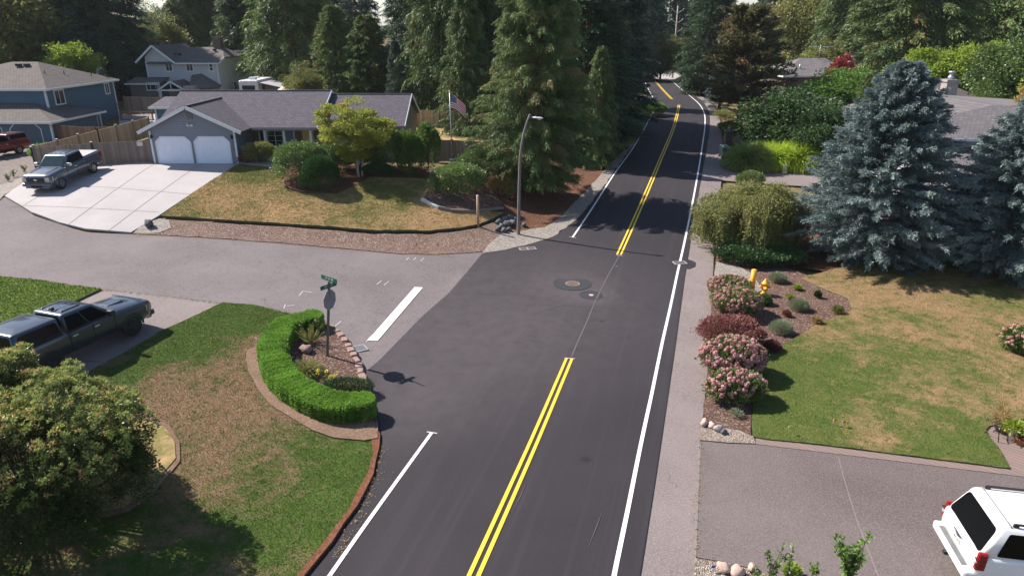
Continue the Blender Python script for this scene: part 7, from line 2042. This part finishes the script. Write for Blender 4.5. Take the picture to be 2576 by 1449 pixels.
# yellow bollards and hydrant
def bollard(px, py, h_, label):
    o = empty('bollard', S(px, py), 0, label, 'bollard', None); t = MB(); t.tube([(0, 0, -.1), (0, 0, h_)], .13, 18); t.build('pipe', M['yellow'], o)
    t = MB(); t.lathe([(.134, h_ - .02), (.13, h_), (.07, h_ + .025), (.0001, h_ + .03)], 18); t.build('cap', M['yellow'], o)
bollard(1883, 745, .68, "shorter front yellow bollard beside the hydrangea"); bollard(1890, 738, 1.12, "taller rear yellow bollard at the bed gravel")
hy = empty('fire_hydrant', S(1921, 745), R(-100), "yellow fire hydrant with domed cap behind the tufted plant", 'fire hydrant')
t = MB(); t.lathe([(.17, 0), (.17, .05), (.11, .06), (.11, .50), (.12, .52)], 16); t.build('barrel', M['yellow'], hy)
t = MB(); t.lathe([(.19, .52), (.19, .56), (.15, .60), (.11, .68), (.05, .73), (.05, .78), (.0001, .79)], 16); t.build('bonnet', M['yellow'], hy)
t = MB(); t.lathe([(.085, 0), (.085, .10), (.10, .1), (.10, .17), (.03, .18), (.03, .21)], 12, (.1, 0, .34), axis='x'); t.build('nozzle', M['yellow'], hy)
for s in (-1, 1):
    t = MB(); t.lathe([(.055, 0), (.055, .07 * s), (.07, .07 * s), (.07, .13 * s), (.001, .14 * s)], 10, (0, s * .10, .38), axis='y'); t.build('nozzle', M['yellow'], hy)
# wooden post on the lawn edge
o = empty('wooden_post', onG(*G(1203, 571)[:2], .05), 0, "lone round wooden post on the front edge of the dry lawn", 'post')
t = MB(); t.tube([(0, 0, -.2), (0, 0, 1.95)], .085, 12); t.build('log', M['fence_tan'], o)
t = MB(); t.lathe([(.087, 1.93), (.086, 1.97), (.0001, 2.0)], 12); t.build('cut_top', M['cap_white'], o)
# rocks
def rock(px, py, r_, label, mat='stone', seed=1, off=.1, group=None, name='boulder', flat=.75):
    g_ = G(px, py); o = empty(name, onG(g_.x, g_.y, off), seed, label, 'rock', group); t = MB(); blob(t, (0, 0, r_ * flat * .6), (r_, r_ * .8, r_ * flat), 0, 11, seed, rough=.16); t.build('stone', M[mat], o)
for i, (x, y, r_, mt, lb) in enumerate(((1771, 1074, .17, 'stone_pink', "pink round boulder nearest the path at the pebble bed"), (1790, 1081, .15, 'stone_pink', "pale boulder, second from the path"), (1806, 1089, .16, 'stone', "grey angular boulder, third from the path"), (1819, 1095, .12, 'rock_dark', "small dark boulder, fourth from the path"), (1817, 1440, .17, 'stone_pink', "rounded rock at the lower border, left of three"), (1853, 1452, .2, 'stone_pink', "rounded rock at the lower border, middle of three"), (1890, 1440, .13, 'stone_pink', "rounded rock at the lower border, right of three"), (376, 573, .33, 'rock_dark', "dark rock on the gravel at the concrete driveway mouth"), (1838, 1434, .09, 'rock_dark', "small reddish rock between the border rocks"))):
    rock(x, y, r_, lb, mt, 20 + i)
for i, (x, y, r_) in enumerate(((1256, 566, .26), (1270, 560, .28), (1283, 556, .3), (1294, 560, .26), (1262, 577, .24), (1276, 572, .3), (1290, 569, .28), (1252, 583, .2), (1268, 586, .22), (1318, 572, .2), (1281, 583, .18))):
    rock(x, y, r_, "dark rock in the pile at the foot of the lamp post", 'rock_dark', 40 + i, .08, "rocks piled at the foot of the lamp post")
# bed edging: timbers and stone blocks
def beamthing(name, pts, w_, h_, mat, label, off=.2):
    P_ = [onG(*G(*p)[:2], off) for p in pts]; o = empty(name, P_[0], 0, label, 'edging'); t = MB()
    for a, b_ in zip(P_, P_[1:]): t.beam(a - P_[0], b_ - P_[0], w_, h_)
    t.build('timber', M[mat], o)
beamthing('landscape_timber', [(1062, 510), (1085, 524), (1104, 531)], .2, .2, 'cap_white', "white painted timber edging at the left of the lawn bed", .22)
beamthing('landscape_timber', [(1104, 531), (1140, 539), (1200, 541), (1266, 532)], .14, .16, 'bark_grey', "dark weathered timber edging along the lawn bed", .25)
sl = [(836, 828), (846, 840), (857, 850), (868, 862), (877, 875), (884, 888), (891, 900), (898, 912), (903, 926), (907, 940), (912, 953), (916, 966), (921, 980), (926, 994), (866, 856), (888, 893)]
for i, (x, y) in enumerate(sl[:14]):
    g_ = onG(*G(x, y)[:2], .06); g2 = onG(*G(*sl[min(i + 1, 13)])[:2]); az = math.atan2(g2.y - g_.y, g2.x - g_.x) if i < 13 else az
    o = empty('edging_stone', g_, az + rnd.uniform(-.2, .2), "pinkish grey edging stone in the row along the corner bed", 'edging stone', "edging stones of the corner bed")
    t = MB(); q_ = [rnd.uniform(.17, .26), rnd.uniform(.11, .17), rnd.uniform(.10, .17)]; j_ = [rnd.uniform(-.03, .03) for _ in range(8)]; t.hexa([(-q_[0], -q_[1], -.05), (q_[0], -q_[1] + j_[0], -.05), (q_[0], q_[1] + j_[1], -.05), (-q_[0], q_[1], -.05)], [(-q_[0] * .85 + j_[2], -q_[1] * .8, q_[2]), (q_[0] * .85, -q_[1] * .85 + j_[3], q_[2] + j_[4] * .5), (q_[0] * .85 + j_[5], q_[1] * .8, q_[2] + j_[6] * .5), (-q_[0] * .8, q_[1] * .85, q_[2])]); t.build('stone', M['stone_pinkgrey'], o, bevel=.035)
# bed border hoop round the clipped bush
t = MB(); ribbon(t, [(713, 462), (716, 474), (735, 484), (765, 491), (820, 497)], .08, .27); eb = t.build('bed_edging', M['post_wood'], kind='structure')
# manholes and drains
def disc(name, px, py, rings, label, cat, off=.056, extra=None):
    g_ = G(px, py); o = empty(name, onG(g_.x, g_.y, off), 0, label, cat); z = 0
    for nm, r0, r1, mt in rings:
        t = MB(); k = 40; vs = [(r_ * math.cos(2 * math.pi * i / k), r_ * math.sin(2 * math.pi * i / k), z) for r_ in (r0, r1) for i in range(k)]
        t.add(vs, [(i, (i + 1) % k, k + (i + 1) % k, k + i)[::-1] for i in range(k)]); t.build(nm, M[mt], o); z += .004
    return o
disc('manhole', 1440, 716, (('patch_ring', .38, 1.0, 'patch_blue'), ('outer_seam', .93, .97, 'tar'), ('frame_ring', .31, .37, 'stone_pinkgrey'), ('cover', .0, .31, 'manhole')), "large manhole with wide blue grey asphalt collar", 'manhole')
disc('valve_cover', 1487, 745, (('patch_ring', .14, .58, 'patch_blue'), ('outer_seam', .54, .57, 'tar'), ('cover', .0, .12, 'stone_pink')), "small valve cover beside the large manhole", 'valve cover')
disc('valve_cover', 1551, 672, (('cover', .0, .07, 'flag_blue'), ), "tiny blue reflective marker on the centre seam", 'road marker')
def grate(px, py, w_, l_, label, off=.03, rz=0, bars=9, two=False):
    g_ = G(px, py); o = empty('storm_drain', onG(g_.x, g_.y, off), rz, label, 'storm drain')
    t = MB(); t.box(-w_ / 2, w_ / 2, -l_ / 2, l_ / 2, -.05, .004); t.build('pit', M['hole'], o)
    t = MB(); f_ = .05
    t.box(-w_ / 2 - f_, w_ / 2 + f_, -l_ / 2 - f_, -l_ / 2, -.05, .012); t.box(-w_ / 2 - f_, w_ / 2 + f_, l_ / 2, l_ / 2 + f_, -.05, .012); t.box(-w_ / 2 - f_, -w_ / 2, -l_ / 2, l_ / 2, -.05, .012); t.box(w_ / 2, w_ / 2 + f_, -l_ / 2, l_ / 2, -.05, .012)
    if two: t.box(-.04, .04, -l_ / 2, l_ / 2, -.04, .012)
    t.build('frame', M['stone'], o); t = MB()
    for k in range(bars): x = -w_ / 2 + w_ * (k + .5) / bars; t.box(x - .013, x + .013, -l_ / 2, l_ / 2, -.02, .010)
    t.build('grate_bar', M['metal'], o)
grate(900, 878, .5, .62, "square storm drain grate below the stop bar", .015, R(-60), 9); grate(1327, 628, .9, .42, "double storm drain grate at the gravel corner", .06, R(12), 12, True); grate(1710, 664, .62, .42, "storm drain grate on the right edge line", .07, R(10), 8)
# marker flags
def mflag(px, py, mat, label, h_=.32):
    g_ = G(px, py); o = empty('marker_flag', onG(g_.x, g_.y, .12), 0, label, 'marker flag'); t = MB(); t.tube([(0, 0, -.05), (.02, 0, h_)], .006, 4); t.build('wire', M['metal'], o)
    t = MB(); t.prism([(.02, 0, h_), (.14, .03, h_ - .02), (.13, .04, h_ - .1), (.015, 0, h_ - .09)], (0, .006, 0)); t.build('pennant', M[mat], o)
mflag(1979, 1100, 'flag_yellow', "yellow marker flag at the driveway side of the east lawn"); mflag(2092, 1078, 'orange', "left orange marker flag on the east lawn", .25); mflag(2115, 1082, 'orange', "right orange marker flag on the east lawn", .25)
mflag(1785, 1444, 'flag_blue', "blue marker on the pebbles at the lower border", .15); mflag(2052, 790, 'orange', "orange marker flag in the east bed", .2); mflag(1286, 508, 'orange', "red orange marker flag on the mulch left of the lamp post", .25)
mflag(1045, 626, 'orange', "left orange marker flag on the roadside bank", .2); mflag(1098, 628, 'orange', "right orange marker flag on the roadside bank", .2)
# bins, pillar, mailbox, posts on the right
def bin_(px, py, label, rz=.2):
    o = empty('wheelie_bin', onG(*G(px, py)[:2], .05), rz, label, 'wheelie bin'); t = MB(); t.hexa([(-.24, -.3, .06), (.24, -.3, .06), (.24, .28, .06), (-.24, .28, .06)], [(-.31, -.36, 1.0), (.31, -.36, 1.0), (.31, .38, 1.0), (-.31, .38, 1.0)]); t.build('tub', M['bin_green'], o, bevel=.03)
    t = MB(); t.hexa([(-.33, -.4, 1.0), (.33, -.4, 1.0), (.33, .42, 1.0), (-.33, .42, 1.0)], [(-.28, -.34, 1.1), (.28, -.34, 1.1), (.28, .36, 1.13), (-.28, .36, 1.13)]); t.build('lid', M['bin_green'], o, bevel=.03)
    for s in (-1, 1):
        t = MB(); t.lathe([(.03, -.03), (.12, -.03), (.12, .03), (.03, .03)], 12, (s * .26, .3, .12), axis='x'); t.build('wheel', M['rubber'], o)
bin_(1819, 397, "dark wheelie bin standing rearmost beside the shoulder path"); bin_(1826, 403, "dark wheelie bin standing in the middle of the three", .1); bin_(1834, 409, "small dark wheelie bin nearest to the brown mailbox", .5)
o = empty('brick_pillar', onG(*G(1830, 362)[:2]), .1, "low square brick pillar at the edge of the shoulder path", 'pillar')
t = MB(); t.box(-.32, .32, -.32, .32, -.1, 1.25); t.build('shaft', M['brick'], o); t = MB(); t.box(-.38, .38, -.38, .38, 1.25, 1.36); t.build('cap', M['stone'], o); t = MB(); blob(t, (0, 0, 1.5), .16, 0, 8, 2, rough=.05); t.build('finial', M['stone'], o)
o = empty('rock_mailbox', onG(*G(1850, 410)[:2], .05), .2, "brown rounded mailbox stand between the bins and the green grass clump", 'mailbox')
t = MB(); t.box(-.08, .08, -.08, .08, 0, .8); t.build('post', M['post_wood'], o); t = MB(); t.prism([(-.25, -.35, .8), (.25, -.35, .8), (.25, -.35, 1.0), (.15, -.35, 1.12), (-.15, -.35, 1.12), (-.25, -.35, 1.0)], (0, .7, 0)); t.build('box', M['bark_grey'], o)
o = empty('concrete_post', onG(*G(1972, 436)[:2], .05), 0, "short pale concrete post at the side of the right driveway", 'post')
t = MB(); t.hexa([(-.2, -.18, -.1), (.2, -.18, -.1), (.2, .18, -.1), (-.2, .18, -.1)], [(-.13, -.12, .75), (.13, -.12, .75), (.13, .12, .75), (-.13, .12, .75)]); t.build('shaft', M['cap_white'], o, bevel=.03)
o = empty('low_garden_wall', onG(*G(1955, 432)[:2], .05), 0, "low tan wooden planter wall left of the concrete post", 'planter'); t = MB(); t.box(-.75, .75, -.1, .1, -.1, .45); t.build('board', M['fence_tan'], o); t = MB(); t.box(-.8, .8, -.16, .16, .45, .5); t.build('cap_board', M['canvas_tan'], o)
o = empty('mailbox', onG(*G(1627, 238)[:2], .05), 0, "black mailbox on a post at the far left side of the bend", 'mailbox'); t = MB(); t.box(-.08, .08, -.08, .08, -.1, 1.1); t.build('post', M['post_dark'], o); t = MB(); t.box(-.45, .45, -.3, .3, 1.1, 1.55); t.build('box', M['darkmetal'], o, bevel=.08)
# power pole with cross arms and wires
g_ = (33.8, 150.0); o = empty('power_pole', onG(*g_), 0, "wooden power pole with pale cross arms above the far bend", 'power pole'); z0 = o.location.z
t = MB(); t.tube([(0, 0, -.3), (-.05, 0, 16.3 - z0)], [.2, .12], 8); t.build('pole', M['twig_pale'], o)
for zz in (15.6, 13.7, 11.9):
    for s in ((-1, 1) if zz > 12.5 else (1,)):
        t = MB(); t.beam((0, 0, zz - .75 - z0), (s * 1.15, 0, zz - z0), .12); t.lathe([(.05, 0), (.08, .06), (.05, .22)], 8, (s * 1.15, 0, zz - z0)); t.build('cross_arm', M['cap_white'], o)
for i, (zz, xx) in enumerate(((15.8, 1.15), (13.9, 1.15), (12.1, 1.15), (15.8, -1.15), (13.9, -1.15))):
    w0 = Vector((33.8 + xx, 150, zz)); pts = []
    for k in range(21):
        u = k / 20; e = Vector((33.8 + xx + 62 * (1 if xx > 0 else -1), 150 + (30 if xx > 0 else 26), zz + 1)); p = w0.lerp(e, u); p.z -= 5.5 * u * (1 - u); pts.append(p - w0)
    wi = empty('power_line', w0, 0, "overhead wire fixed to the %s of the power pole" % ["top right arm", "middle right arm", "lowest arm", "top left arm", "middle left arm"][i], 'wire'); t = MB(); t.tube(pts, .022, 4); t.build('cable', M['gutter'], wi)
# potted plants and iron stand by the right border
def pot(px, py, r_, h_, mat, label, pm, pn=500, ph=.35, pr=.3, ll=.12, lw=.05, seed=1):
    o = empty('potted_plant', onG(*G(px, py)[:2], .08), 0, label, 'potted plant'); t = MB(); t.lathe([(r_ * .7, 0), (r_, h_), (r_ * 1.08, h_), (r_ * 1.08, h_ + .03), (r_ * .9, h_ + .03), (r_ * .85, h_ - .04)], 16); t.build('pot', M[mat], o)
    rng = np.random.default_rng(seed); u = uni(rng.normal(size=(pn, 3))); u[:, 2] = abs(u[:, 2]); P = u * np.array([pr, pr, ph]) * (rng.random((pn, 1)) ** .5) + [0, 0, h_]; D = uni(u + rng.normal(0, .4, P.shape))
    leaves('foliage', P, D, ll, lw, rng.random(pn), F[pm], o, rng=rng)
pot(2543, 1112, .17, .36, 'pot_white', "white pot with yellow green plant on the pavers at the right border", 'lime', 420, .3, .34, .13, .06, 1)
pot(2566, 1122, .2, .2, 'terracotta', "terracotta bowl with dark plant right of the white pot", 'barberry', 260, .22, .28, .1, .05, 2)
pot(2511, 1090, .14, .25, 'rock_dark', "dark pot with tall orange brown grass at the lawn tip", 'tanbush', 420, .75, .2, .2, .02, 3)
pot(2521, 1095, .1, .18, 'rock_dark', "small dark pot with yellow flowers beside the iron stand", 'yellowfl', 120, .15, .16, .08, .05, 4)
o = empty('iron_plant_stand', onG(*G(2503, 1104)[:2], .08), .3, "black wrought iron stand beside the white pot", 'plant stand'); t = MB()
for s in (-1, 1):
    t.tube([(s * .2, -.25, 0), (s * .2, -.2, .3), (s * .2, .2, .55), (s * .2, .3, .5)], .015, 5); t.tube([(s * .2, .25, 0), (s * .2, .1, .3)], .015, 5)
for k in range(6): t.tube([(-.2, -.2 + k * .08, .3 + k * .05), (.2, -.2 + k * .08, .3 + k * .05)], .01, 4)
t.build('frame', M['darkmetal'], o)
# patio grill, bird bath, cabinet, porch bench
o = empty('barbecue_grill', onG(-36.8, 70.5, .1), .4, "covered barbecue grill on the patio behind the tan fence", 'grill'); t = MB(); t.box(-.6, .6, -.3, .3, 0, .8); t.build('cart', M['darkmetal'], o, bevel=.02); t = MB(); t.prism([(-.5, -.3, .8), (.5, -.3, .8), (.5, -.3, .95), (.3, -.3, 1.15), (-.3, -.3, 1.15), (-.5, -.3, .95)], (0, .6, 0)); t.build('hood', M['metal'], o, bevel=.03)
o = empty('patio_table', onG(-38.6, 71.5, .1), 0, "pale patio table left of the barbecue grill", 'table'); t = MB(); t.box(-.9, .9, -.45, .45, .7, .74); t.build('tabletop', M['cap_white'], o)
for x in (-.8, .8):
    for y in (-.38, .38): t = MB(); t.box(x - .03, x + .03, y - .03, y + .03, 0, .7); t.build('leg', M['cap_white'], o)
o = empty('bird_bath', onG(-19.7, 52.2, .2), 0, "pale stone bird bath left of the porch bush", 'bird bath'); t = MB(); t.lathe([(.18, 0), (.08, .12), (.07, .55), (.1, .6)], 12); t.build('pedestal', M['stone'], o); t = MB(); t.lathe([(.08, .6), (.3, .68), (.34, .74), (.28, .72), (.05, .68)], 14); t.build('basin', M['cap_white'], o)
o = empty('utility_cabinet', onG(-7.9, 55.0), 0, "dark topped bay cabinet against the right wall of the garage house", 'cabinet'); t = MB(); t.box(-.5, .55, -.6, .6, 0, 1.5); t.build('box', M['sid_taupe'], o); t = MB(); t.slab([(-.65, -.8, 1.6), (.75, -.8, 1.6), (.75, .8, 1.75), (-.65, .8, 1.75)], .08); t.build('lid', M['post_dark'], o)
o = empty('air_conditioner', onG(-14.4, 53.3, .2), 0, "white box unit right of the front door", 'air conditioner'); t = MB(); t.box(-.32, .32, -.2, .2, 0, .75); t.build('case', M['cap_white'], o, bevel=.03)
t = MB(); [t.box(-.28, .28, -.215, -.2, .1 + k * .09, .13 + k * .09) for k in range(7)]; t.build('louvre', M['gutter'], o)
# distant hills beyond the trees
def hill(name, x0, x1, y, h_, seed):
    rr_ = random.Random(seed); mb = MB(); n = 40; vs = []; 
    for i in range(n + 1):
        u = i / n; x = x0 + (x1 - x0) * u; z = h_ * (.55 + .45 * math.sin(u * 5 + seed)) * math.sin(math.pi * u) ** .4 + rr_.uniform(-1, 1) * h_ * .04
        for k, (dy, f) in enumerate(((-600, 0), (-300, .5), (0, 1), (400, .8), (1200, 0))): vs.append((x, y + dy, z * f - 4))
    for i in range(n):
        for k in range(4): a = i * 5 + k; mb.f.append((a, a + 5, a + 6, a + 1)); mb.m.append(0); mb.sm.append(True)
    mb.v = vs; mb.build(name, M['hill'], kind='structure')
n = NT("wooded_hill"); n.fin(n.mix(n.ramp(n.noise(.02, 5), [(.3, 0.0), (.7, 1.0)]), (.05, .075, .07), (.09, .12, .11)), .95, 0, .1); M['hill'] = n.m
hill('hills', -2600, 2600, 2600, 85, 2)
# ---------------------------------------------------------------- air
n = bpy.data.materials.new("haze_air"); n.use_nodes = True
for q in list(n.node_tree.nodes):
    if q.type == 'BSDF_PRINCIPLED': n.node_tree.nodes.remove(q)
pv = n.node_tree.nodes.new("ShaderNodeVolumePrincipled"); pv.inputs["Color"].default_value = (.86, .92, 1.0, 1); pv.inputs["Density"].default_value = .00012
pv.inputs["Anisotropy"].default_value = .2
n.node_tree.links.new(pv.outputs[0], n.node_tree.nodes["Material Output"].inputs["Volume"])
mb = MB(); mb.box(-3200, 3200, -1700, 5200, -12, 130); hz = mb.build("haze", n, kind="stuff")
